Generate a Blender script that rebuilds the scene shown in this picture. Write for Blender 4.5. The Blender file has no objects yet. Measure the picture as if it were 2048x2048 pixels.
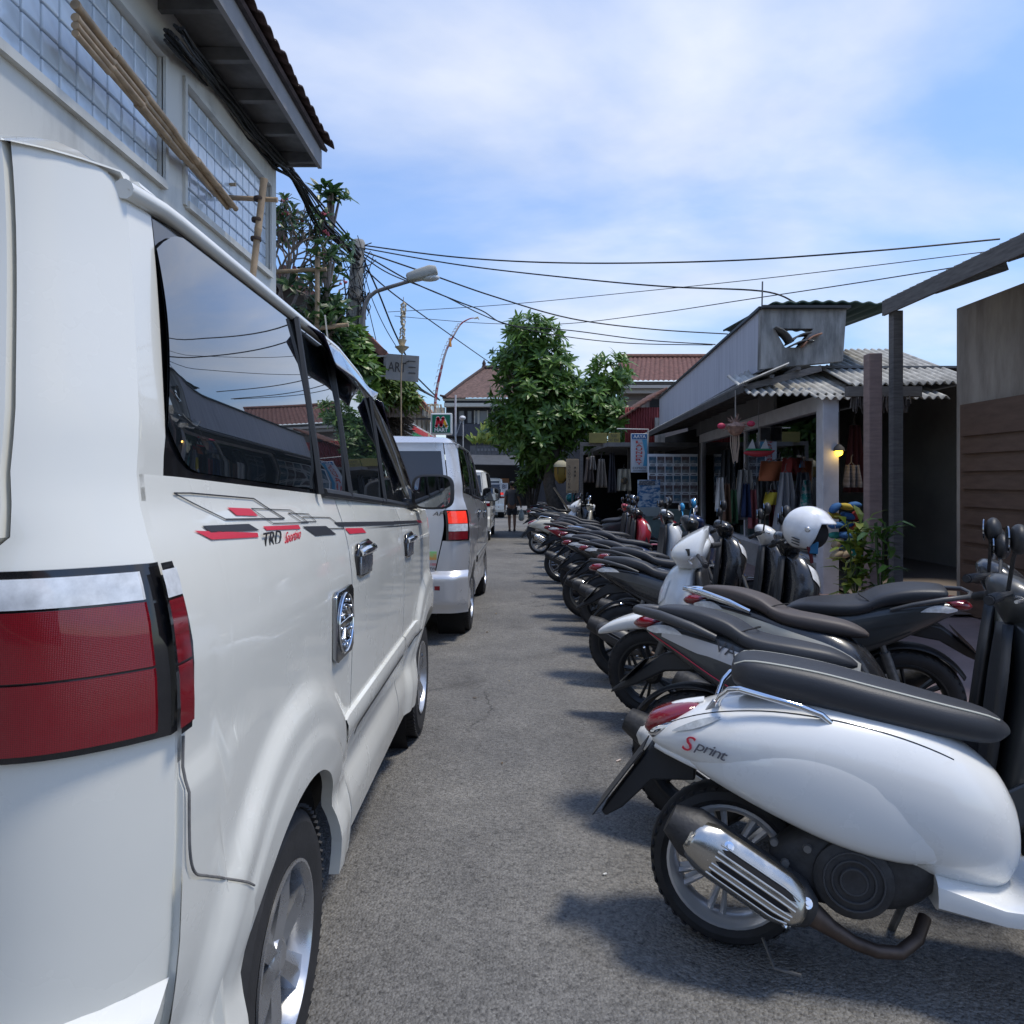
import bpy, math, random
from mathutils import Vector, Matrix

# ---------------------------------------------------------------- camera
sc = bpy.context.scene
F = 1423.0; CX = 1024.0; HZ = 960.0; H = 1.42; GR = 0.0115   # street falls gently away from the camera
cam_d = bpy.data.cameras.new('camera'); cam = bpy.data.objects.new('camera', cam_d)
sc.collection.objects.link(cam); sc.camera = cam
cam.location = (0, 0, H); cam.rotation_euler = (math.pi/2, 0, 0)
cam_d.sensor_width = 36; cam_d.lens = 36*F/2048; cam_d.shift_y = -(1024-HZ)/2048
cam_d.clip_start = 0.02; cam_d.clip_end = 2000

# ---------------------------------------------------------------- sky, sun, exposure
SUN_AZ, SUN_EL = math.radians(98), math.radians(69)
w = bpy.data.worlds.new('World'); sc.world = w; w.use_nodes = True
nt = w.node_tree; N = nt.nodes; L = nt.links; N.clear()
def wn(t, **k):
    n = N.new(t)
    for a, b in k.items(): setattr(n, a, b)
    return n
wout = wn('ShaderNodeOutputWorld'); bg = wn('ShaderNodeBackground'); bg.inputs[1].default_value = 0.15
sky = wn('ShaderNodeTexSky', sky_type='NISHITA', sun_disc=False, sun_elevation=SUN_EL, sun_rotation=SUN_AZ,
         air_density=1.1, dust_density=0.05, ozone_density=2.0)
tc = wn('ShaderNodeTexCoord'); sx = wn('ShaderNodeSeparateXYZ'); L.new(tc.outputs['Generated'], sx.inputs[0])
zc = wn('ShaderNodeMath', operation='MAXIMUM'); L.new(sx.outputs[2], zc.inputs[0]); zc.inputs[1].default_value = 0.0
za = wn('ShaderNodeMath', operation='ADD'); L.new(zc.outputs[0], za.inputs[0]); za.inputs[1].default_value = 0.22
dx = wn('ShaderNodeMath', operation='DIVIDE'); L.new(sx.outputs[0], dx.inputs[0]); L.new(za.outputs[0], dx.inputs[1])
dy = wn('ShaderNodeMath', operation='DIVIDE'); L.new(sx.outputs[1], dy.inputs[0]); L.new(za.outputs[0], dy.inputs[1])
cb = wn('ShaderNodeCombineXYZ'); L.new(dx.outputs[0], cb.inputs[0]); L.new(dy.outputs[0], cb.inputs[1])
mp = wn('ShaderNodeMapping'); L.new(cb.outputs[0], mp.inputs[0])
mp.inputs['Location'].default_value = (2.75, 7.25, 3.0); mp.inputs['Rotation'].default_value = (0, 0, math.radians(28)); mp.inputs['Scale'].default_value = (1.0, 1.35, 1)
n1 = wn('ShaderNodeTexNoise'); L.new(mp.outputs[0], n1.inputs['Vector'])
n1.inputs['Scale'].default_value = 0.78; n1.inputs['Detail'].default_value = 9; n1.inputs['Roughness'].default_value = 0.5; n1.inputs['Distortion'].default_value = 0.25
cr = wn('ShaderNodeValToRGB'); L.new(n1.outputs['Fac'], cr.inputs[0])
cr.color_ramp.interpolation = 'B_SPLINE'
cr.color_ramp.elements[0].position = 0.455; cr.color_ramp.elements[0].color = (0.04, 0.04, 0.04, 1)
cr.color_ramp.elements[1].position = 0.65; cr.color_ramp.elements[1].color = (0.90, 0.90, 0.90, 1)
n2 = wn('ShaderNodeTexNoise'); L.new(mp.outputs[0], n2.inputs['Vector'])
n2.inputs['Scale'].default_value = 2.6; n2.inputs['Detail'].default_value = 6; n2.inputs['Roughness'].default_value = 0.55
cr2 = wn('ShaderNodeValToRGB'); L.new(n2.outputs['Fac'], cr2.inputs[0])
cr2.color_ramp.elements[0].position = 0.3; cr2.color_ramp.elements[0].color = (3.8, 3.95, 4.25, 1)
cr2.color_ramp.elements[1].position = 0.72; cr2.color_ramp.elements[1].color = (4.75, 4.8, 4.95, 1)
tint = wn('ShaderNodeMixRGB', blend_type='MULTIPLY'); tint.inputs[0].default_value = 1.0
crz = wn('ShaderNodeValToRGB'); L.new(zc.outputs[0], crz.inputs[0])    # clear air: less glare towards the horizon
crz.color_ramp.elements[0].position = 0.0; crz.color_ramp.elements[0].color = (0.36, 0.44, 0.55, 1)
crz.color_ramp.elements[1].position = 0.75; crz.color_ramp.elements[1].color = (0.70, 0.90, 1.12, 1)
e_ = crz.color_ramp.elements.new(0.28); e_.color = (0.50, 0.68, 0.90, 1)
L.new(sky.outputs[0], tint.inputs[1]); L.new(crz.outputs[0], tint.inputs[2])
mx = wn('ShaderNodeMixRGB'); L.new(cr.outputs[0], mx.inputs[0]); L.new(tint.outputs[0], mx.inputs[1]); L.new(cr2.outputs[0], mx.inputs[2])
L.new(mx.outputs[0], bg.inputs[0]); L.new(bg.outputs[0], wout.inputs[0])

sd = bpy.data.lights.new('sun', 'SUN'); sd.energy = 2.0; sd.angle = math.radians(9); sd.color = (1, 0.93, 0.81)
sun = bpy.data.objects.new('sun', sd); sc.collection.objects.link(sun)
SV = Vector((math.sin(SUN_AZ)*math.cos(SUN_EL), math.cos(SUN_AZ)*math.cos(SUN_EL), math.sin(SUN_EL)))
sun.rotation_euler = SV.to_track_quat('Z', 'Y').to_euler(); sun.location = (20, -5, 40)

sc.view_settings.view_transform = 'Standard'; sc.view_settings.look = 'None'
sc.view_settings.exposure = 0.62; sc.view_settings.gamma = 1.0
sc.render.engine = 'CYCLES'
sc.cycles.use_denoising = True
sc.cycles.max_bounces = 8; sc.cycles.transparent_max_bounces = 12
sc.cycles.caustics_reflective = False; sc.cycles.caustics_refractive = False
sc.cycles.sample_clamp_indirect = 4.0

# ---------------------------------------------------------------- helpers
COL = sc.collection
def P(u, v, Y): return Vector(((u-CX)*Y/F, Y, H-(v-HZ)*Y/F))
def G(y): return -GR*y
def sstep(a, b, x):
    t = max(0.0, min(1.0, (x-a)/(b-a))); return t*t*(3-2*t)
def lerp(a, b, t): return a+(b-a)*t
def interp(tab, x):
    if x <= tab[0][0]: return tab[0][1]
    for (a, va), (b, vb) in zip(tab, tab[1:]):
        if x <= b: return va+(vb-va)*(x-a)/(b-a)
    return tab[-1][1]

MATS = {}
def mat(name, col, rough=0.5, metal=0.0, coat=0.0, var=0.0, vscale=4.0, bump=0.0, bscale=60.0, stretch=None,
        emit=0.0, spec=0.5, col2=None, rvar=0.0, detail=6.0, lo=0.3, hi=0.7, trans=0.0, alpha=1.0):
    if name in MATS: return MATS[name]
    m = bpy.data.materials.new(name); m.use_nodes = True
    nt = m.node_tree; b = nt.nodes['Principled BSDF']
    b.inputs['Base Color'].default_value = (*col, 1); b.inputs['Roughness'].default_value = rough
    b.inputs['Metallic'].default_value = metal; b.inputs['Specular IOR Level'].default_value = spec
    if coat: b.inputs['Coat Weight'].default_value = coat; b.inputs['Coat Roughness'].default_value = 0.04
    if trans: b.inputs['Transmission Weight'].default_value = trans
    if alpha < 1: b.inputs['Alpha'].default_value = alpha
    if emit: b.inputs['Emission Color'].default_value = (*col, 1); b.inputs['Emission Strength'].default_value = emit
    if var or bump or rvar or col2:
        t = nt.nodes.new('ShaderNodeTexCoord'); vec = t.outputs['Object']
        if stretch:
            mpn = nt.nodes.new('ShaderNodeMapping'); mpn.inputs['Scale'].default_value = stretch
            nt.links.new(vec, mpn.inputs[0]); vec = mpn.outputs[0]
        if var or col2 or rvar:
            n = nt.nodes.new('ShaderNodeTexNoise'); n.inputs['Scale'].default_value = vscale; n.inputs['Detail'].default_value = detail
            n.inputs['Roughness'].default_value = 0.6
            nt.links.new(vec, n.inputs['Vector'])
            r = nt.nodes.new('ShaderNodeValToRGB'); nt.links.new(n.outputs['Fac'], r.inputs[0])
            r.color_ramp.elements[0].position = lo; r.color_ramp.elements[1].position = hi
            c2 = col2 if col2 else tuple(min(1, c*(1+var)) for c in col)
            c1 = col if col2 else tuple(c*(1-var) for c in col)
            r.color_ramp.elements[0].color = (*c1, 1); r.color_ramp.elements[1].color = (*c2, 1)
            if var or col2: nt.links.new(r.outputs[0], b.inputs['Base Color'])
            if rvar:
                mr = nt.nodes.new('ShaderNodeMapRange'); nt.links.new(n.outputs['Fac'], mr.inputs[0])
                mr.inputs[1].default_value = lo; mr.inputs[2].default_value = hi
                mr.inputs[3].default_value = max(0, rough-rvar); mr.inputs[4].default_value = min(1, rough+rvar)
                nt.links.new(mr.outputs[0], b.inputs['Roughness'])
        if bump:
            n = nt.nodes.new('ShaderNodeTexNoise'); n.inputs['Scale'].default_value = bscale; n.inputs['Detail'].default_value = 4
            nt.links.new(vec, n.inputs['Vector'])
            bp = nt.nodes.new('ShaderNodeBump'); bp.inputs['Strength'].default_value = bump; bp.inputs['Distance'].default_value = 0.01
            nt.links.new(n.outputs['Fac'], bp.inputs['Height']); nt.links.new(bp.outputs[0], b.inputs['Normal'])
    MATS[name] = m; return m

class B:
    """collects faces of one part"""
    def __init__(s): s.v = []; s.f = []
    def add(s, vs, fs):
        o = len(s.v); s.v += [tuple(p) for p in vs]; s.f += [tuple(i+o for i in f) for f in fs]; return s
    def box(s, c, d, rot=None):
        hx, hy, hz = d[0]/2, d[1]/2, d[2]/2; c = Vector(c)
        vs = [Vector((x*hx, y*hy, z*hz)) for x in (-1, 1) for y in (-1, 1) for z in (-1, 1)]
        if rot is not None: vs = [rot @ p for p in vs]
        return s.add([c+p for p in vs], [(0,1,3,2),(4,6,7,5),(0,4,5,1),(2,3,7,6),(0,2,6,4),(1,5,7,3)])
    def bar(s, a, b, wd, ht=None, up=(0,0,1)):
        """rectangular bar from a to b"""
        a, b = Vector(a), Vector(b); ht = wd if ht is None else ht
        d = (b-a).normalized(); u = Vector(up)
        if abs(d.dot(u)) > 0.98: u = Vector((1, 0, 0))
        r = d.cross(u).normalized(); u = r.cross(d)
        vs = [p+r*x*wd/2+u*z*ht/2 for p in (a, b) for x, z in ((-1,-1),(1,-1),(1,1),(-1,1))]
        return s.add(vs, [(3,2,1,0),(4,5,6,7),(0,1,5,4),(1,2,6,5),(2,3,7,6),(3,0,4,7)])
    def tube(s, pts, r, n=8, cap=True):
        pts = [Vector(p) for p in pts]; m = len(pts)
        rs = r if isinstance(r, (list, tuple)) else [r]*m
        t0 = (pts[1]-pts[0]).normalized()
        ref = Vector((0, 0, 1)) if abs(t0.z) < 0.9 else Vector((1, 0, 0))
        nrm = t0.cross(ref).normalized(); rings = []
        for i, p in enumerate(pts):
            t = (pts[min(i+1, m-1)]-pts[max(i-1, 0)]).normalized()
            nrm = (nrm-t*nrm.dot(t)).normalized(); bn = t.cross(nrm)
            rings.append([p+(nrm*math.cos(a)+bn*math.sin(a))*rs[i] for a in (2*math.pi*k/n for k in range(n))])
        return s.loft(rings, cap)
    def loft(s, rings, cap=True, closed=True):
        n = len(rings[0]); vs = [p for r in rings for p in r]; fs = []
        for i in range(len(rings)-1):
            for j in range(n if closed else n-1):
                k = (j+1) % n
                fs.append((i*n+j, i*n+k, (i+1)*n+k, (i+1)*n+j))
        if cap and closed:
            fs.append(tuple(range(n-1, -1, -1))); fs.append(tuple((len(rings)-1)*n+j for j in range(n)))
        return s.add(vs, fs)
    def sup(s, secs, n=20, cap=True):
        """loft along x: (x, zc, hh, hw, exponent[, yc])"""
        rings = []
        for q in secs:
            x, zc_, hh, hw, e = q[:5]; yc = q[5] if len(q) > 5 else 0.0; ring = []
            for k in range(n):
                a = 2*math.pi*k/n; c, d = math.cos(a), math.sin(a)
                ring.append((x, yc+hw*math.copysign(abs(c)**(2/e), c), zc_+hh*math.copysign(abs(d)**(2/e), d)))
            rings.append(ring)
        return s.loft(rings, cap)
    def lathe(s, prof, org=(0,0,0), ax=(0,1,0), n=24, a0=0.0, a1=2*math.pi):
        """prof: (radius, height along axis)"""
        org = Vector(org); ax = Vector(ax).normalized()
        r = ax.cross(Vector((0, 0, 1)) if abs(ax.z) < 0.9 else Vector((1, 0, 0))).normalized(); q = ax.cross(r)
        full = abs(a1-a0-2*math.pi) < 1e-6; m = n if full else n+1; vs = []; fs = []
        for (rad, h) in prof:
            for k in range(m):
                a = a0+(a1-a0)*k/n
                vs.append(org+ax*h+(r*math.cos(a)+q*math.sin(a))*rad)
        for i in range(len(prof)-1):
            for k in range(n):
                k2 = (k+1) % m
                fs.append((i*m+k, i*m+k2, (i+1)*m+k2, (i+1)*m+k))
        return s.add(vs, fs)
    def ball(s, c, rx, ry=None, rz=None, n=12, m=8):
        ry = rx if ry is None else ry; rz = rx if rz is None else rz; c = Vector(c)
        vs = [c+Vector((0,0,rz))]; fs = []
        for i in range(1, m):
            t = math.pi*i/m
            for k in range(n):
                a = 2*math.pi*k/n
                vs.append(c+Vector((rx*math.sin(t)*math.cos(a), ry*math.sin(t)*math.sin(a), rz*math.cos(t))))
        vs.append(c-Vector((0,0,rz)))
        for k in range(n): fs.append((0, 1+k, 1+(k+1) % n))
        for i in range(m-2):
            for k in range(n):
                a = 1+i*n+k; b = 1+i*n+(k+1) % n; fs.append((a, a+n, b+n, b))
        e = len(vs)-1
        for k in range(n): fs.append((e, 1+(m-2)*n+(k+1) % n, 1+(m-2)*n+k))
        return s.add(vs, fs)
    def prism(s, poly, o, ex, ey, ez, d):
        """2D polygon extruded by d along ez, centred"""
        o, ex, ey, ez = Vector(o), Vector(ex), Vector(ey), Vector(ez); n = len(poly)
        vs = [o+ex*x+ey*y+ez*k*d/2 for k in (-1, 1) for x, y in poly]
        return s.add(vs, [tuple(range(n-1, -1, -1)), tuple(range(n, 2*n))]+[(i, (i+1) % n, n+(i+1) % n, n+i) for i in range(n)])
    def grid(s, fn, nu, nv):
        vs = [fn(i/nu, j/nv) for i in range(nu+1) for j in range(nv+1)]; k = nv+1
        return s.add(vs, [(i*k+j, (i+1)*k+j, (i+1)*k+j+1, i*k+j+1) for i in range(nu) for j in range(nv)])
    def build(s, name, m, parent=None, smooth=40, off=None, bevel=0.0, solid=0.0, sub=0):
        me = bpy.data.meshes.new(name)
        vs = s.v if off is None else [(p[0]-off[0], p[1]-off[1], p[2]-off[2]) for p in s.v]
        me.from_pydata(vs, [], s.f); me.update()
        if smooth:
            me.polygons.foreach_set('use_smooth', [True]*len(me.polygons))
            me.set_sharp_from_angle(angle=math.radians(smooth))
        me.materials.append(m)
        o = bpy.data.objects.new(name, me); COL.objects.link(o)
        if parent is not None: o.parent = parent
        if solid:
            q = o.modifiers.new('solid', 'SOLIDIFY'); q.thickness = solid; q.offset = 0
        if bevel:
            q = o.modifiers.new('bevel', 'BEVEL'); q.width = bevel; q.segments = 2; q.limit_method = 'ANGLE'; q.angle_limit = math.radians(35)
        if sub:
            q = o.modifiers.new('sub', 'SUBSURF'); q.levels = sub; q.render_levels = sub
        return o

def tag(o, label=None, cat=None, group=None, kind=None):
    if label: o['label'] = label
    if cat: o['category'] = cat
    if group: o['group'] = group
    if kind: o['kind'] = kind
    return o
def thing(name, label, cat, loc=(0,0,0), rot=(0,0,0), group=None):
    o = bpy.data.objects.new(name, None); COL.objects.link(o); o.location = loc; o.rotation_euler = rot
    o.empty_display_size = 0.1
    return tag(o, label, cat, group)
def copy_tree(o, parent=None):
    c = o.copy(); COL.objects.link(c); c.parent = parent
    for ch in list(o.children): copy_tree(ch, c)
    return c
def text(name, body, size, mw, m, parent, ext=0.001, shear=0.0, spacing=1.0, fit=None, off=None, bold=0.0):
    """lettering as flat mesh; mw: 4x4 from text plane (x right, y up) to the parent's space; fit=(w,h) stretches to size"""
    cu = bpy.data.curves.new(name, 'FONT'); cu.body = body; cu.size = size; cu.extrude = ext; cu.shear = shear; cu.offset = bold*size
    cu.align_x = 'CENTER'; cu.align_y = 'CENTER'; cu.space_character = spacing; cu.resolution_u = 3
    t = bpy.data.objects.new(name, cu); COL.objects.link(t)
    dg = bpy.context.evaluated_depsgraph_get(); dg.update()
    me = bpy.data.meshes.new_from_object(t.evaluated_get(dg)); bpy.data.objects.remove(t); bpy.data.curves.remove(cu)
    if len(me.vertices):
        xs = [v.co.x for v in me.vertices]; ys = [v.co.y for v in me.vertices]
        cx, cy = (min(xs)+max(xs))/2, (min(ys)+max(ys))/2
        fx = fit[0]/(max(xs)-min(xs)) if fit else 1; fy = fit[1]/(max(ys)-min(ys)) if fit else 1
        for v in me.vertices: v.co.x = (v.co.x-cx)*fx; v.co.y = (v.co.y-cy)*fy
    mw = Matrix(mw)
    if off is not None: mw = Matrix.Translation(-Vector(off)) @ mw
    me.transform(mw); me.materials.clear(); me.materials.append(m)
    o = bpy.data.objects.new(name, me); COL.objects.link(o)
    if parent is not None: o.parent = parent
    return o
def frame(o, ex, ey):
    ex = Vector(ex).normalized(); ey = Vector(ey).normalized(); ez = ex.cross(ey)
    return Matrix(((ex.x, ey.x, ez.x, o[0]), (ex.y, ey.y, ez.y, o[1]), (ex.z, ey.z, ez.z, o[2]), (0, 0, 0, 1)))

# ---------------------------------------------------------------- materials
def asphalt():
    m = bpy.data.materials.new('asphalt'); m.use_nodes = True; nt = m.node_tree; b = nt.nodes['Principled BSDF']
    t = nt.nodes.new('ShaderNodeTexCoord'); v = t.outputs['Object']
    def nz(s, d=6, r=0.6, ty='ShaderNodeTexNoise'):
        n = nt.nodes.new(ty); n.inputs['Scale'].default_value = s
        if ty == 'ShaderNodeTexNoise': n.inputs['Detail'].default_value = d; n.inputs['Roughness'].default_value = r
        nt.links.new(v, n.inputs['Vector']); return n
    def ramp(src, a, ca, bb, cb_):
        r = nt.nodes.new('ShaderNodeValToRGB'); nt.links.new(src, r.inputs[0])
        r.color_ramp.elements[0].position = a; r.color_ramp.elements[0].color = (*ca, 1)
        r.color_ramp.elements[1].position = bb; r.color_ramp.elements[1].color = (*cb_, 1); return r
    def mixc(kind, f, a, c):
        x = nt.nodes.new('ShaderNodeMixRGB'); x.blend_type = kind; x.inputs[0].default_value = f
        nt.links.new(a, x.inputs[1]); nt.links.new(c, x.inputs[2]); return x.outputs[0]
    stones = nz(100, ty='ShaderNodeTexVoronoi'); fine = nz(260, 3); big = nz(0.55, 7, 0.62); mid = nz(4.0, 6, 0.65); pit = nz(55, 4, 0.7)
    sepc = nt.nodes.new('ShaderNodeSeparateColor'); nt.links.new(stones.outputs['Color'], sepc.inputs[0])
    c0 = ramp(sepc.outputs[0], 0.0, (0.128, 0.126, 0.122), 1.0, (0.220, 0.216, 0.208)).outputs[0]
    c1 = mixc('MULTIPLY', 1, c0, ramp(pit.outputs['Fac'], 0.34, (0.55, 0.55, 0.56), 0.48, (1, 1, 1)).outputs[0])
    c2 = mixc('MULTIPLY', 1, c1, ramp(big.outputs['Fac'], 0.30, (0.78, 0.78, 0.80), 0.70, (1.28, 1.26, 1.22)).outputs[0])
    c3 = mixc('MULTIPLY', 0.8, c2, ramp(mid.outputs['Fac'], 0.3, (0.82, 0.82, 0.82), 0.72, (1.2, 1.19, 1.17)).outputs[0])
    vor = nt.nodes.new('ShaderNodeTexVoronoi'); vor.feature = 'DISTANCE_TO_EDGE'; vor.inputs['Scale'].default_value = 0.75
    dn = nz(2.2, 5, 0.6); dm = nt.nodes.new('ShaderNodeMixRGB'); dm.inputs[0].default_value = 0.25; nt.links.new(v, dm.inputs[1]); nt.links.new(dn.outputs['Color'], dm.inputs[2]); nt.links.new(dm.outputs[0], vor.inputs['Vector'])
    ck = ramp(vor.outputs['Distance'], 0.0, (0.45, 0.45, 0.46), 0.006, (1, 1, 1)).outputs[0]
    msk = ramp(nz(0.8, 3, 0.5).outputs['Fac'], 0.50, (0, 0, 0), 0.56, (1, 1, 1)).outputs[0]
    cx_ = nt.nodes.new('ShaderNodeMixRGB'); cx_.blend_type = 'MULTIPLY'; nt.links.new(msk, cx_.inputs[0]); nt.links.new(c3, cx_.inputs[1]); nt.links.new(ck, cx_.inputs[2])
    stn = ramp(nz(1.3, 4, 0.55).outputs['Fac'], 0.60, (1, 1, 1), 0.72, (0.62, 0.61, 0.60)).outputs[0]
    c3 = mixc('MULTIPLY', 0.8, cx_.outputs[0], stn)
    nt.links.new(c3, b.inputs['Base Color']); b.inputs['Roughness'].default_value = 0.85; b.inputs['Specular IOR Level'].default_value = 0.35
    ad = nt.nodes.new('ShaderNodeMath'); ad.operation = 'MULTIPLY_ADD'
    nt.links.new(stones.outputs['Distance'], ad.inputs[0]); ad.inputs[1].default_value = -0.7; nt.links.new(pit.outputs['Fac'], ad.inputs[2])
    bp = nt.nodes.new('ShaderNodeBump'); bp.inputs['Strength'].default_value = 0.9; bp.inputs['Distance'].default_value = 0.012
    nt.links.new(ad.outputs[0], bp.inputs['Height']); nt.links.new(bp.outputs[0], b.inputs['Normal'])
    MATS['asphalt'] = m; return m

def clear_glass(name, tint=(0.75, 0.8, 0.82), refl=1.0):
    m = bpy.data.materials.new(name); m.use_nodes = True; nt = m.node_tree; nt.nodes.clear()
    o = nt.nodes.new('ShaderNodeOutputMaterial'); tr = nt.nodes.new('ShaderNodeBsdfTransparent'); tr.inputs[0].default_value = (*tint, 1)
    g = nt.nodes.new('ShaderNodeBsdfGlossy'); g.inputs['Roughness'].default_value = 0.01; g.inputs[0].default_value = (0.95, 0.97, 1, 1)
    fr = nt.nodes.new('ShaderNodeFresnel'); fr.inputs[0].default_value = 2.8
    mxs = nt.nodes.new('ShaderNodeMixShader'); nt.links.new(fr.outputs[0], mxs.inputs[0]); nt.links.new(tr.outputs[0], mxs.inputs[1]); nt.links.new(g.outputs[0], mxs.inputs[2])
    nt.links.new(mxs.outputs[0], o.inputs[0]); MATS[name] = m; return m

asphalt(); clear_glass('shop_glass')
WHITE = mat('white_paint', (0.77, 0.76, 0.695), 0.26, coat=0.8, var=0.03, vscale=1.6, rvar=0.08)
SILVER = mat('silver_paint', (0.64, 0.64, 0.65), 0.30, metal=0.5, coat=0.9, rvar=0.05, vscale=2, var=0.02)
TINT = mat('tinted_glass', (0.012, 0.016, 0.02), 0.012, spec=1.0, coat=1.0); TINT.node_tree.nodes['Principled BSDF'].inputs['Coat IOR'].default_value = 1.75; TINT.node_tree.nodes['Principled BSDF'].inputs['Coat Roughness'].default_value = 0.01
BLACKP = mat('black_plastic', (0.022, 0.023, 0.026), 0.5, bump=0.08, bscale=300)
GLOSSBLK = mat('gloss_black', (0.012, 0.012, 0.014), 0.12, coat=0.6)
RUBBER = mat('rubber', (0.022, 0.022, 0.024), 0.72, var=0.35, vscale=14, bump=0.1, bscale=120)
CHROME = mat('chrome', (0.75, 0.77, 0.8), 0.08, metal=1.0, rvar=0.03, vscale=30)
ALLOY = mat('alloy', (0.50, 0.51, 0.53), 0.28, metal=0.85, var=0.08, vscale=12, rvar=0.1)
SEAM = mat('seam_dark', (0.008, 0.008, 0.01), 0.8)
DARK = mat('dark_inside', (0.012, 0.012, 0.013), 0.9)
REDL = mat('red_lens', (0.17, 0.004, 0.010), 0.1, coat=1.0)
def ribs(m, scale, strength):
    nt = m.node_tree; t = nt.nodes.new('ShaderNodeTexCoord'); w_ = nt.nodes.new('ShaderNodeTexWave'); w_.bands_direction = 'Z'; w_.inputs['Scale'].default_value = scale
    nt.links.new(t.outputs['Object'], w_.inputs['Vector']); bp = nt.nodes.new('ShaderNodeBump'); bp.inputs['Strength'].default_value = strength; bp.inputs['Distance'].default_value = 0.004
    w2 = nt.nodes.new('ShaderNodeTexWave'); w2.bands_direction = 'X'; w2.inputs['Scale'].default_value = scale; nt.links.new(t.outputs['Object'], w2.inputs['Vector'])
    ad = nt.nodes.new('ShaderNodeMath'); ad.operation = 'ADD'; nt.links.new(w_.outputs['Fac'], ad.inputs[0]); nt.links.new(w2.outputs['Fac'], ad.inputs[1])
    nt.links.new(ad.outputs[0], bp.inputs['Height']); b = nt.nodes['Principled BSDF']; nt.links.new(bp.outputs[0], b.inputs['Normal'])
    r = nt.nodes.new('ShaderNodeValToRGB'); nt.links.new(ad.outputs[0], r.inputs[0]); r.color_ramp.elements[0].position = 0.0; r.color_ramp.elements[1].position = 1.6
    c = b.inputs['Base Color'].default_value; r.color_ramp.elements[0].color = (c[0]*0.65, c[1]*0.65, c[2]*0.65, 1); r.color_ramp.elements[1].color = (c[0]*1.25, c[1]*1.25, c[2]*1.25, 1); nt.links.new(r.outputs[0], b.inputs['Base Color'])
ribs(REDL, 130, 0.12)
CLEARL = mat('clear_lens', (0.72, 0.74, 0.76), 0.12, coat=1.0, var=0.25, vscale=30)
REDST = mat('red_sticker', (0.62, 0.03, 0.06), 0.4)
BLKST = mat('black_sticker', (0.03, 0.03, 0.035), 0.4)
GREYST = mat('grey_sticker', (0.10, 0.10, 0.12), 0.4)
# ---------------------------------------------------------------- ground
EDGE = 60.0
def sheet(name, x0, x1, y0, y1, dz, m, nx=2, ny=2):
    b = B(); b.grid(lambda a, c: (lerp(x0, x1, a), lerp(y0, y1, c), G(lerp(y0, y1, c))+dz), nx, ny)
    o = b.build(name, m, smooth=0); tag(o, kind='structure'); return o
EARTH = mat('earth', (0.16, 0.14, 0.12), 0.95, var=0.25, vscale=1.5, bump=0.4, bscale=30)
sheet('ground', -300, 300, -60, 900, -0.012, EARTH)
sheet('road', -3.4, 60, -12, 60, 0.0, MATS['asphalt'])

def smooth_secs(secs, k=4):
    """denser sections by smooth interpolation"""
    out = []
    n = len(secs)
    for i in range(n-1):
        p0, p1, p2, p3 = secs[max(0, i-1)], secs[i], secs[i+1], secs[min(n-1, i+2)]
        for q in range(k):
            t = q/k
            out.append(tuple(0.5*((2*b_)+(-a+c)*t+(2*a-5*b_+4*c-d)*t*t+(-a+3*b_-3*c+d)*t**3) for a, b_, c, d in zip(p0, p1, p2, p3)))
    out.append(tuple(secs[-1])); return [(s[0],)+tuple(max(0.002, v) if j in (1, 2) else v for j, v in enumerate(s[1:])) for s in out]
# ---------------------------------------------------------------- vans
XM = -1.33
PROF = [(0.20,-0.575),(0.24,-0.55),(0.30,-0.533),(0.356,-0.526),(0.42,-0.5216),(0.47,-0.529),(0.52,-0.542),(0.56,-0.536),(0.60,-0.524),
        (0.66,-0.512),(0.75,-0.503),(0.9,-0.498),(1.1,-0.497),(1.15,-0.499),(1.23,-0.509),(1.28,-0.520),(1.33,-0.535),(1.39,-0.556),(1.45,-0.566)]
BELT = [(0.9,1.445),(1.17,1.439),(2.0,1.404),(3.7,1.326),(4.05,1.31),(4.8,1.28)]
RAIL = [(0.95,1.80),(1.0,1.87),(1.08,1.915),(1.25,1.935),(2.5,1.935),(2.85,1.895),(3.2,1.785),(3.55,1.63),(3.95,1.36),(4.03,1.313)]
WY = (1.66, 4.13); WR = 0.325; AR = 0.40
def belt(y): return interp(BELT, y)
def rail(y): return interp(RAIL, y)
def side_x(y, z, flare=1.0):
    """right-hand body side of the van (x of the skin)"""
    x = interp(PROF, z)
    for yc in WY:
        r = math.hypot(y-yc, z-0.33)
        x += flare*(0.024*sstep(0.635, 0.555, r)+0.007*sstep(0.51, 0.48, r))
    x += 0.010*flare*sstep(1.0, 0.965, z)*(1-sstep(1.15, 1.45, y))
    if z > 1.30:
        zb = belt(y)
        if z > zb-0.02: x = min(x, -0.556-0.075*max(0, z-zb)/0.52)
    if y > 4.25: x -= 0.30*((y-4.25)/0.55)**2
    if y > 3.0 and z > 1.3: x -= 0.02*sstep(3.0, 4.0, y)
    return x
def van_yz(u, v, flare=1.0):
    """body-side point of the near van seen at that direction"""
    z = 1.1; y = 2.0
    for _ in range(14):
        y = max(0.9, min(5, side_x(y, z, flare)*F/(u-CX))); z = H-(v-976)*y/F
    return y, z
def cols(y0, y1, step=0.035):
    ys = {y0, y1}; k = int((y1-y0)/step)+1
    for i in range(k+1): ys.add(lerp(y0, y1, i/k))
    for yc in WY:
        for i in range(33):
            y = yc-AR*math.cos(math.pi*i/32)
            if y0 < y < y1: ys.add(y)
        for e in (yc-AR-0.001, yc+AR+0.001):
            if y0 < e < y1: ys.add(e)
    return sorted(ys)
def arch(y, sill):
    for yc in WY:
        d = abs(y-yc)
        if d <= AR+1e-9: return max(sill, 0.33+math.sqrt(max(0, AR*AR-d*d)))
    return sill
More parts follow.
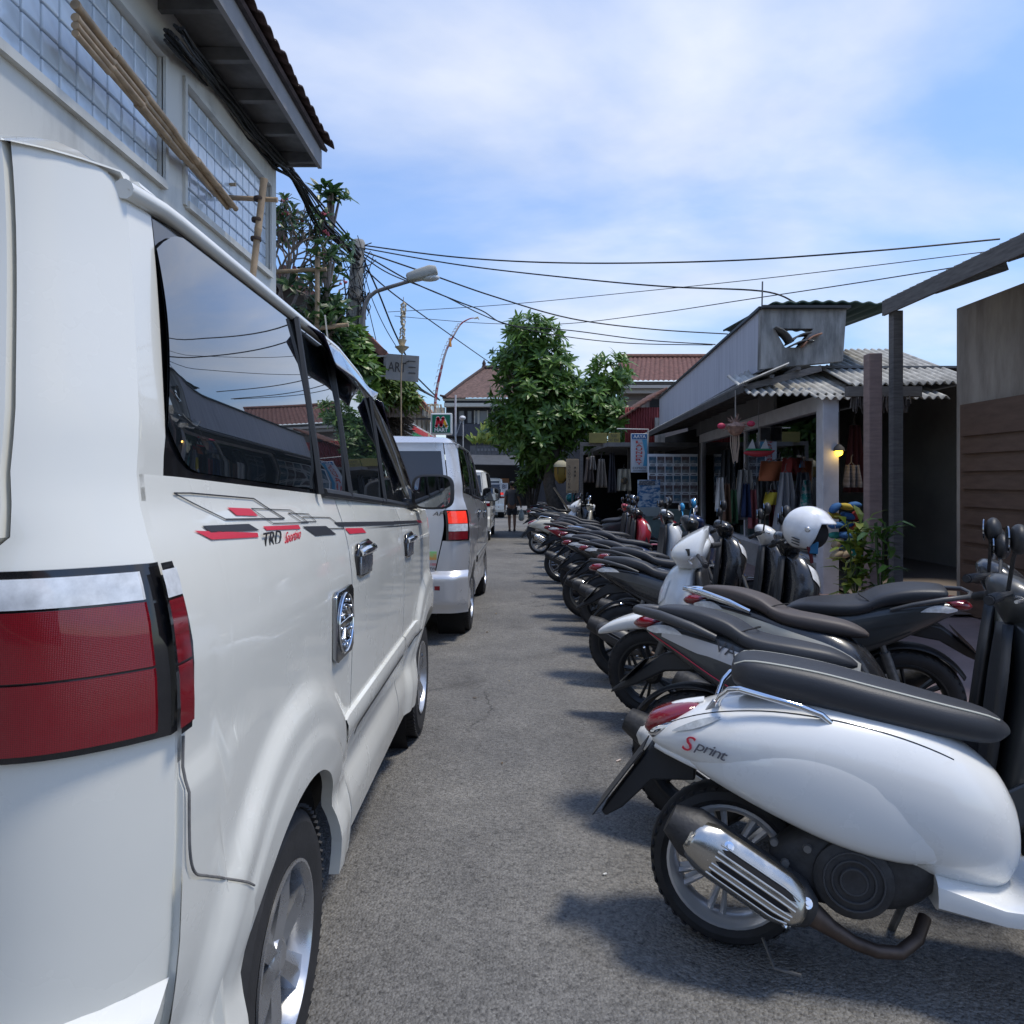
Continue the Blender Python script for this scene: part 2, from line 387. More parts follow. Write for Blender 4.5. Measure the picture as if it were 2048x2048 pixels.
def side_patch(y0, y1, zlo, zhi, flare, lean0=None, lean1=None, ret=0.03, nz=46, mirror=False):
    """body panel between two upright edges, with a folded-in rim"""
    b = B(); ys = cols(y0, y1); k = nz+1; vs = []
    for y in ys:
        a, c = zlo(y), zhi(y)
        for j in range(k):
            z = lerp(a, c, j/nz); yy = y
            if lean0: yy += lean0(z)*(1-(y-y0)/(y1-y0))
            if lean1: yy += lean1(z)*((y-y0)/(y1-y0))
            vs.append((side_x(yy, z, flare), yy, z))
    n = len(ys); fs = [(i*k+j, (i+1)*k+j, (i+1)*k+j+1, i*k+j+1) for i in range(n-1) for j in range(nz)]
    rim = [i*k for i in range(n)]+[(n-1)*k+j for j in range(1, k)]+[i*k+nz for i in range(n-2, -1, -1)]+[j for j in range(nz-1, 0, -1)]
    o = len(vs); m = len(rim)
    for q in rim: p = vs[q]; vs.append((p[0]-ret, p[1], p[2]))
    fs += [(rim[(i+1) % m], rim[i], o+i, o+(i+1) % m) for i in range(m)]
    if mirror: vs = [(2*XM-x, y, z) for x, y, z in vs]
    b.add(vs, fs); return b
RL = 0.085
def rear_lean(z): return RL*sstep(1.25, 1.95, z)
def rear_y(t, z):
    a = abs(t); y = 0.93+0.11*(max(0, a-0.78)/0.22)**2
    return y+RL*sstep(1.25, 1.95, z)-0.012*(1-a*a)
def rear_pt(t, z, lift=0.0):
    hw = abs(XM)+side_x(1.1, z, 0.0)
    return (XM+t*hw, rear_y(t, z)-lift, z)
def rear_patch(t0, t1, z0, z1, lift=0.0, nu=14, nv=14, ret=0.02, shape=None):
    b = B(); k = nv+1; vs = []
    for i in range(nu+1):
        for j in range(nv+1):
            tt, zz = lerp(t0, t1, i/nu), lerp(z0, z1, j/nv)
            if shape: tt, zz = shape(i/nu, j/nv)
            vs.append(rear_pt(tt, zz, lift))
    fs = [(i*k+j, (i+1)*k+j, (i+1)*k+j+1, i*k+j+1) for i in range(nu) for j in range(nv)]
    rim = [i*k for i in range(nu+1)]+[nu*k+j for j in range(1, k)]+[i*k+nv for i in range(nu-1, -1, -1)]+[j for j in range(nv-1, 0, -1)]
    o = len(vs); m = len(rim)
    for q in rim: p = vs[q]; vs.append((p[0], p[1]+ret, p[2]))
    fs += [(rim[(i+1) % m], rim[i], o+i, o+(i+1) % m) for i in range(m)]
    b.add(vs, fs); return b

def car_wheel(root, cx, cy, cz, r, wd, out, rimc=ALLOY, nsp=6, rr=0.60):
    """wheel with its axle along x; out=+1 if the outer face looks to +x"""
    t = B(); h = wd/2
    prof = [(r*rr, -h*0.9), (r*0.72, -h), (r*0.88, -h*1.0), (r*0.965, -h*0.82), (r, -h*0.6), (r, h*0.6), (r*0.965, h*0.82), (r*0.88, h*1.0), (r*0.72, h), (r*rr, h*0.9)]
    t.lathe([(a, b_*out) for a, b_ in prof], (cx, cy, cz), (1, 0, 0), 40)
    for k in range(70):                                  # tread blocks on the shoulders
        a = 2*math.pi*k/70
        for sgn in (-1, 1):
            c = Vector((cx+sgn*h*0.68, cy+math.cos(a)*(r-0.0025), cz+math.sin(a)*(r-0.0025)))
            t.box(c, (h*0.46, 0.0225*r/0.325, 0.008), Matrix.Rotation(a-math.pi/2, 3, 'X') @ Matrix.Rotation(0.35*sgn, 3, 'Z'))
    wheel = t.build('wheel', RUBBER, root, 30)
    rm = B(); R1 = r*rr*1.02
    rm.lathe([(R1, h*0.93*out), (R1*1.0, h*0.99*out), (R1*0.965, h*1.0*out), (R1*0.93, h*0.86*out), (R1*0.88, h*0.2*out), (R1*0.86, -h*0.8*out)], (cx, cy, cz), (1, 0, 0), 40)
    for k in range(nsp):
        a = 2*math.pi*k/nsp+0.3
        def pt(rad, da, x): return (cx+x*out, cy+math.cos(a+da)*rad, cz+math.sin(a+da)*rad)
        x0, x1 = h*0.62, h*0.80
        w0, w1 = 0.30, 0.24
        ring = [pt(R1*0.16, -0.9*w0/0.35, x0), pt(R1*0.16, 0, x0+h*0.16), pt(R1*0.16, 0.9*w0/0.35, x0)]
        ring2 = [pt(R1*0.60, -w1*1.05, x1-h*0.05), pt(R1*0.60, 0, x1+h*0.10), pt(R1*0.60, w1*1.05, x1-h*0.05)]
        ring3 = [pt(R1*0.93, -w1*0.80, x1), pt(R1*0.93, 0, x1+h*0.03), pt(R1*0.93, w1*0.80, x1)]
        back = [pt(R1*0.93, w1*0.8, x1-h*0.4), pt(R1*0.93, -w1*0.8, x1-h*0.4), pt(R1*0.16, -0.7, x0-h*0.4), pt(R1*0.16, 0.7, x0-h*0.4)]
        vs = ring+ring2+ring3+back
        rm.add(vs, [(0,1,4,3),(1,2,5,4),(3,4,7,6),(4,5,8,7),(0,3,6,10),(0,10,10+1,0)[:3],(2,12,9,8),(2,8,5),(6,7,8,9,10)])
    rm.lathe([(0.0, h*0.80*out), (R1*0.14, h*0.82*out), (R1*0.2, h*0.74*out), (R1*0.24, h*0.55*out), (R1*0.24, 0)], (cx, cy, cz), (1, 0, 0), 20)
    rm.build('rim', rimc, wheel, 25)
    d = B(); d.lathe([(0.0, h*0.15*out), (R1*0.66, h*0.15*out), (R1*0.66, -h*0.1*out)], (cx, cy, cz), (1, 0, 0), 24)
    d.build('brake_disc', mat('disc_dark', (0.08, 0.075, 0.07), 0.5, metal=0.6, var=0.3), wheel)
    nb = B()
    for k in range(5):
        a = 2*math.pi*k/5; nb.lathe([(0.010, h*0.70*out), (0.010, h*0.86*out), (0.0, h*0.88*out)], (cx, cy+math.cos(a)*R1*0.17, cz+math.sin(a)*R1*0.17), (1, 0, 0), 6)
    return wheel

def decal(root, px, m, name='stripe', lift=0.0022, nu=8, nv=2, flare=1.0):
    """four pixel corners -> sticker lying on the body side"""
    q = [van_yz(u, v, flare) for u, v in px]
    b = B()
    def fn(a, c):
        y = lerp(lerp(q[0][0], q[1][0], a), lerp(q[3][0], q[2][0], a), c); z = lerp(lerp(q[0][1], q[1][1], a), lerp(q[3][1], q[2][1], a), c)
        return (side_x(y, z, flare)+lift, y, z)
    b.grid(fn, nu, nv); return b.build(name, m, root)
def decal_line(root, pts, wpx, m, name='pinstripe', lift=0.0024):
    b = B(); q = [van_yz(u, v) for u, v in pts]
    for (y0, z0), (y1, z1) in zip(q, q[1:]):
        d = Vector((y1-y0, z1-z0)); l = d.length; d /= l; wv = wpx*(y0+y1)/2/F/2*1.15; nx = Vector((-d.y, d.x))*wv; d2 = d*wv*0.8
        b.grid(lambda a, c: (lambda y, z: (side_x(y, z)+lift, y, z))(lerp(y0-d2.x, y1+d2.x, a)+nx.x*(c*2-1), lerp(z0-d2.y, z1+d2.y, a)+nx.y*(c*2-1)), max(2, int(l/0.05)), 1)
    return b.build(name, m, root)

def make_van(root, paint, near):
    fl = 1.0 if near else 0.35
    sill = lambda y: arch(y, 0.30 if y > 1.2 else 0.50)
    tops = lambda y: belt(y)
    S1, S2, S3 = 2.205, 3.27, 3.93
    ln3 = lambda z: 0.06*max(0, z-0.8)-0.10*max(0, 0.8-z)
    side_patch(1.045, S1-0.005, sill, tops, fl, lean0=rear_lean).build('rear_quarter_panel', paint, root, 25)
    d1 = side_patch(S1+0.005, S2-0.005, sill, tops, fl).build('sliding_door', paint, root, 25)
    d2 = side_patch(S2+0.005, S3-0.005, sill, tops, fl, lean1=ln3).build('front_door', paint, root, 25)
    side_patch(S3+0.005, 4.78, sill, tops, fl, lean0=ln3).build('front_wing', paint, root, 25)
    side_patch(1.045, 4.78, lambda y: arch(y, 0.30), tops, fl, mirror=True, nz=20, lean0=rear_lean).build('far_side_panel', paint, root, 25)
    # band of pillars above the belt (gloss black), rear pillar in body colour
    zt = lambda y: max(belt(y)+0.002, rail(y)-0.035)
    for mir in (False, True):
        side_patch(1.122, 4.02, lambda y: belt(y), zt, 0, mirror=mir, nz=14, lean0=rear_lean).build('pillar_band', GLOSSBLK, root, 25)
        side_patch(1.045, 1.119, lambda y: belt(y), lambda y: rail(1.15)-0.035, 0, mirror=mir, nz=14, lean0=rear_lean, lean1=rear_lean).build('rear_pillar', paint, root, 25)
    # panes
    def pane(name, y0, y1, up=0.045, low=0.012, parent=root, rear=0.0):
        b = B(); nu, nv = 28, 16
        def fn(a, c):
            y = lerp(y0, y1, a); z0 = belt(y)+low; z1 = max(z0+0.004, rail(y)-up)
            if rear: z1 = max(z1, rail(1.25)-up-0.01)
            if rear:                                    # rounded lower rear corner
                e = max(0, 1-a*nu/4.0); z0 += rear*e*e*0.07; z1 -= 0.05*e*e
            z = lerp(z0, z1, c)
            if rear: y += rear_lean(z)*(1-a)
            return (side_x(y, z, 0)+0.005+0.010*math.sin(math.pi*c), y, z)
        b.grid(fn, nu, nv); b.grid(lambda a, c: tuple(Vector(fn(a, c))-Vector((0.004, 0, 0))), nu, nv)
        return b.build(name, TINT, parent, 60)
    pane('quarter_window', 1.118, 1.985, rear=1.0)
    pane('sliding_window', 2.035, 2.36); pane('sliding_window', 2.40, 2.985); pane('front_window', 3.075, 3.93)
    for yb in (2.01, 2.38, 3.03):
        b = B(); b.tube([(side_x(yb, z, 0)+0.012, yb-0.02*(z-1.4), z) for z in [lerp(belt(yb), rail(yb)-0.03, k/8) for k in range(9)]], 0.012, 6)
        b.build('window_bar', BLACKP, root)
    # belt moulding
    for ya, yb in ((2.06, 2.95), (2.96, 3.86)):
        b = B(); b.tube([(side_x(y, belt(y)-0.004, fl)+0.006, y, belt(y)+0.006) for y in [lerp(ya, yb, k/14) for k in range(15)]], 0.014, 8)
        b.build('belt_moulding', BLACKP, root)
    # visors over the door windows
    if near:
        for ya, yb in ((2.10, 2.93), (3.02, 3.80)):
            b = B()
            def fn(a, c):
                y = lerp(ya, yb, a); z1 = rail(y)-0.03; z = z1-0.105*c*(0.25+0.75*min(1, 8*a, 8*(1-a)))
                z = max(z, belt(y)+0.02); return (side_x(y, z, 0)+0.02+0.045*c, y, z)
            b.grid(fn, 26, 5); b.build('window_visor', mat('visor', (0.012, 0.008, 0.028), 0.08, coat=0.8), root, 60, solid=0.004)
    # roof
    def roof(a, c):
        y = lerp(1.11, 3.02, c); t = abs(2*a-1); zr = rail(y)-0.038; xr = side_x(y, zr, 0)
        hw = XM*-1+xr; x = XM+hw*(1-2*a); s = 1-t
        z = zr+0.012+0.075*(1-max(0, (t-0.80)/0.20)**2.2)+0.03*(1-t*t)
        return (x+ (0.012 if a < 0.02 else 0), y, z)
    r = B(); r.grid(roof, 40, 40); rf = r.build('roof', paint, root, 60)
    for sgn in (0.055, 0.945):
        b = B(); b.tube([tuple(Vector(roof(sgn, k/20))+Vector((0, 0, 0.004))) for k in range(2, 19)], 0.010, 6); b.build('roof_gutter', paint if near else BLACKP, rf)
    b = B(); b.grid(lambda a, c: tuple(Vector(roof(a, 0)).lerp(Vector(rear_pt(1-2*a, 1.925, 0.01)), c)), 40, 3); b.build('roof_lip', paint, root, 60)
    # rail along the roof side down the windscreen pillar
    for mir in (False, True):
        b = B(); pts = []
        for k in range(49):
            y = lerp(1.11, 4.03, k/48); z = rail(y)-0.022; x = side_x(y, z, 0)+0.004
            pts.append((2*XM-x if mir else x, y, z))
        b.tube(pts, 0.016, 10); b.build('roof_rail', paint, root, 60)
    # windscreen and bonnet
    def ws(a, c):
        y = lerp(2.98, 4.03, c); z = rail(y)-0.03; xr = side_x(y, z, 0)-0.01; hw = -XM+xr; t = 2*a-1
        return (XM-hw*t, y+0.16*(1-t*t), z+0.03*(1-t*t)*(1-c))
    b = B(); b.grid(ws, 20, 14); b.build('windscreen', TINT, root, 60)
    def bon(a, c):
        y = lerp(4.03, 4.80, c); t = 2*a-1; xr = side_x(min(y, 4.78), belt(y)-0.005, fl); hw = -XM+xr
        return (XM-hw*t, y+0.16*(1-t*t)*(1-0.4*c), belt(y)-0.004-0.20*c**1.6+0.03*(1-t*t))
    b = B(); b.grid(bon, 16, 12); b.build('bonnet', paint, root, 60)
    def nose(a, c):
        t = 2*a-1; xr = side_x(4.78, 0.9, fl); hw = (-XM+xr)*1.0
        z = lerp(1.08, 0.28, c); return (XM-hw*t, 4.79+0.16*(1-t*t)*0.6+0.10*math.sin(math.pi*c), z)
    b = B(); b.grid(nose, 16, 12); b.build('front_bumper', paint, root, 60)
    # rear
    LZ0, LZ1 = (1.06, 1.31) if near else (0.985, 1.28)
    def hatch_e(z): return 0.635+0.10*sstep(0.60, 1.2, z)+0.10*sstep(LZ1-0.02, LZ1+0.06, z)
    def hatch_shape(i, j):
        z = lerp(0.60, 1.93, j); e = hatch_e(z); return lerp(-e, e, i), z
    hb = rear_patch(-0.74, 0.74, 0.62, 1.86, 0.006, 24, 30, shape=hatch_shape).build('tailgate', paint, root, 25)
    rear_patch(-0.80, 0.80, 1.375, 1.845, 0.012, 24, 10).build('rear_window', mat('rear_glass', (0.045, 0.047, 0.055), 0.12, spec=0.6) if not near else TINT, root, 40)
    for s in (-1, 1):
        cs = lambda z0, z1: (lambda i, j: (s*lerp(hatch_e(lerp(z0, z1, j))+0.012, 1.0, i), lerp(z0, z1, j)))
        rear_patch(0, 0, 0.50, LZ0, 0.002, 14, 14, shape=cs(0.50, LZ0)).build('rear_corner_panel', paint, root, 25)
        rear_patch(0, 0, LZ1, 1.93, 0.002, 14, 14, shape=cs(LZ1, 1.93)).build('rear_corner_panel', paint, root, 25)
        def lamp(z0, z1, m, nm, par):
            sh = lambda i, j: (s*lerp(0.757, 1.0, i), lerp(z0, z1, j))
            q = rear_patch(s*0.765, s*1.0, z0, z1, 0.014, 10, 8, 0.03, shape=sh)
            if True:                                     # wrap round onto the side
                zz = lambda c: lerp(z0, z1, c)
                q.grid(lambda a, c: ((side_x(1.05, zz(c), 0)+0.014 if s > 0 else 2*XM-side_x(1.05, zz(c), 0)-0.014), 1.028+(0.05 if near else 0.035)*a*(1-0.3*abs(2*c-1)), zz(c)), 4, 8)
            return q.build(nm, m, par, 40)
        base = lamp(LZ0, LZ1, GLOSSBLK, 'tail_lamp', root)
        def lens(z0, z1, m, nm):
            sh = lambda i, j: (s*lerp(0.785, 0.985, i), lerp(z0, z1, j))
            rear_patch(0, 0, z0, z1, 0.020, 8, 6, 0.02, shape=sh).build(nm, m, base, 40)
            b = B(); b.grid(lambda a, c: ((side_x(1.05, lerp(z0, z1, c), 0)+0.0155 if s > 0 else 2*XM-side_x(1.05, lerp(z0, z1, c), 0)-0.0155), 1.022+(0.045 if near else 0.03)*a, lerp(z0, z1, c)), 3, 6); b.build(nm, m, base)
        BRK = mat('brake_light', (0.75, 0.035, 0.02), 0.1, coat=1.0, emit=0.5, var=0.5, vscale=18)
        cuts = ((0.80, 0.96, CLEARL, 'clear_lens'), (0.42, 0.785, REDL, 'brake_lens'), (0.04, 0.405, REDL, 'lower_lens')) if near else ((0.56, 0.96, BRK, 'brake_lens'), (0.31, 0.545, CLEARL, 'reverse_lens'), (0.04, 0.30, REDL, 'lower_lens'))
        for f0, f1, m_, nm_ in cuts: lens(lerp(LZ0, LZ1, f0), lerp(LZ0, LZ1, f1), m_, nm_)
    def bump_shape(i, j): return lerp(-1.0, 1.0, i), lerp(0.33, 0.70, j)
    bp = B()
    def bump(a, c):
        t = 2*a-1; z = lerp(0.30, 0.70, c); p = rear_pt(t, 0.75); fl2 = 0.075*sstep(0.70, 0.64, z)-0.05*sstep(0.42, 0.30, z)
        return (XM+t*(-XM-0.505), p[1]-fl2, z)
    bp.grid(bump, 40, 16)
    for s in (-1, 1):                                    # bumper ends running to the wheel arches
        bp.grid(lambda a, c: ((lambda y, z: ((side_x(y, z, fl)+0.006 if s > 0 else 2*XM-side_x(y, z, fl)-0.006), y, z))(lerp(1.035, 1.30, a), lerp(0.30, interp([(1.035, 0.87), (1.06, 0.83), (1.12, 0.80), (1.20, 0.752), (1.30, 0.685)], lerp(1.035, 1.30, a)), c))), 12, 10)
    bo = bp.build('rear_bumper', paint, root, 50)
    for s in (-1, 1):
        b = B(); b.box((XM+s*0.50, 0.858, 0.545), (0.17, 0.02, 0.05)); b.build('reflector', REDL, bo, bevel=0.006)
        b = B(); b.box((XM+s*0.50, 0.857, 0.505), (0.21, 0.014, 0.012)); b.build('reflector_trim', CHROME if not near else paint, bo, bevel=0.003)
    if near:                                             # thin grey line along the joint between wing and bumper
        b = B(); kp = [(1.05, 1.05), (1.05, 0.95), (1.055, 0.88), (1.075, 0.835), (1.12, 0.805), (1.20, 0.757), (1.30, 0.69)]; cs_ = smooth_secs([q+(1, 1, 1) for q in kp], 6); b.tube([(side_x(q[0], q[1], fl)+0.0065, q[0], q[1]) for q in cs_], 0.0022, 6); b.build('bumper_seam', mat('seam_grey', (0.16, 0.155, 0.15), 0.9, var=0.3, vscale=40), root)
    # inner shell and underside
    b = B(); b.box((XM, 2.85, 0.86), (1.34, 3.1, 0.9)); b.build('cabin_shell', DARK, root)
    b = B(); b.box((XM, 2.9, 0.36), (1.30, 3.9, 0.10)); b.build('underbody', DARK, root)
    b = B(); b.tube([(XM-0.2, 0.95, 0.30), (XM-0.2, 1.3, 0.30)], 0.03, 8); b.build('tail_pipe', mat('pipe_dark', (0.1, 0.09, 0.08), 0.5, metal=0.8), root)
    for s in (-1, 1):
        for yc in WY:
            o = -0.565; x0 = o if s > 0 else 2*XM-o
            b = B(); b.lathe([(AR+0.012, 0.0), (AR+0.012, -0.26*s), (0.0, -0.26*s)], (x0, yc, 0.33), (1, 0, 0), 36)
            b.build('wheel_arch_liner', DARK, root)
            car_wheel(root, (-0.612 if s > 0 else 2*XM+0.612), yc, WR, WR, 0.185, s, rr=0.615)
    for yg, lnf in ((S1, None), (S2, None), (S3, ln3)):   # dark strips set in the door gaps to stand for their shade
        b = B(); zs = [lerp(arch(yg, 0.32)+0.01, belt(yg)-0.01, k/40) for k in range(41)]
        b.tube([(side_x(yg+(lnf(z) if lnf else 0), z, fl)-0.007, yg+(lnf(z) if lnf else 0), z) for z in zs], 0.0052, 6); b.build('door_seal', SEAM, root)
    # bump strip along the doors
    for ya, yb in ((2.10, S2-0.005), (S2+0.005, 3.88)):
        b = B()
        def st(a, c):
            y = lerp(ya, yb, a); k = [(0.655, 0.0), (0.657, 0.014), (0.668, 0.018), (0.715, 0.018), (0.732, 0.012), (0.737, 0.0)][round(c*5)]
            return (side_x(y, k[0], fl*0.3)+k[1], y, k[0])
        b.grid(st, 20, 5); b.build('bump_strip', paint, root, 30)
        b = B(); b.grid(lambda a, c: (side_x(0, 0.665, 0)+0.0215+(side_x(lerp(ya, yb, a), 0.665, fl*0.3)-side_x(2.8, 0.665, 0)), lerp(ya+0.07, yb-0.07, a), lerp(0.664, 0.673, c)), 16, 1); b.build('strip_groove', BLACKP, root)
    # handles: recess, chrome cup, lever
    for yc, zc_ in ((2.385, 1.185), (3.40, 1.15)):
        b = B(); b.prism([(-0.115, -0.045), (-0.05, -0.06), (0.075, -0.06), (0.12, -0.035), (0.12, 0.045), (0.05, 0.062), (-0.09, 0.055), (-0.12, 0.02)], (side_x(yc, zc_, fl)+0.004, yc, zc_), (0, 1, 0), (0, 0, 1), (1, 0, 0), 0.016)
        hd = b.build('door_handle', GLOSSBLK, root, bevel=0.005)
        b = B(); b.prism([(-0.09, -0.028), (0.09, -0.034), (0.10, 0.03), (-0.085, 0.036)], (side_x(yc, zc_, fl)+0.012, yc, zc_-0.02), (0, 1, 0), (0, 0, 1), (1, 0, 0), 0.006); b.build('handle_cup', ALLOY, hd, bevel=0.002)
        b = B(); b.tube([(side_x(yc, zc_, fl)+0.014, yc-0.10, zc_+0.025), (side_x(yc, zc_, fl)+0.022, yc-0.05, zc_+0.03), (side_x(yc, zc_, fl)+0.023, yc+0.06, zc_+0.03), (side_x(yc, zc_, fl)+0.014, yc+0.105, zc_+0.025)], [0.012, 0.016, 0.016, 0.012], 10); b.build('handle_lever', CHROME, hd, 60)
    # door mirror
    for s in (1, -1):
        o = Vector((-0.44, 3.88, 1.40)); X = lambda x: x if s > 0 else 2*XM-x
        b = B(); rings = []
        for k, (dy_, sc_) in enumerate([(-0.045, 0.90), (-0.04, 1.0), (0.0, 1.0), (0.05, 0.85), (0.075, 0.45)]):
            rings.append([(X(o.x+0.01+0.115*sc_*math.copysign(abs(math.cos(a))**0.55, math.cos(a))), o.y+dy_, o.z+0.095*sc_*math.copysign(abs(math.sin(a))**0.55, math.sin(a))) for a in (2*math.pi*q/28 for q in range(28))])
        b.loft(rings); mi = b.build('door_mirror', BLACKP if near else BLACKP, root, 50)
        b = B(); b.prism([(0.105*math.copysign(abs(math.cos(a))**0.5, math.cos(a))*0.93, 0.09*math.copysign(abs(math.sin(a))**0.5, math.sin(a))*0.93) for a in (2*math.pi*q/24 for q in range(24))], (X(o.x+0.01), o.y-0.047, o.z), (1, 0, 0), (0, 0, 1), (0, -1, 0), 0.006)
        b.build('mirror_glass', mat('mirror', (0.35, 0.37, 0.40), 0.02, metal=1.0), mi)
        b = B(); b.tube([(X(-0.60), 3.86, 1.33), (X(-0.53), 3.87, 1.335), (X(-0.50), 3.88, 1.36)], [0.03, 0.03, 0.026], 10); b.build('mirror_arm', BLACKP, mi)
    return hb

white_van = thing('white_van', 'white minivan with red and black stripe graphics on its side, closest to the camera', 'van', (0, 0, 0), (math.atan(-GR), 0, 0), 'vans in the queue')
hb = make_van(white_van, WHITE, True)
# graphics
RV = white_van
decal_line(RV, [(336,986),(370,986),(500,997),(563,1037),(443,1039),(336,986)], 2.6, BLKST)
decal_line(RV, [(495,1017),(575,1020),(612,1045),(540,1047),(495,1017)], 1.6, BLKST)
decal_line(RV, [(571,1026),(612,1028),(628,1043),(598,1044),(571,1026)], 1.5, BLKST)
decal_line(RV, [(600,1034),(655,1035),(685,1057),(622,1058)], 1.5, BLKST)
decal(RV, [(446,1015),(493,1017),(509,1032),(465,1031)], REDST, 'red_block'); decal(RV, [(519,1053),(592,1050),(596,1058),(527,1061)], REDST, 'red_block')
decal(RV, [(394,1052),(490,1048),(512,1061),(412,1066)], BLKST, 'black_block'); decal(RV, [(378,1062),(398,1061),(420,1069),(512,1067),(505,1075),(415,1080)], REDST, 'red_block') if False else decal(RV, [(378,1062),(508,1066),(510,1075),(414,1080)], REDST, 'red_block')
decal(RV, [(600,1053),(648,1052),(669,1069),(627,1072)], BLKST, 'black_block')
decal(RV, [(664,1044.5),(786,1042.5),(786,1049.5),(675,1053)], BLKST, 'belt_stripe', nu=16); decal(RV, [(786,1042),(832,1040.5),(836,1045.5),(786,1048.5)], BLKST, 'belt_stripe')
decal(RV, [(722,1056),(790,1053),(836,1049),(836,1047.3),(720,1056)][:4], BLKST, 'belt_stripe', nu=16); decal(RV, [(686,1056.5),(722,1056),(730,1065.5),(696,1068)], REDST, 'red_block')
decal(RV, [(832,1040.5),(840,1040),(843,1045),(836,1045.5)], REDST, 'stripe_tip')
y0, z0 = van_yz(538, 1078); text('lettering', 'TRD', 0.06, frame((side_x(y0, z0)+0.003, y0, z0), (0, 1, 0), (0, 0, 1)), BLKST, RV, fit=(0.115, 0.032), shear=0.2)
y0, z0 = van_yz(580, 1075); text('lettering', 'Sportivo', 0.05, frame((side_x(y0, z0)+0.003, y0, z0), (0, 1, 0.03), (0, 0, 1)), REDST, RV, fit=(0.125, 0.034), shear=0.5, ext=0.0005)
# fuel flap cover in chrome with its relief
b = B(); b.prism([(-0.105, -0.085), (-0.085, -0.10), (0.085, -0.10), (0.105, -0.085), (0.105, 0.085), (0.085, 0.10), (-0.085, 0.10), (-0.105, 0.085)], (side_x(2.06, 1.03)+0.007, 2.06, 1.03), (0, 1, 0), (0, 0, 1), (1, 0, 0), 0.014)
ff = b.build('fuel_flap', mat('dark_chrome', (0.30, 0.31, 0.33), 0.14, metal=1.0, rvar=0.05, vscale=40), RV, bevel=0.004)
xf = side_x(2.06, 1.03)+0.016
b = B(); b.tube([(xf, 2.06+0.085*math.cos(a), 1.03+0.085*math.sin(a)) for a in (2*math.pi*k/32 for k in range(33))], 0.0035, 6); b.build('raised_ring', CHROME, ff)
for k in range(12):
    a = 2*math.pi*k/12+0.1; b = B(); b.ball((xf, 2.06+0.066*math.cos(a), 1.03+0.066*math.sin(a)), 0.0055, n=8, m=5); b.build('stud', CHROME, ff)
b = B(); b.box((xf-0.002, 2.06, 1.03), (0.006, 0.165, 0.02)); b.build('raised_bar', CHROME, ff, bevel=0.003)
text('lettering', 'HARLEY', 0.02, frame((xf+0.004, 2.06, 1.03), (0, 1, 0), (0, 0, 1)), GLOSSBLK, ff, fit=(0.12, 0.013)) if False else None
for (a_, b_) in (((-0.03, 0.045), (0.03, 0.02)), ((-0.035, 0.02), (0.0, 0.05)), ((0.035, 0.02), (0.0, 0.05)), ((-0.03, -0.045), (0.0, -0.02)), ((0.03, -0.045), (0.0, -0.02)), ((-0.02, -0.05), (0.02, -0.05))):
    b = B(); b.tube([(xf, 2.06+a_[0], 1.03+a_[1]), (xf, 2.06+b_[0], 1.03+b_[1])], 0.006, 6); b.build('relief', CHROME, ff)
b = B(); b.tube([(-0.80, 3.12, 1.96), (-0.80, 3.02, 2.16)], 0.0035, 6); b.build('aerial', mat('aerial_grey', (0.4, 0.4, 0.38), 0.4), RV)

silver_van = thing('silver_van', 'silver minivan with lit red tail lamp, second in the queue', 'van', (0.085, 5.52, G(5.52)), (math.atan(-GR), 0, -0.018), 'vans in the queue')
make_van(silver_van, SILVER, False); silver_van.scale = (1, 1, 0.955)
text('lettering', 'APV', 0.08, frame((-0.745, 0.905, 1.245), (1, 0, 0), (0, 0, 1)), GLOSSBLK, silver_van, fit=(0.155, 0.04), shear=0.3, ext=0.004)
b = B(); b.box((-0.855, 0.912, 0.845), (0.14, 0.006, 0.08)); b.build('hologram_sticker', mat('hologram', (0.65, 0.30, 0.08), 0.25, col2=(0.25, 0.65, 0.25), vscale=6, lo=0.42, hi=0.58), silver_van)
text('lettering', 'STW', 0.05, frame((-0.83, 0.912, 0.722), (1, 0, 0), (0, 0, 1)), BLKST, silver_van, fit=(0.075, 0.024), shear=0.2)
text('lettering', '100', 0.05, frame((-0.815, 0.912, 0.762), (1, 0, 0), (0, 0, 1)), REDST, silver_van, fit=(0.05, 0.024))
text('lettering', 'V', 0.05, frame((-0.875, 0.912, 0.765), (1, 0, 0), (0, 0, 1)), mat('blue_sticker', (0.03, 0.2, 0.45), 0.4), silver_van, fit=(0.03, 0.028))
# ---------------------------------------------------------------- scooters
def supz(b, secs, n=20, cap=True):
    """loft upwards: (z, xc, hx, hw, exponent)"""
    rings = []
    for z, xc, hx, hw, e in secs:
        ring = []
        for k in range(n):
            a = 2*math.pi*k/n; c, d = math.cos(a), math.sin(a)
            ring.append((xc+hx*math.copysign(abs(c)**(2/e), c), hw*math.copysign(abs(d)**(2/e), d), z))
        rings.append(ring)
    return b.loft(rings, cap)
def sec_at(secs, x):
    if x <= secs[0][0]: return secs[0]
    for a, b_ in zip(secs, secs[1:]):
        if x <= b_[0]:
            t = (x-a[0])/(b_[0]-a[0]); return tuple(lerp(p, q, t) for p, q in zip(a, b_))
    return secs[-1]
def skin(secs, x, ang, lift=0.0, side=-1):
    """point on a body loft; ang 0 = mid-height at the side, + up"""
    s = sec_at(secs, x); e = s[4]; c, d = math.cos(ang), math.sin(ang)
    return (x, side*((s[3]+lift)*abs(c)**(2/e)), s[1]+(s[2]+lift)*math.copysign(abs(d)**(2/e), d))
def skin_patch(secs, xa, xb, lo, hi, lift=0.004, nu=14, nv=4, side=-1):
    b = B(); b.grid(lambda a, c: skin(secs, lerp(xa, xb, a), lerp(lo(a), hi(a), c), lift, side), nu, nv); return b

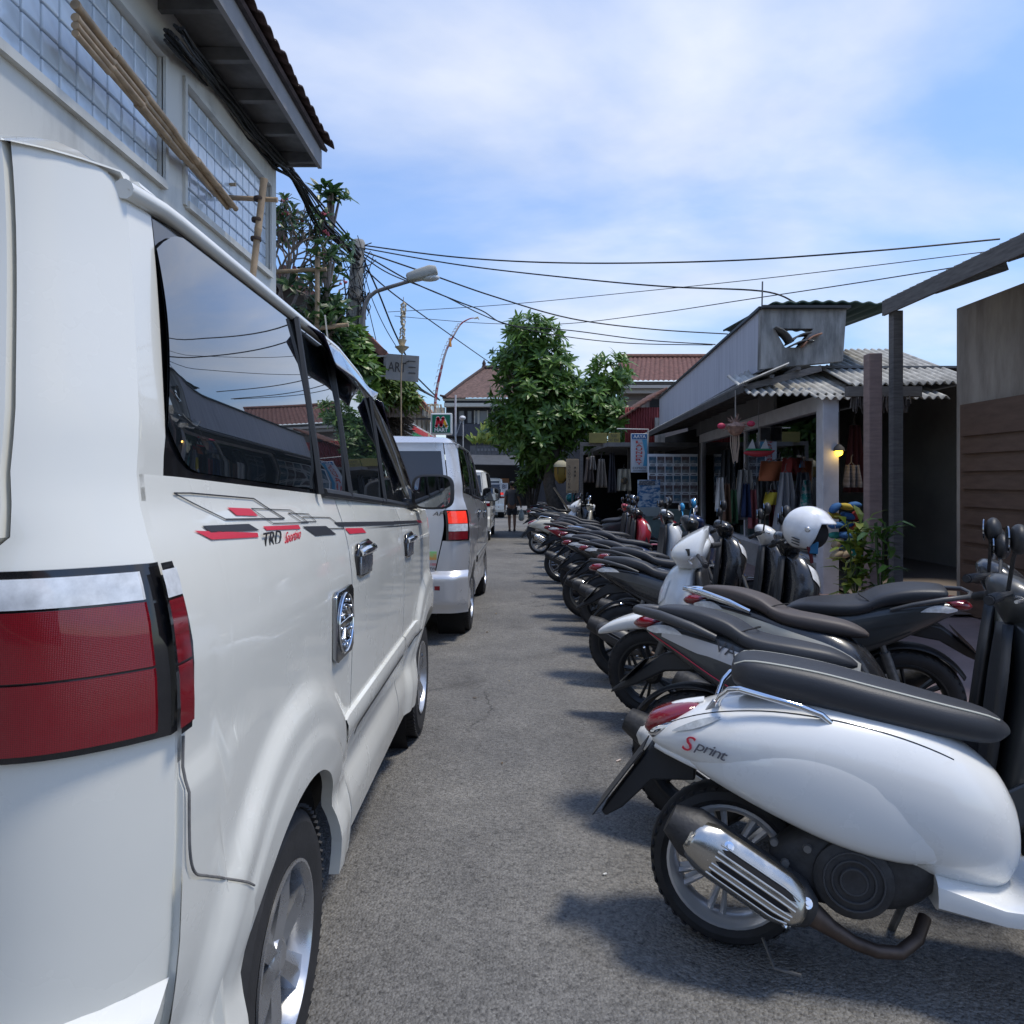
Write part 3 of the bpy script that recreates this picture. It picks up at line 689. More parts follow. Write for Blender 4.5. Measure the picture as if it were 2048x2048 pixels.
SPOKED = {}
def bike_wheel(root, x, r, wd, rimm, nsp=8, rr=0.66, pair=False, hubm=None):
    b = B(); h = wd/2
    b.lathe([(r*rr, -h*0.75), (r*(rr+0.06), -h*0.86), (r*0.84, -h), (r*0.93, -h*0.86), (r*0.985, -h*0.5), (r, 0), (r*0.985, h*0.5), (r*0.93, h*0.86), (r*0.84, h), (r*(rr+0.06), h*0.86), (r*rr, h*0.75)], (x, 0, r), (0, 1, 0), 44)
    for k in range(40):
        a = 2*math.pi*k/40
        for s in (-1, 1):
            c = Vector((x+math.cos(a)*r*0.958, s*h*0.60, r+math.sin(a)*r*0.958))
            b.box(c, (0.016*r/0.24, h*0.55, 0.006), Matrix.Rotation(math.pi/2-a, 3, 'Y') @ Matrix.Rotation(0.5*s, 3, 'Z'))
    wh = b.build('wheel', RUBBER, root, 35)
    R1 = r*rr*1.03
    b = B()
    b.lathe([(R1, -h*0.72), (R1, -h*0.84), (R1*0.955, -h*0.86), (R1*0.90, -h*0.70), (R1*0.84, -h*0.35), (R1*0.83, 0), (R1*0.84, h*0.35), (R1*0.90, h*0.70), (R1*0.955, h*0.86), (R1, h*0.84), (R1, h*0.72)], (x, 0, r), (0, 1, 0), 44)
    for k in range(nsp):
        a = 2*math.pi*k/nsp
        for da in ((-0.13, 0.13) if pair else (0.0,)):
            A = a+da; w0, w1 = (0.011, 0.020) if pair else (0.018, 0.024)
            d = Vector((math.cos(A), 0, math.sin(A))); t = Vector((-math.sin(A), 0, math.cos(A)))
            c0 = Vector((x, 0, r))+d*R1*0.22; c1 = Vector((x, 0, r))+d*R1*0.87; vs = []
            for c, wv, hh in ((c0, w0, h*0.5), (c1, w1, h*0.42)):
                vs += [c-t*wv/2-Vector((0, hh*0.7, 0)), c-Vector((0, hh, 0)), c+t*wv/2-Vector((0, hh*0.7, 0)), c+t*wv/2+Vector((0, hh*0.7, 0)), c+Vector((0, hh, 0)), c-t*wv/2+Vector((0, hh*0.7, 0))]
            b.add(vs, [(i, (i+1) % 6, 6+(i+1) % 6, 6+i) for i in range(6)])
    b.lathe([(0.0, -h*0.9), (R1*0.2, -h*0.9), (R1*0.3, -h*0.5), (R1*0.3, h*0.5), (R1*0.2, h*0.9), (0, h*0.9)], (x, 0, r), (0, 1, 0), 20)
    b.build('rim', rimm, wh, 30); return wh
def fender_arc(x, r, R2, hw, a0, a1, n=22, tip=0.0, drop=0.3):
    b = B()
    def fn(a, c):
        A = math.radians(lerp(a0, a1, a)); t = 2*c-1; wv = hw*(1-tip*max(0, (a-0.55)/0.45)**1.5)
        rad = R2-drop*hw*abs(t)**2.4
        return (x+math.cos(A)*rad, wv*t, r+math.sin(A)*rad)
    b.grid(fn, n, 10); return b
def muffler(root, pts, rad, m, shieldm, slots=0, y=-0.19):
    b = B(); b.tube(pts, rad, 18); mu = b.build('muffler', m, root, 40)
    a = Vector(pts[1]); c = Vector(pts[-2]); d = (c-a).normalized(); up = Vector((0, -1, 0)).cross(d); L_ = (c-a).length; r0 = max(rad)
    if shieldm:
        def sp(t, q, lift=0.010):                        # outer half of the can
            ang = lerp(-1.15, 1.15, q); rr_ = r0+lift
            e = min(1, 5*t, 5*(1-t))**0.5
            return a+d*L_*lerp(-0.06, 1.02, t)+Vector((0, -1, 0))*rr_*math.cos(ang)*(0.93+0.07*e)+up*rr_*math.sin(ang)*(0.5+0.5*e)
        b = B(); b.grid(lambda t, q: sp(t, q), 20, 12); sh = b.build('heat_shield', shieldm, mu, 50, solid=0.003)
        for k in range(slots):
            q = 0.5+(k-(slots-1)/2)*0.19
            b = B(); b.grid(lambda t, s: sp(lerp(0.10, 0.74, t), q+(s-0.5)*0.085*min(1, 9*t, 9*(1-t))**0.5, 0.0135), 14, 2); b.build('slot', SEAM, sh)
            for e in (-1, 1):
                b = B(); b.tube([sp(lerp(0.08, 0.76, t/10), q+e*0.055, 0.0125) for t in range(11)], 0.0035, 6); b.build('slot_lip', shieldm, sh)
        for t, q in ((0.70, 0.22), (0.02, 0.16), (0.06, 0.92)):
            b = B(); p = sp(t, q, 0.012); nrm = (p-(a+d*((p-a).dot(d)))).normalized()
            b.lathe([(0.0, 0.006), (0.007, 0.006), (0.008, 0.0), (0.015, -0.001), (0.016, -0.004)], p, nrm, 12); b.build('bolt', CHROME, sh)
    return mu
def mirrors(root, m, glassm, x=1.0, z0=1.06, z1=1.23, w0=0.15, w1=0.29, rx=0.03, ry=0.062, rz=0.05):
    for s in (-1, 1):
        b = B(); b.tube([(x, s*w0, z0), (x+0.01, s*lerp(w0, w1, 0.5), lerp(z0, z1, 0.65)), (x+0.01, s*w1, z1-rz*0.8)], 0.007, 6)
        b.ball((x+0.02, s*w1, z1), rx, ry, rz, 14, 10); mi = b.build('mirror', m, root, 50)
        b = B(); b.prism([(ry*0.88*math.cos(a), rz*0.88*math.sin(a)) for a in (2*math.pi*k/18 for k in range(18))], (x-0.002-rx*0.30, s*w1, z1), (0, 1, 0), (0, 0, 1), (-1, 0, 0), 0.004); b.build('mirror_glass', glassm, mi)
RIML = mat('rim_silver', (0.62, 0.63, 0.65), 0.3, metal=0.6, var=0.05)
MIRG = mat('mirror', (0.35, 0.37, 0.40), 0.02, metal=1.0)
SEATB = mat('seat_black', (0.028, 0.030, 0.036), 0.48, bump=0.10, bscale=260)
SEATBR = mat('seat_brown', (0.075, 0.062, 0.058), 0.55, bump=0.10, bscale=260)
ENG = mat('engine_dark', (0.03, 0.03, 0.032), 0.55, var=0.4, vscale=25, bump=0.3, bscale=40)
ENGG = mat('engine_grey', (0.18, 0.18, 0.18), 0.5, metal=0.6, var=0.3, vscale=20)
GREYP = mat('grey_plastic', (0.055, 0.057, 0.062), 0.42, bump=0.06, bscale=300)
def controls(root, x, z, w=0.34, coverm=BLACKP):
    """handlebar with grips and levers"""
    b = B(); b.tube([(x-0.05, -w, z-0.01), (x+0.02, -w*0.4, z+0.015), (x+0.02, w*0.4, z+0.015), (x-0.05, w, z-0.01)], 0.011, 8); hbar = b.build('handlebar', BLACKP, root)
    for s in (-1, 1):
        b = B(); b.tube([(x-0.055, s*w, z-0.012), (x-0.02, s*(w-0.12), z)], [0.018, 0.017], 10); b.tube([(x-0.058, s*(w+0.02), z-0.013), (x-0.053, s*(w-0.005), z-0.011)], 0.014, 8); b.build('grip', RUBBER, hbar)
        b = B(); b.tube([(x+0.03, s*(w-0.13), z), (x+0.045, s*(w-0.06), z-0.005), (x+0.015, s*(w+0.01), z-0.012)], [0.008, 0.006, 0.006], 6); b.build('brake_lever', ALLOY, hbar)
    return hbar

def vespa(root, paint, st):
    body = smooth_secs([(-0.265,0.600,0.012,0.050,2.2),(-0.245,0.608,0.035,0.085,2.3),(-0.19,0.622,0.070,0.135,2.4),(-0.09,0.625,0.118,0.180,2.4),(0.05,0.610,0.165,0.205,2.4),
                        (0.20,0.575,0.200,0.210,2.4),(0.35,0.530,0.215,0.200,2.4),(0.47,0.485,0.205,0.180,2.4),(0.56,0.445,0.165,0.14,2.3),(0.60,0.43,0.10,0.09,2.1)], 5)
    body = [(-0.235+(q[0]+0.265)*1.16, 0.60+(q[1]-0.60)*0.92+0.006, q[2], q[3], q[4]) for q in body]
    b = B(); b.sup(body, 40); bo = b.build('body_shell', paint, root, 60)
    b = B(); b.tube([skin(body, x, -0.72, 0.002) for x in [lerp(-0.22, 0.5, k/20) for k in range(21)]], 0.010, 8); b.build('cowl_edge', paint, bo, 60)
    for sd_ in (-1, 1):
        cw = [(q[0], q[1]-0.045, q[2]*0.70, 0.050, 2.3, sd_*(q[3]*0.985-0.040)) for q in body if -0.12 < q[0] < 0.60]
        n_ = len(cw); cw = [(q[0], q[1], q[2]*math.sin(math.pi*(0.06+0.88*i/(n_-1)))**0.45, q[3]*math.sin(math.pi*(0.06+0.88*i/(n_-1)))**0.3, q[4], q[5]-sd_*0.014*(1-math.sin(math.pi*(0.04+0.92*i/(n_-1)))**0.5)) for i, q in enumerate(cw)]
        b = B(); b.sup(cw, 28); b.build('side_cowl', paint, bo, 60)
        b = B(); b.tube([skin(body, lerp(-0.20, 0.60, k/24), lerp(0.95, 0.80, k/24), 0.0008, sd_) for k in range(25)], 0.0016, 5); b.build('panel_joint', SEAM, bo)
    b = skin_patch(body, -0.165, -0.02, lambda a: lerp(0.30, 0.60, a)+0.1*(2*a-1)**2, lambda a: lerp(0.56, 0.84, a)-0.1*(2*a-1)**2, 0.006, 12, 4); b.build('indicator', mat('indicator_lens', (0.42, 0.45, 0.47), 0.12, coat=1.0, var=0.35, vscale=30), bo)
    b = skin_patch(body, -0.20, -0.075, lambda a: lerp(0.30, 0.62, a), lambda a: lerp(0.52, 0.88, a), 0.005, 10, 4, 1); b.build('indicator', CLEARL, bo)
    # tail lamp on the rear end with chrome edge
    tl = smooth_secs([(-0.315,0.672,0.012,0.045,2.2),(-0.295,0.682,0.034,0.070,2.4),(-0.235,0.705,0.040,0.078,2.4),(-0.165,0.732,0.028,0.060,2.2),(-0.13,0.742,0.008,0.03,2)], 4)
    tl = [(q[0]+0.055, q[1]-0.030, q[2], q[3], q[4]) for q in tl]
    b = B(); b.sup(tl, 24); t = b.build('tail_lamp', REDL, root, 50)
    b = B(); b.sup([(q[0]+0.012, q[1]-0.016, q[2]*0.95, q[3]*1.07, q[4]) for q in tl], 24); b.build('lamp_bezel', CHROME, t, 50)
    b = B(); b.sup(smooth_secs([(-0.245,0.67,0.01,0.02,2),(-0.165,0.71,0.012,0.03,2),(-0.075,0.735,0.01,0.02,2)],3), 12); b.build('lamp_fin', paint, t, 50)
    # seat with piping
    seat = smooth_secs([(-0.125,0.835,0.012,0.06,2.6),(-0.11,0.838,0.040,0.10,3.2),(-0.05,0.835,0.058,0.125,3.4),(0.12,0.815,0.062,0.135,3.2),(0.28,0.785,0.062,0.135,3.0),(0.45,0.755,0.056,0.115,2.8),(0.58,0.735,0.045,0.08,2.6),(0.63,0.73,0.015,0.04,2.2)], 4)
    seat = [(q[0]+0.135, q[1]+0.002, q[2], q[3], q[4]) for q in seat]
    b = B(); b.sup(seat, 28); se = b.build('seat', SEATB, root, 50)
    for s in (-1, 1):
        b = B(); b.tube([skin(seat, x, 0.80, 0.001, s) for x in [lerp(0.02, 0.735, k/24) for k in range(25)]], 0.0035, 6); b.build('seat_piping', mat('piping', (0.55, 0.55, 0.48), 0.6), se)
    # chrome grab rail
    for s in (-1, 1):
        b = B(); b.tube([(-0.035, s*0.085, 0.735), (-0.02, s*0.12, 0.775), (0.005, s*0.145, 0.803), (0.035, s*0.155, 0.810), (0.20, s*0.165, 0.777), (0.26, s*0.160, 0.757), (0.285, s*0.150, 0.735)], 0.0095, 10); b.build('grab_rail', CHROME, root, 60)
    b = B(); b.box((-0.045, -0.085, 0.73), (0.03, 0.02, 0.05), Matrix.Rotation(0.6, 3, 'Y')); b.build('rail_clamp', ALLOY, root, bevel=0.004)
    bike_wheel(root, 0, 0.243, 0.125, RIML, 7, 0.745, True)
    bike_wheel(root, 1.30, 0.238, 0.105, RIML, 7, 0.745, True)
    # rear mudguard and number plate
    b = B(); b.prism([(-0.10,0.56),(-0.24,0.585),(-0.255,0.56),(-0.40,0.355),(-0.385,0.34),(-0.33,0.375),(-0.235,0.475),(-0.10,0.49)], (0,0,0), (1,0,0), (0,0,1), (0,-1,0), 0.10); mg = b.build('rear_mudguard', BLACKP, root, bevel=0.006)
    b = B(); b.bar((-0.262, 0, 0.575), (-0.418, 0, 0.356), 0.19, 0.004, up=(0.8, 0, 0.5)); b.build('number_plate', BLACKP, root)
    # engine side, muffler
    b = B(); b.sup(smooth_secs([(0.12,0.30,0.05,0.04,2.4,-0.09),(0.18,0.31,0.09,0.07,2.6,-0.08),(0.30,0.33,0.13,0.10,2.8,-0.06),(0.48,0.34,0.12,0.10,2.6,-0.05),(0.58,0.34,0.05,0.06,2.2,-0.04)], 3), 18); en = b.build('engine', ENG, root, 50)
    b = B(); b.lathe([(0.0, 0.012), (0.035, 0.014), (0.04, 0.008), (0.085, 0.010), (0.105, 0.0), (0.11, -0.05)], (0.34, -0.165, 0.31), (0, -1, 0), 28); b.build('fan_cover', ENG, en, 30)
    for k in range(3):
        b = B(); b.tube([(0.34+(0.035+0.022*k)*math.cos(a), -0.178, 0.31+(0.035+0.022*k)*math.sin(a)) for a in (2*math.pi*q/24 for q in range(25))], 0.003, 5); b.build('fan_ring', GREYP, en)
    for px_, pz_ in ((0.13, 0.385), (0.20, 0.20), (0.22, 0.38), (0.16, 0.33)):
        b = B(); b.lathe([(0.0, 0.012), (0.011, 0.012), (0.013, 0.0)], (px_, -0.165, pz_), (0, -1, 0), 8); b.build('bolt', ENGG, en)
    muffler(root, [(0.225,-0.165,0.205),(0.185,-0.172,0.228),(-0.105,-0.178,0.385),(-0.165,-0.178,0.415)], [0.045,0.072,0.074,0.042], ENG, mat('steel_shield', (0.52, 0.50, 0.46), 0.24, metal=0.95, rvar=0.08, vscale=18, var=0.08), 3)
    b = B(); b.tube([(0.54,-0.05,0.19),(0.51,-0.10,0.15),(0.46,-0.14,0.125),(0.40,-0.155,0.125),(0.34,-0.16,0.14),(0.28,-0.163,0.17),(0.225,-0.165,0.205)], [0.018,0.018,0.018,0.018,0.019,0.024,0.036], 14); b.build('exhaust_pipe', mat('pipe_rust', (0.10, 0.075, 0.062), 0.5, metal=0.7, var=0.3, vscale=15), root)
    b = B(); b.tube([(0.10,-0.13,0.09),(0.13,-0.20,0.05),(0.20,-0.20,0.045)], 0.005, 6); b.build('stand_spring', ENGG, root)
    # floor, leg shield, steering column, front mudguard
    b = B(); b.sup([(0.55,0.30,0.05,0.17,4),(0.70,0.285,0.035,0.20,4),(0.95,0.29,0.035,0.20,4),(1.02,0.32,0.05,0.19,4)], 20); b.build('floorboard', paint, root)
    b = B(); b.grid(lambda a, c: (lerp(0.98, 1.13, c)+0.05*(abs(2*a-1))**2*-1+0.03*math.sin(math.pi*c), (2*a-1)*interp([(0,0.19),(0.3,0.24),(0.7,0.24),(0.92,0.16),(1,0.09)], c), lerp(0.30, 0.96, c)), 14, 16); b.build('leg_shield', paint, root, 60, solid=0.03)
    supz(b2 := B(), [(0.94,1.08,0.05,0.06,2.2),(0.99,1.09,0.075,0.11,2.4),(1.04,1.09,0.085,0.15,2.4),(1.075,1.07,0.06,0.10,2.2),(1.085,1.06,0.02,0.04,2)], 20); b2.build('headset', paint, root, 60)
    b = B(); b.lathe([(0.0,0.03),(0.06,0.02),(0.075,0.0),(0.08,-0.02)], (1.17,0,1.0), (1,0,-0.15), 20); b.build('headlamp', CLEARL, root)
    controls(root, 1.06, 1.03); mirrors(root, CHROME, MIRG, 1.06, 1.05, 1.20)
    b = fender_arc(1.30, 0.238, 0.30, 0.085, 10, 165, drop=0.75); b.build('front_mudguard', paint, root, 60, solid=0.006)
    b = B(); b.tube([(1.30,0.075,0.24),(1.22,0.07,0.42),(1.12,0.02,0.85)], 0.022, 8); b.build('fork', ENGG, root)
    b = B(); b.tube([(0.55,0.10,0.24),(0.50,0.22,0.01)], 0.012, 6); b.build('side_stand', ENGG, root)
    if st.get('text'):
        p = skin(body, -0.045, -0.02, 0.003); q = skin(body, 0.02, -0.075, 0.003)
        ex = (Vector(q)-Vector(p)).normalized(); ey = (Vector(skin(body, -0.03, 0.2, 0.003))-Vector(skin(body, -0.03, -0.12, 0.003))).normalized()
        text('lettering', 'S', 0.06, frame(Vector(skin(body, -0.112, 0.03, 0.006)), ex, ey), REDST, root, fit=(0.044, 0.048), shear=0.45)
        text('lettering', 'print', 0.05, frame(Vector(skin(body, -0.048, -0.035, 0.006)), ex, ey), GREYST, root, fit=(0.105, 0.040), shear=0.45, spacing=0.85)

def matic(root, c, st):
    """step-through scooter; c: colours"""
    paint, pan, seatm = c['paint'], c['panel'], c['seat']
    body = smooth_secs([(-0.345,0.815,0.012,0.035,2.4),(-0.30,0.802,0.036,0.075,2.8),(-0.17,0.765,0.076,0.112,3.2),(0.0,0.705,0.118,0.135,3.4),(0.2,0.635,0.150,0.145,3.0),(0.38,0.565,0.180,0.145,2.8),(0.50,0.50,0.175,0.125,2.6),(0.585,0.45,0.11,0.09,2.2)], 4)
    b = B(); b.sup(body, 30); bo = b.build('rear_body', paint, root, 40)
    for s in (-1, 1):
        skin_patch(body, -0.24, 0.50, lambda a: lerp(-0.05, 0.15, a), lambda a: lerp(0.25, 0.62, a), 0.004, 18, 4, s).build('side_panel', pan, bo, 40)
        skin_patch(body, -0.10, 0.48, lambda a: lerp(-0.55, -0.95, a), lambda a: lerp(-0.40, -0.30, a), 0.004, 18, 4, s).build('side_trim', c.get('trim', GREYP), bo, 40)
        skin_patch(body, -0.315, -0.14, lambda a: -0.12+0.35*a, lambda a: -0.12+0.35*a+0.50*math.sin(math.pi*min(1, 0.08+a*0.92)), 0.009, 14, 5, s).build('indicator', CLEARL, bo, 50)
        if c.get('line'):
            b = B(); b.tube([skin(body, lerp(-0.3, 0.5, k/20), lerp(-0.3, -0.5, k/20), 0.003, s) for k in range(21)], 0.0025, 5); b.build('pinstripe', c['line'], bo)
    b = B(); b.sup(smooth_secs([(-0.385,0.818,0.010,0.05,2.2),(-0.36,0.822,0.026,0.075,2.6),(-0.30,0.826,0.028,0.078,2.6),(-0.25,0.832,0.010,0.05,2.2)],3), 20); b.build('tail_lamp', REDL, root, 50)
    seat = smooth_secs([(-0.275,0.878,0.008,0.06,2.8),(-0.25,0.880,0.030,0.10,3.4),(-0.10,0.868,0.042,0.125,3.8),(0.03,0.840,0.040,0.132,3.8),(0.11,0.800,0.038,0.138,3.6),(0.18,0.782,0.040,0.14,3.6),(0.30,0.770,0.042,0.122,3.4),(0.41,0.760,0.038,0.088,3.0),(0.48,0.748,0.024,0.05,2.5),(0.51,0.742,0.008,0.02,2.2)], 4)
    b = B(); b.sup(seat, 24); se = b.build('seat', seatm, root, 50)
    b = B(); b.tube([skin(seat, 0.12+0.05*math.cos(a), math.pi/2-a if False else lerp(-0.3, math.pi+0.3, k/16), 0.001, 1) if False else (0.115-0.03*math.cos(2*math.pi*k/16), -0.135*math.cos(math.pi*k/16), sec_at(seat, 0.115)[1]+0.052*abs(math.sin(math.pi*k/16))**0.5) for k in range(17) for a in (0,)], 0.003, 5); b.build('seat_seam', SEAM, se)
    grm = c.get('rail', GREYP)
    b = B(); b.tube([(0.0,-0.140,0.80),(-0.10,-0.150,0.835),(-0.24,-0.140,0.868),(-0.36,-0.09,0.880),(-0.385,0,0.880),(-0.36,0.09,0.880),(-0.24,0.140,0.868),(-0.10,0.150,0.835),(0.0,0.140,0.80)], [q*c.get('railr', 0.62) for q in (0.014,0.020,0.022,0.020,0.018,0.020,0.022,0.020,0.014)], 10); b.build('grab_rail', grm, root, 60)
    r = c.get('r', 0.28); wx = -0.10
    bike_wheel(root, wx, r, 0.105, c['rim'], c.get('nsp', 5), 0.70, c.get('pair', True)); bike_wheel(root, 1.28, r, 0.09, c['rim'], c.get('nsp', 5), 0.72, c.get('pair', True))
    # rear mudguard tail, plate
    if c.get('longtail', True):
        b = B(); b.prism([(-0.02,0.70),(-0.16,0.72),(-0.25,0.70),(-0.47,0.525),(-0.485,0.50),(-0.36,0.555),(-0.24,0.625),(-0.10,0.645)], (0,0,0), (1,0,0), (0,0,1), (0,-1,0), 0.10); b.build('rear_mudguard', BLACKP, root, bevel=0.012)
        b = B(); b.bar((-0.31, 0, 0.675), (-0.415, 0, 0.565), 0.22, 0.005, up=(0.7, 0, 0.6)); b.build('number_plate', GLOSSBLK, root)
    b = fender_arc(wx, r, r+0.03, 0.055, 40, 150); b.build('hugger', BLACKP, root, 60, solid=0.006)
    b = B(); b.sup(smooth_secs([(-0.12,0.27,0.05,0.05,2.4),(0.06,0.30,0.09,0.10,2.8),(0.32,0.33,0.14,0.12,3.0),(0.50,0.34,0.13,0.12,2.8),(0.60,0.34,0.06,0.08,2.2)], 3), 18); en = b.build('engine', ENG, root, 50)
    b = B(); b.lathe([(0.0, 0.012), (0.03, 0.015), (0.08, 0.010), (0.10, 0.0), (0.105, -0.04)], (0.33, -0.125, 0.30), (0, -1, 0), 24); b.build('fan_cover', GREYP, en, 30)
    b = B(); b.prism([(-0.06,0.24),(0.05,0.20),(0.42,0.22),(0.47,0.30),(0.42,0.38),(0.10,0.36),(-0.05,0.31)], (0,0.13,0), (1,0,0), (0,0,1), (0,-1,0), 0.07); b.build('gear_case', ENGG, en, bevel=0.02)
    mm = c.get('muffler', ENG)
    muffler(root, [(0.10,-0.165,0.235),(0.03,-0.172,0.260),(-0.27,-0.178,0.400),(-0.345,-0.178,0.430)], [0.036,0.062,0.066,0.050], mm, c.get('shield', GREYP), c.get('slots', 1))
    b = B(); b.tube([(0.52,-0.05,0.20),(0.44,-0.11,0.14),(0.25,-0.14,0.16),(0.10,-0.165,0.235)], 0.018, 10); b.build('exhaust_pipe', mat('pipe_rust', (0.10, 0.075, 0.062), 0.5, metal=0.7, var=0.3, vscale=15), root)
    for s in (-1, 1):
        b = B(); b.tube([(-0.06, s*0.10, 0.30), (0.04, s*0.11, 0.62)], 0.016, 8); b.tube([(-0.048, s*0.10, 0.34), (0.022, s*0.108, 0.56)], 0.027, 10); b.build('shock_absorber', c.get('shock', ENGG), root)
        b = B(); b.bar((0.42, s*0.15, 0.335), (0.52, s*0.20, 0.33), 0.03, 0.02); b.build('footpeg', ENGG, root)
    # floor and tunnel
    b = B(); b.sup(smooth_secs([(0.52,0.34,0.08,0.14,3.6),(0.66,0.305,0.055,0.17,4),(0.86,0.30,0.05,0.175,4),(0.98,0.33,0.07,0.16,3.5)],3), 20); b.build('floorboard', c.get('floor', GREYP), root, 40)
    for s in (-1, 1):
        b = B(); b.prism([(0.34,0.36),(0.47,0.50),(0.60,0.455),(0.72,0.375),(0.95,0.40),(1.03,0.46),(1.05,0.36),(0.98,0.265),(0.62,0.235),(0.42,0.255)], (0, s*0.172, 0), (1,0,0), (0,0,1), (0,-1,0), 0.022); b.build('side_skirt', c.get('skirt', paint), root, bevel=0.008)
    # front apron
    ap = B(); sec = smooth_secs([(0.27,1.00,0.05,0.09,2.4),(0.38,1.03,0.085,0.155,2.8),(0.55,1.07,0.105,0.20,3.0),(0.72,1.105,0.115,0.215,3.0),(0.84,1.10,0.105,0.185,2.8),(0.93,1.075,0.085,0.13,2.5),(0.97,1.06,0.05,0.08,2.2)], 3)
    supz(ap, sec, 24); fa = ap.build('front_apron', c.get('apron', paint), root, 40)
    def ap_pt(a, z, lift=0.004):
        q = sec_at(sec, z); e = q[4]; cc, dd = math.cos(a), math.sin(a)
        return (q[1]+(q[2]+lift)*math.copysign(abs(cc)**(2/e), cc), (q[3]+lift)*math.copysign(abs(dd)**(2/e), dd), z)
    for s in (-1, 1):
        b = B(); b.grid(lambda a, k: ap_pt(s*lerp(0.10, 1.15, a), lerp(lerp(0.70, 0.80, a), lerp(0.82, 0.90, a), k), 0.005), 12, 5); b.build('headlamp', CLEARL, fa, 50)
        b = B(); b.grid(lambda a, k: ap_pt(s*lerp(0.5, 1.45, a), lerp(lerp(0.42, 0.62, a), lerp(0.52, 0.69, a), k), 0.006), 12, 4); b.build('apron_trim', c.get('apron2', GREYP), fa, 50)
    b = B(); b.grid(lambda a, k: (lerp(0.93, 1.0, k)-0.02*abs(2*a-1), (2*a-1)*interp([(0,0.13),(0.3,0.19),(0.7,0.20),(1,0.13)], k), lerp(0.36, 0.95, k)), 12, 12); b.build('inner_shield', BLACKP, root, 60, solid=0.03)
    supz(hs := B(), smooth_secs([(0.95,1.03,0.05,0.06,2.2),(1.0,1.03,0.075,0.13,2.6),(1.05,1.02,0.085,0.155,2.6),(1.10,0.99,0.065,0.12,2.4),(1.125,0.975,0.03,0.06,2.2)], 3), 22)
    hs.build('headset', c.get('headset', paint), root, 50)
    b = B(); b.grid(lambda a, k: (1.055+0.035*math.cos((a-0.5)*2)-0.03*k, (a-0.5)*0.20, lerp(1.04, 1.10, k)), 8, 4); b.build('cowl_lamp', CLEARL, root, 50)
    controls(root, 0.97, 1.045, 0.33)
    if c.get('tall'):
        supz(q := B(), smooth_secs([(0.97,1.04,0.07,0.13,3.4),(1.04,1.05,0.095,0.185,4.0),(1.10,1.03,0.085,0.17,3.8),(1.15,0.99,0.05,0.135,3.6),(1.185,0.955,0.015,0.10,3.0)], 3), 28); q.build('handlebar_cowl', c['tall'], root, 35)
        for sg_ in (-1, 1):
            b = B(); b.grid(lambda a, k: (lerp(1.12, 1.02, a)+0.018*(1-a), sg_*lerp(0.10, 0.192, a), lerp(1.035, 1.075, k)+0.02*a), 8, 3); b.build('cowl_vent', GLOSSBLK, root, solid=0.004)
    if c.get('mirror', True): mirrors(root, c.get('mirrorm', BLACKP), MIRG, 0.98, 1.06, 1.235)
    tip = c.get('tip', 0.3)
    if c.get('beak'):
        b = B(); b.sup(smooth_secs([(0.99,0.50,0.05,0.06,2.6),(1.08,0.575,0.055,0.080,3.0),(1.22,0.612,0.048,0.088,3.2),(1.38,0.600,0.044,0.085,3.2),(1.52,0.556,0.036,0.062,2.8),(1.60,0.520,0.018,0.030,2.4),(1.615,0.510,0.006,0.012,2.2)], 4), 24)
    else: b = fender_arc(1.28, r, r+0.035, 0.075, 160, c.get('fend', 25), tip=tip)
    b.build('front_mudguard', c.get('fender', paint), root, 40, solid=0.0 if c.get('beak') else 0.006)
    for s in (-1, 1):
        b = B(); b.tube([(1.28, s*0.075, r), (1.17, s*0.075, 0.60)], [0.022, 0.022], 10); b.build('fork_leg', ENGG, root)
    b = B(); b.tube([(0.50,0.10,0.24),(0.44,0.24,0.012)], 0.011, 6); b.build('side_stand', ENGG, root)
    if st.get('text'):
        p = Vector(skin(body, 0.10, 0.36, 0.007)); q = Vector(skin(body, 0.20, 0.38, 0.007)); ex = (q-p).normalized()
        ey = (Vector(skin(body, 0.1, 0.5, 0.007))-Vector(skin(body, 0.1, 0.2, 0.007))).normalized()
        text('lettering', st['text'], 0.06, frame(p, ex, ey), BLKST, root, fit=(0.20, 0.05), shear=0.2)
    if st.get('front_text'):
        a = 1.0; p = Vector(ap_pt(a, 0.47, 0.010)); ex = (Vector(ap_pt(a+0.1, 0.47, 0.01))-p).normalized(); ey = (Vector(ap_pt(a, 0.5, 0.01))-p).normalized()
        text('lettering', st['front_text'], 0.05, frame(p, ex, ey), ALLOY, root, fit=(0.10, 0.02))

def place(name, label, X, Y, az, lean, builder, c, st=None, steer=0, group='motor scooters parked along the kerb'):
    th = math.radians(90-az)
    o = thing(name, label, 'scooter', (X, Y, G(Y)), (0, 0, 0), group)
    Rz = Matrix.Rotation(th, 4, 'Z'); Rx = Matrix.Rotation(math.radians(-lean), 4, 'X')
    o.rotation_euler = (Rz @ Rx).to_euler()
    builder(o, c, st or {}); return o

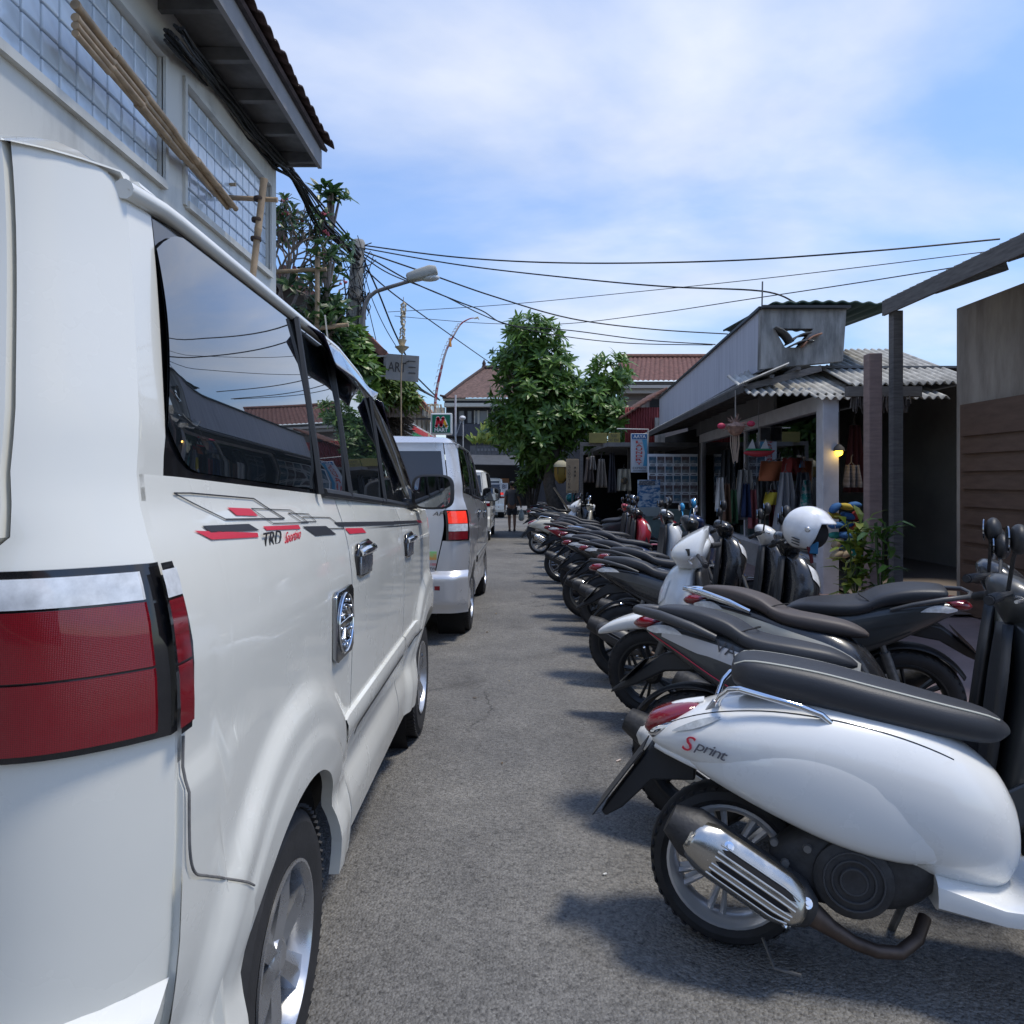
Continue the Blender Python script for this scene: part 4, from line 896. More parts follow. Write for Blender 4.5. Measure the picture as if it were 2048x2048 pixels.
WH2 = mat('scooter_white', (0.78, 0.79, 0.78), 0.28, coat=0.9, rvar=0.06, vscale=3, var=0.02)
BLK2 = mat('scooter_black', (0.02, 0.021, 0.024), 0.25, coat=0.5, rvar=0.08, vscale=8)
GRY2 = mat('scooter_grey', (0.05, 0.053, 0.055), 0.36, coat=0.3, rvar=0.06, vscale=8)
RED2 = mat('scooter_red', (0.42, 0.02, 0.035), 0.28, coat=0.8)
CRM2 = mat('scooter_cream', (0.58, 0.55, 0.46), 0.35, coat=0.6)
BLU2 = mat('scooter_blue', (0.03, 0.28, 0.55), 0.35, coat=0.5)
RIMB = mat('rim_black', (0.03, 0.031, 0.033), 0.4, metal=0.3)
RIMG = mat('rim_grey', (0.16, 0.165, 0.17), 0.4, metal=0.5)
WHSH = mat('white_metal_shield', (0.66, 0.66, 0.64), 0.45, var=0.25, vscale=30)

place('motor_scooter', 'white rounded scooter with steel muffler guard and black seat, closest to the camera', 0.68, 2.24, 108, 4, lambda o, c, s: vespa(o, c, s), WH2, {'text': True})
place('motor_scooter', 'dark grey scooter with red pinstripe and VAR lettering behind the white rounded scooter', 0.85, 2.93, 120, 7, matic,
      dict(paint=GRY2, panel=mat('silver_panel', (0.5, 0.5, 0.52), 0.35, metal=0.3), seat=SEATB, rim=RIMB, line=REDST, railr=1.0, shield=WHSH, muffler=ENG, apron=GRY2), {'text': 'VARIO'})
place('motor_scooter', 'cream and black scooter with a brown seat and chrome grab rail', 1.20, 3.55, 126, 7, matic,
      dict(paint=BLK2, panel=CRM2, seat=SEATBR, rim=RIMB, rail=CHROME, railr=0.8, apron=CRM2, longtail=False))
place('motor_scooter', 'white scooter facing the road with white front mudguard and black leg shield', 2.06, 3.92, -68, 5, matic,
      dict(paint=GRY2, panel=GRY2, seat=SEATB, rim=RIMB, apron=WH2, apron2=GLOSSBLK, headset=WH2, fender=WH2, tip=0.55, fend=15, beak=True, mirror=False, tall=WH2), {'front_text': 'HONDA'})
sE = place('motor_scooter', 'black scooter with an open white helmet hung on its handlebar', 0.93, 5.20, 108, 7, matic,
      dict(paint=BLK2, panel=GRY2, seat=SEATB, rim=RIMB, headset=BLK2, apron=BLK2, apron2=CHROME))
place('motor_scooter', 'black scooter with matt black muffler and black wheels in mid row', 1.02, 6.95, 103, 9, matic,
      dict(paint=BLK2, panel=GRY2, trim=ALLOY, seat=SEATB, rim=RIMB, longtail=True, apron=BLK2))
place('motor_scooter', 'grey and silver scooter with blue mirrors in mid row', 0.93, 7.75, 92, 6, matic,
      dict(paint=GRY2, panel=mat('silver_panel', (0.5, 0.5, 0.52)), seat=SEATB, rim=RIMG, mirrorm=BLU2, apron=GRY2))
place('motor_scooter', 'black scooter with white front apron beside the red rounded scooter', 1.0, 9.2, 90, 5, matic,
      dict(paint=GRY2, panel=WH2, seat=SEATB, rim=RIMG, apron=WH2, headset=BLK2, fender=WH2))
place('motor_scooter', 'red scooter with silver wheel and black seat past the white apron scooter', 0.86, 10.7, 95, 7, matic,
      dict(paint=RED2, panel=RED2, seat=SEATBR, rim=ALLOY, apron=RED2, headset=BLK2, nsp=8))
place('motor_scooter', 'black scooter standing between the red scooter and the cream one', 1.10, 12.6, 95, 8, matic,
      dict(paint=GRY2, panel=GRY2, seat=SEATB, rim=RIMG, apron=RED2))
place('motor_scooter', 'cream rounded scooter carrying a black side box', 0.60, 15.4, 93, 6, lambda o, c, s: vespa(o, c, s), CRM2)
b = B(); b.box((0.42, -0.26, 0.46), (0.42, 0.16, 0.40)); bx_ = b.build('side_box', mat('dark_green_box', (0.02, 0.035, 0.035), 0.5), bpy.data.objects['motor_scooter.010'], bevel=0.015)
place('motor_scooter', 'black scooter with white side panel just past the helmet scooter', 1.10, 6.05, 104, 7, matic,
      dict(paint=BLK2, panel=WH2, seat=SEATB, rim=RIMG, apron=BLK2, headset=WH2, longtail=False))
place('motor_scooter', 'dark blue scooter with silver muffler guard in mid row', 1.14, 8.45, 106, 9, matic,
      dict(paint=mat('scooter_navy', (0.015, 0.03, 0.09), 0.28, coat=0.6), panel=GRY2, seat=SEATB, rim=RIMB, shield=WHSH, longtail=False, skirt=GREYP, mirrorm=CHROME))
place('motor_scooter', 'white scooter with black seat next to the red rounded one', 1.16, 9.95, 92, 6, matic,
      dict(paint=WH2, panel=WH2, seat=SEATB, rim=ALLOY, nsp=9, apron=RED2, headset=WH2, rail=CHROME))
place('motor_scooter', 'matt grey scooter with chrome mirrors beyond the red one', 0.98, 11.6, 104, 9, matic,
      dict(paint=mat('scooter_matt', (0.09, 0.09, 0.09), 0.6), panel=BLK2, seat=SEATB, rim=RIMG, mirrorm=CHROME, longtail=False))
place('motor_scooter', 'red and white scooter ahead of the cream rounded one', 1.20, 13.7, 90, 7, matic,
      dict(paint=RED2, panel=WH2, seat=SEATB, rim=RIMG, apron=WH2, headset=RED2))
# the far end of the row: fewer differences, copies of two of the bikes with other colours
def recolour(root, swaps):
    for ch in root.children_recursive:
        if ch.type == 'MESH':
            for sl in ch.material_slots:
                if sl.material and sl.material.name in swaps: sl.link = 'OBJECT'; sl.material = swaps[sl.material.name]
far = [(0.75, 18.0, 92, 'black scooter with a red tail lamp beside the leaning tree trunk', BLK2), (1.15, 20.2, 94, 'grey scooter parked just past the leaning tree trunk', GRY2), (0.95, 22.0, 90, 'dark scooter under a teal helmet at the far end of the row', BLK2),
       (1.3, 24.2, 95, 'red scooter second from the far end of the row', RED2), (1.2, 26.3, 92, 'white scooter at the far end of the row', WH2)]
src = bpy.data.objects['motor_scooter.005']
for X, Y, az, lab, pm in far:
    c = copy_tree(src); c.location = (X, Y, G(Y)); c['label'] = lab
    c.rotation_euler = (Matrix.Rotation(math.radians(90-az), 4, 'Z') @ Matrix.Rotation(math.radians(-7), 4, 'X')).to_euler()
    if pm is not BLK2:
        for ch in c.children_recursive:
            if ch.type == 'MESH' and ch.name.split('.')[0] in ('rear_body', 'front_apron', 'headset', 'side_panel'):
                ch.material_slots[0].link = 'OBJECT'; ch.material_slots[0].material = pm
c = copy_tree(bpy.data.objects['motor_scooter.003']); c.location = (2.35, 14.6, G(14.6)); c['label'] = 'white and black motorbike facing the road beside the dark open shop'
c.rotation_euler = (Matrix.Rotation(math.radians(90+75), 4, 'Z') @ Matrix.Rotation(math.radians(-6), 4, 'X')).to_euler()

# helmet on the black scooter
def helmet(name, label, loc, rot, m, scale=1.0, lining=True):
    o = thing(name, label, 'helmet', loc, rot); s = scale
    b = B(); nu, nv = 36, 22
    def fn(a, c):
        A = 2*math.pi*a; T = lerp(0.0, 1.0, c)
        front = 0.5+0.5*math.cos(A)                       # 1 at the face opening (x forward)
        fo = sstep(0.60, 0.74, front)
        low = lerp(2.55, 1.27, fo)                        # how far down the shell runs
        t = T*low; r = 0.135*s
        x = r*1.10*math.sin(t)*math.cos(A); y = r*0.94*math.sin(t)*math.sin(A); z = r*1.02*math.cos(t)
        if fo > 0.01 and T > 0.82: x += 0.014*s*fo*(T-0.82)/0.18
        return (x, y, z)
    b.grid(fn, nu, nv); b.build('shell', m, o, 60, solid=0.008*s)
    b = B(); b.ball((0.0, 0, -0.022*s), 0.116*s, 0.110*s, 0.108*s, 18, 12); b.build('lining', mat('helmet_lining', (0.015, 0.013, 0.014), 0.9), o, 60)
    for q in (-1, 1):
        b = B(); b.lathe([(0, 0.006), (0.012, 0.006), (0.016, 0.002), (0.018, 0)], (0.01*s, q*0.128*s, 0.005*s), (0, q, 0), 16); b.build('visor_screw', ALLOY, o)
    b = B(); b.grid(lambda a, c: tuple(Vector((0.150*s*math.sin(t)*1.0, 0, 0)) + Vector((0, (c-0.5)*0.045*s, 0.140*s*math.cos(t))) for t in (lerp(0.25, 1.35, a),))[0] if False else (0.1515*s*math.sin(lerp(0.2, 1.45, a)), (c-0.5)*0.045*s, 0.1405*s*math.cos(lerp(0.2, 1.45, a))), 14, 2); b.build('stripe', mat('helmet_stripe', (0.40, 0.33, 0.36), 0.4), o)
    for k in range(3):
        b = B(); b.box((-0.055*s, -0.120*s, (-0.055-0.016*k)*s), (0.045*s, 0.02*s, 0.006*s), Matrix.Rotation(0.5, 3, 'Z') @ Matrix.Rotation(0.35, 3, 'Y')); b.build('side_mark', BLKST, o)
    b = B(); b.tube([(0.01*s, -0.085*s, -0.09*s), (0.03*s, -0.06*s, -0.16*s), (0.035*s, -0.05*s, -0.20*s)], 0.011*s, 6); b.build('chin_strap', mat('strap_red', (0.12, 0.015, 0.02), 0.8), o)
    b = B(); b.box((0.045*s, -0.075*s, -0.105*s), (0.05*s, 0.012*s, 0.075*s)); b.build('cheek_pad', mat('pad_blue', (0.02, 0.14, 0.28), 0.7), o, bevel=0.005)
    return o
hp = P(1617, 1058, 4.38)
helmet('helmet', 'white open-face helmet hung on the black scooter handlebar', hp, (0.0, 0.05, math.radians(-30)), mat('helmet_white', (0.82, 0.83, 0.85), 0.3, coat=0.7, var=0.05, vscale=30), 1.0)
helmet('helmet', 'small teal helmet on the far scooter', (1.80, 21.9, G(22)+1.12), (0, 0, 1.0), mat('teal', (0.05, 0.38, 0.36), 0.35, coat=0.5), 1.05)
# ---------------------------------------------------------------- surroundings: materials
PLASTER = mat('grey_plaster', (0.45, 0.44, 0.41), 0.9, col2=(0.64, 0.63, 0.585), vscale=1.2, stretch=(2, 2, 0.5), lo=0.25, hi=0.5, bump=0.15, bscale=40)
CONCRETE = mat('weathered_concrete', (0.13, 0.128, 0.12), 0.95, col2=(0.36, 0.35, 0.33), vscale=2.2, stretch=(3, 3, 0.7), lo=0.35, hi=0.62, bump=0.3, bscale=25)
FASCIA = mat('streaked_board', (0.40, 0.41, 0.46), 0.85, col2=(0.52, 0.53, 0.58), vscale=1.6, stretch=(2.5, 6, 0.35), lo=0.3, hi=0.6)
SOFFIT = mat('soffit', (0.17, 0.17, 0.17), 0.9, var=0.3, vscale=3)
TIMBER = mat('grey_timber', (0.14, 0.13, 0.12), 0.85, var=0.3, vscale=6, stretch=(1, 1, 8))
BAMBOO = mat('bamboo', (0.36, 0.26, 0.165), 0.6, var=0.3, vscale=7, bump=0.1, bscale=40)
TILE = mat('clay_tile', (0.16, 0.075, 0.055), 0.85, var=0.45, vscale=9, bump=0.2, bscale=60)
TILED = mat('dark_tile', (0.055, 0.035, 0.033), 0.85, var=0.5, vscale=8)
ASBEST = mat('corrugated_cement', (0.22, 0.215, 0.20), 0.9, col2=(0.52, 0.51, 0.47), vscale=5, stretch=(1, 1, 1), lo=0.3, hi=0.65, bump=0.2, bscale=40)
CABLE = mat('cable_black', (0.012, 0.012, 0.014), 0.6)
BARK = mat('bark', (0.10, 0.085, 0.07), 0.9, var=0.4, vscale=12, bump=0.5, bscale=30)
BARKG = mat('bark_grey', (0.26, 0.22, 0.20), 0.9, var=0.3, vscale=12, bump=0.4, bscale=30)
POLE = mat('pole_concrete', (0.30, 0.29, 0.27), 0.9, var=0.35, vscale=6, stretch=(4, 4, 1))
WPAINT = mat('white_post', (0.58, 0.58, 0.60), 0.6, var=0.12, vscale=5)
def leaf_mat(name, c, c2):
    m = bpy.data.materials.new(name); m.use_nodes = True; nt = m.node_tree; b = nt.nodes['Principled BSDF']
    g = nt.nodes.new('ShaderNodeNewGeometry'); r = nt.nodes.new('ShaderNodeValToRGB'); nt.links.new(g.outputs['Random Per Island'], r.inputs[0])
    r.color_ramp.elements[0].color = (*c, 1); r.color_ramp.elements[1].color = (*c2, 1)
    nt.links.new(r.outputs[0], b.inputs['Base Color']); b.inputs['Roughness'].default_value = 0.38
    tr = nt.nodes.new('ShaderNodeBsdfTranslucent'); nt.links.new(r.outputs[0], tr.inputs[0])
    mxs = nt.nodes.new('ShaderNodeMixShader'); mxs.inputs[0].default_value = 0.32
    out = nt.nodes['Material Output']; nt.links.new(b.outputs[0], mxs.inputs[1]); nt.links.new(tr.outputs[0], mxs.inputs[2]); nt.links.new(mxs.outputs[0], out.inputs[0])
    MATS[name] = m; return m
LEAF = leaf_mat('leaf_green', (0.045, 0.105, 0.02), (0.15, 0.27, 0.05))
LEAFD = leaf_mat('leaf_dark', (0.022, 0.055, 0.018), (0.055, 0.12, 0.035))
LEAFY = leaf_mat('leaf_yellow', (0.10, 0.17, 0.025), (0.30, 0.33, 0.05))

def thing_at(name, label, cat, loc, group=None): return thing(name, label, cat, loc, (0, 0, 0), group)
def bx(x0, x1, y0, y1, z0, z1, b=None):
    return (b or B()).box(((x0+x1)/2, (y0+y1)/2, (z0+z1)/2), (abs(x1-x0), abs(y1-y0), abs(z1-z0)))

# ---------------------------------------------------------------- left building with glass blocks
Wx = -3.2
lb = thing_at('plastered_building', 'pale grey plastered building with glass block windows and tiled eave', 'building', (Wx, 6, 0))
O = lb.location
wz0, wz1 = 4.15, 5.30
W1, W0 = (6.96, 9.39), (4.10, 6.52)
b = B(); bx(Wx-0.2, Wx, -2, 9.65, G(6)-0.1, wz0, b); bx(Wx-0.2, Wx, -2, 9.65, wz1, 5.95, b)
for y0, y1 in ((-2, W0[0]), (W0[1], W1[0]), (W1[1], 9.65)): bx(Wx-0.2, Wx, y0, y1, wz0, wz1, b)
bx(-8, Wx-0.2, 9.45, 9.65, -0.2, 5.95, b); bx(-8, Wx-0.2, -2, -1.8, -0.2, 5.95, b)
b.build('wall', PLASTER, lb, 0, off=O)
GB = mat('glass_block', (0.60, 0.67, 0.74), 0.12, coat=0.5, var=0.16, vscale=3.5, bump=0.35, bscale=9)
GROUT = mat('grout', (0.40, 0.43, 0.46), 0.9)
gbm = B().box((0, 0, 0), (0.05, 0.180, 0.180))
gb0 = gbm.build('glass_block', GB, None, 0, bevel=0.014); gb_mesh = gb0.data; bpy.data.objects.remove(gb0)
for (y0, y1) in (W0, W1):
    wnd = bx(Wx-0.16, Wx-0.075, y0, y1, wz0, wz1).build('window', GROUT, lb, 0, off=O)
    b = B()                                               # raised surround
    for q in ((y0-0.05, y0, wz0-0.05, wz1+0.05), (y1, y1+0.05, wz0-0.05, wz1+0.05)): bx(Wx-0.01, Wx+0.03, *q, b)
    bx(Wx-0.01, Wx+0.03, y0, y1, wz1, wz1+0.05, b); bx(Wx-0.01, Wx+0.05, y0, y1, wz0-0.07, wz0, b)
    b.build('window_surround', PLASTER, lb, 0, off=O)
    ny = 12; dy_ = (y1-y0)/ny; dz_ = (wz1-wz0)/6
    for i in range(ny):
        for j in range(6):
            o = bpy.data.objects.new('glass_block', gb_mesh); COL.objects.link(o); o.parent = wnd
            o.location = (Wx-0.070-O[0], y0+(i+0.5)*dy_-O[1], wz0+(j+0.5)*dz_-O[2]); o.scale = (1, dy_/0.205*1.06, dz_/0.205*1.06)
            m_ = o.modifiers.new('bevel', 'BEVEL'); m_.width = 0.012; m_.segments = 2
# eave
b = B(); bx(-2.63, -2.58, -2, 9.65, 5.64, 5.88, b); b.build('fascia_board', mat('fascia_grey', (0.26, 0.255, 0.26), 0.85, var=0.1, vscale=3), lb, 0, off=O)
b = B(); bx(Wx-0.25, -2.632, 9.60, 9.65, 5.66, 5.90, b); b.build('end_fascia', SOFFIT, lb, 0, off=O)
b = B(); b.add([(Wx, -2, 5.83), (-2.60, -2, 5.80), (-2.60, 9.6, 5.80), (Wx, 9.6, 5.83)], [(0, 1, 2, 3)]); b.build('soffit', SOFFIT, lb, 0, off=O, solid=0.02)
for k in range(13):
    y = 0.3+k*0.77; b = B(); bx(Wx, -2.63, y-0.035, y+0.035, 5.67, 5.80, b); b.build('rafter', SOFFIT, lb, 0, off=O)
b = B(); sl = 0.55
b.add([(-2.52, -2, 5.90), (-2.52, 9.70, 5.90), (-5.5, 9.70, 5.90+sl*2.98), (-5.5, -2, 5.90+sl*2.98)], [(0, 1, 2, 3)]); rf = b.build('roof', TILED, lb, 0, off=O, solid=0.04)
tb = B(); tb.grid(lambda a, c: (lerp(0.06, -0.30, c), (a-0.5)*0.235, lerp(0.0, 0.36*sl, c)+0.055*math.sin(math.pi*a)**0.8+0.012), 8, 2)
t0 = tb.build('roof_tile', TILED, None, 60); tm = t0.data; bpy.data.objects.remove(t0)
rr = random.Random(3)
for k in range(44):
    for j in range(3):
        o = bpy.data.objects.new('roof_tile', tm); COL.objects.link(o); o.parent = rf
        o.location = (-2.50-j*0.28-O[0]+rr.uniform(-0.02, 0.02), 0.2+k*0.219-O[1], 5.915+j*0.28*sl+0.02-O[2]+rr.uniform(-0.006, 0.006))
        o.rotation_euler = (0, rr.uniform(-0.05, 0.05), rr.uniform(-0.03, 0.03))
        q = o.modifiers.new('s', 'SOLIDIFY'); q.thickness = 0.016

# bamboo scaffold
def bamboo(name, root, a, b_, r=0.045, off=None, seg=0.42):
    a, b_ = Vector(a), Vector(b_); L_ = (b_-a).length; n = max(2, int(L_/seg)); pts = []; rs = []
    for k in range(n):
        for t, q in ((0.0, 1.10), (0.03, 1.10), (0.08, 0.97), (0.5, 0.96), (0.92, 0.97), (0.99, 1.06)):
            pts.append(a.lerp(b_, (k+t)/n)+Vector((0, 0, 0.012*math.sin(k*1.7)))); rs.append(r*q*(1-0.12*(k+t)/n))
    b = B(); b.tube(pts, [q*0.78 for q in rs], 12); return b.build(name, BAMBOO, root, 50, off=off)
sc1 = thing_at('bamboo_scaffold', 'lashed bamboo poles in front of the glass block window', 'scaffold', (-2.75, 8, G(8)))
for px in [((362,393),(556,402),7.9,7.9,0.040), ((528,358),(505,560),7.8,7.8,0.052), ((150,8),(472,420),4.9,7.8,0.042), ((150,34),(462,415),4.9,7.8,0.036), ((150,50),(455,418),4.9,7.75,0.034), ((150,66),(430,392),4.9,7.7,0.030), ((345,253),(370,254),7.2,7.2,0.02), ((390,373),(472,371),8.2,8.2,0.03), ((330,372),(384,420),6.9,7.1,0.028)]:
    (u0, v0), (u1, v1), ya, yb, r = px; bamboo('pole', sc1, P(u0, v0, ya), P(u1, v1, yb), r, sc1.location)
b = B()
for u, v in ((518, 398), (512, 478), (514, 440)):
    p = P(u, v, 7.8); b.lathe([(0.056, -0.02), (0.06, 0.0), (0.056, 0.02)], p, (0, 0, 1), 12)
b.build('lashing', mat('rope_dark', (0.05, 0.035, 0.03), 0.9), sc1, off=sc1.location)
sc2 = thing_at('bamboo_scaffold', 'bamboo frame standing in front of the flowering tree', 'scaffold', (-2.9, 11, G(11)))
for px in [((552,543),(654,540),0.045), ((635,505),(634,650),0.050), ((638,656),(697,651),0.045), ((634,650),(632,800),0.05)]:
    (u0, v0), (u1, v1), r = px; bamboo('pole', sc2, P(u0, v0, 10.6), P(u1, v1, 10.6), r, sc2.location)

# ---------------------------------------------------------------- cables and pole
pole = thing_at('utility_pole', 'concrete utility pole wrapped in a tangle of black wires', 'pole', P(702, 1100, 13.4)*1.0)
pole.location.z = G(13.4)
pt_top = P(717, 488, 13.4); O = pole.location
b = B(); b.tube([(O.x-0.02, 13.4, O.z), tuple(P(702, 700, 13.4)), tuple(pt_top)], [0.19, 0.155, 0.115], 14); b.build('shaft', POLE, pole, off=O)
b = B(); b.lathe([(0.0, 0.09), (0.10, 0.07), (0.13, 0.0), (0.13, -0.10)], pt_top, (0, 0, 1), 12); b.build('cap', POLE, pole, off=O)
r2 = random.Random(11); b = B()
for k in range(42):
    t = r2.random()**0.8; c = pt_top.lerp(P(703, 700, 13.35), t*0.85); pts = []; w_ = 0.35*(1-t*0.5)
    a0 = r2.uniform(0, 6.3)
    for q in range(6):
        pts.append(c+Vector((math.cos(a0+q*0.8)*w_*r2.uniform(0.3, 1), math.sin(a0+q*0.8)*0.16, r2.uniform(-0.35, 0.25)-0.08*q)))
    b.tube(pts, r2.choice((0.008, 0.010, 0.014)), 5)
tag(b.build('wire_tangle', CABLE, pole, off=O), kind='stuff')
lampo = thing_at('street_lamp', 'grey street lamp head on a curved arm beside the utility pole', 'street lamp', (P(727, 700, 13.2).x, 13.2, G(13.2))); O2 = lampo.location
b = B(); b.tube([(O2.x, 13.2, O2.z)]+[tuple(P(u, v, 13.2)) for u, v in ((727,700),(726,640),(729,612),(738,594),(752,583),(780,574),(820,562))], [0.05,0.05,0.045,0.04,0.038,0.036,0.036,0.034], 10); b.build('arm', mat('lamp_arm', (0.17, 0.16, 0.16), 0.6, metal=0.3, var=0.3), lampo, 50, off=O2)
hp0, hp1 = P(815, 562, 13.2), P(876, 545, 13.2); d = (hp1-hp0).normalized(); L_ = (hp1-hp0).length; upv = Vector((0, 1, 0)).cross(d)*-1
if upv.z < 0: upv = -upv
b = B(); rings = []
for t, w_, h_ in ((0.0, 0.05, 0.05), (0.05, 0.10, 0.08), (0.35, 0.12, 0.10), (0.8, 0.13, 0.11), (0.98, 0.10, 0.07), (1.0, 0.05, 0.03)):
    c = hp0.lerp(hp1, t); rings.append([c+Vector((0, 1, 0))*w_*math.copysign(abs(math.cos(a))**0.5, math.cos(a))+upv*(h_*math.copysign(abs(math.sin(a))**0.5, math.sin(a))+0.05) for a in (2*math.pi*k/16 for k in range(16))])
b.loft(rings); b.build('head', mat('lamp_head', (0.38, 0.38, 0.35), 0.5, var=0.1), lampo, 50, off=O2)
c = hp0.lerp(hp1, 0.68)-upv*0.05; b = B(); b.ball(c, 0.20, 0.10, 0.07, 14, 8); b.build('lens', mat('lamp_lens', (0.55, 0.56, 0.55), 0.15, coat=0.6), lampo, 60, off=O2)

def sag(a, b_, s, n=18):
    a, b_ = Vector(a), Vector(b_); return [a.lerp(b_, k/n)-Vector((0, 0, s*4*(k/n)*(1-k/n))) for k in range(n+1)]
def cable(pts, r, label, grp='overhead cables', name='overhead_cable'):
    b = B(); b.tube(pts, r, 6); o = b.build(name, CABLE, None, 60); tag(o, label, 'cable', grp); return o
bund = thing_at('cable_bundle', 'thick bundle of black cables running under the eave to the pole', 'cable bundle', P(592, 345, 10.2)); O3 = bund.location
r3 = random.Random(5)
for k in range(13):
    pts = []; dx0, dz0 = r3.uniform(-0.09, 0.09), r3.uniform(-0.08, 0.06); s0 = r3.uniform(0, 0.55)
    key = [(345, 60, 6.2), (430, 165, 7.6), (505, 262, 8.6), (560, 322, 9.5), (592, 350, 10.2), (640, 412, 11.5), (714, 498, 13.3)]
    for i, (u, v, Y) in enumerate(key):
        f = 1.0 if i < 4 else (0.5 if i == 4 else (1.6 if i == 5 else 0.8))
        drop = s0*(0.0, 0, 0, 0, 0.15, 0.75, 0.45)[i]
        pts.append(P(u, v, Y)+Vector((dx0*f+r3.uniform(-0.02, 0.02), 0, dz0*f-drop+r3.uniform(-0.02, 0.02))))
    fine = []
    for i in range(len(pts)-1):
        for q in range(4):
            t = q/4; p = pts[i].lerp(pts[i+1], t); fine.append(p+Vector((r3.uniform(-0.012, 0.012), 0, r3.uniform(-0.014, 0.014))))
    fine.append(pts[-1]); b = B(); b.tube(fine, r3.choice((0.012, 0.016, 0.020)), 6); b.build('cable', CABLE, bund, 60, off=O3)
C = cable
def thru(keys):
    pts = [P(*k) for k in keys]; out = []
    n = len(pts)
    for i in range(n-1):
        p0, p1, p2, p3 = pts[max(0, i-1)], pts[i], pts[i+1], pts[min(n-1, i+2)]
        for q in range(8):
            t = q/8; out.append(0.5*((2*p1)+(p2-p0)*t+(2*p0-5*p1+4*p2-p3)*t*t+(3*p1-p0-3*p2+p3)*t**3))
    return out+[pts[-1]]
C(thru([(722,490,13.4),(920,515,12.8),(1142,526,12.2),(1440,522,11.4),(1732,503,10.6),(2000,478,10)]), 0.013, 'topmost black cable crossing the sky from pole to the far right')
C(thru([(724,496,13.4),(920,530,12.7),(1142,556,12),(1330,573,11),(1522,582,10),(1590,605,9.9)]), 0.012, 'cable from pole to the aerial mast on the concrete gable')
C(thru([(724,502,13.4),(850,545,14),(988,593,15),(1142,637,16),(1300,658,17),(1455,668,18)]), 0.015, 'cable passing over the tree crown to the streaked fascia')
C(thru([(722,505,13.4),(820,562,14),(911,601,15),(965,622,16),(1018,650,18),(1142,661,18.5),(1290,680,18.2),(1431,689,18)]), 0.014, 'sagging cable entering the tree crown')
C(thru([(722,510,13.4),(780,548,14),(880,588,15),(990,640,17),(1100,668,18),(1250,686,18.2),(1425,690,18)]), 0.012, 'lowest sagging cable behind the tree crown')
C(thru([(776,624,24),(1000,610,22),(1250,586,20),(1500,560,18),(1732,533,16),(2000,500,15)]), 0.010, 'thin grey cable rising to the right above the tree')
C(thru([(789,632,24),(960,646,23),(1120,648,21),(1300,628,18),(1500,598,15),(1732,563,13),(2000,520,12)]), 0.010, 'thin cable rising to the right behind the tree')
C(thru([(732,540,13.4),(790,590,15),(880,655,19),(965,715,24),(1010,745,30)]), 0.014, 'cable slanting down from pole to the hip roof')
C(thru([(728,520,13.4),(757,585,13.6),(785,655,13.9),(812,712,14.2)]), 0.016, 'thick drop cable slanting down behind the grey sign')
C(thru([(728,545,13.4),(745,600,13.7),(770,655,14),(800,705,14.3)]), 0.009, 'thin drop cable from pole to the tiled roof')
C(thru([(726,560,13.4),(738,620,13.6),(752,680,13.9)]), 0.008, 'short drop cable close to the pole')

# ---------------------------------------------------------------- foliage
def leaf(b, p, d, up, L_, wd, droop=0.3):
    """one folded leaf from p along d"""
    d = d.normalized(); s = d.cross(up); s = s.normalized() if s.length > 1e-4 else Vector((1, 0, 0)); n = s.cross(d)
    m1 = p+d*L_*0.45+n*L_*0.04; m2 = p+d*L_*0.8-n*L_*droop*0.25; t = p+d*L_-n*L_*droop*0.6; w_ = wd/2
    b.add([p, m1+s*w_+n*w_*0.3, m1, m1-s*w_+n*w_*0.3, m2+s*w_*0.75, m2, m2-s*w_*0.75, t], [(0,1,2),(0,2,3),(1,4,5,2),(2,5,6,3),(4,7,5),(5,7,6)])
def whorl(b, p, ax, L_, wd, n, rnd, spread=1.1, droop=0.35):
    ax = ax.normalized(); r = ax.orthogonal().normalized(); q = ax.cross(r); a0 = rnd.uniform(0, 6.3)
    for k in range(n):
        a = a0+2*math.pi*k/n+rnd.uniform(-0.25, 0.25); sp = spread*rnd.uniform(0.55, 1.25)
        d = ax*math.cos(sp)+(r*math.cos(a)+q*math.sin(a))*math.sin(sp)
        leaf(b, p+ax*rnd.uniform(-0.03, 0.03), d, ax, L_*rnd.uniform(0.7, 1.15), wd*rnd.uniform(0.8, 1.15), droop)
def crown(blobs, n, L_, wd, rnd, nl=8, up=0.7):
    """whorls over ellipsoids: (centre, rx, ry, rz)"""
    b = B(); tips = []; tot = sum(q[1]*q[3] for q in blobs)
    for c, rx, ry, rz in blobs:
        for _ in range(int(n*rx*rz/tot)):
            v = Vector((rnd.gauss(0, 1), rnd.gauss(0, 1), rnd.gauss(0, 1))).normalized(); rad = rnd.random()**0.38
            p = Vector(c)+Vector((v.x*rx, v.y*ry, v.z*rz))*rad*rnd.uniform(0.85, 1.12)
            whorl(b, p, v*0.9+Vector((rnd.uniform(-.3, .3), rnd.uniform(-.3, .3), up)), L_, wd, nl, rnd); tips.append(p)
    return b, tips
rt = random.Random(21)
TY = 21.5
tree = thing_at('street_tree', 'broad green street tree with long glossy leaves and a leaning trunk', 'tree', (P(1120, 1040, TY).x, TY, G(TY))); OT = tree.location
def TB(u, v, ru, rv, ry=1.1, Y=TY): c = P(u, v, Y); return (c, ru*Y/F, ry, rv*Y/F)
blobs = [TB(1068,672,55,38), TB(1040,722,50,40), TB(1100,735,48,45), TB(1060,790,72,55,1.4), TB(1105,830,80,60,1.4), TB(1025,855,48,42), TB(1165,850,62,45), TB(1215,750,38,36), TB(1200,800,48,45), TB(1225,840,36,36), TB(1080,890,62,38,1.2), TB(1135,790,40,40)]
b, tips = crown(blobs, 860, 0.39, 0.10, rt, 9)
b.build('crown', LEAF, tree, 0, off=OT)
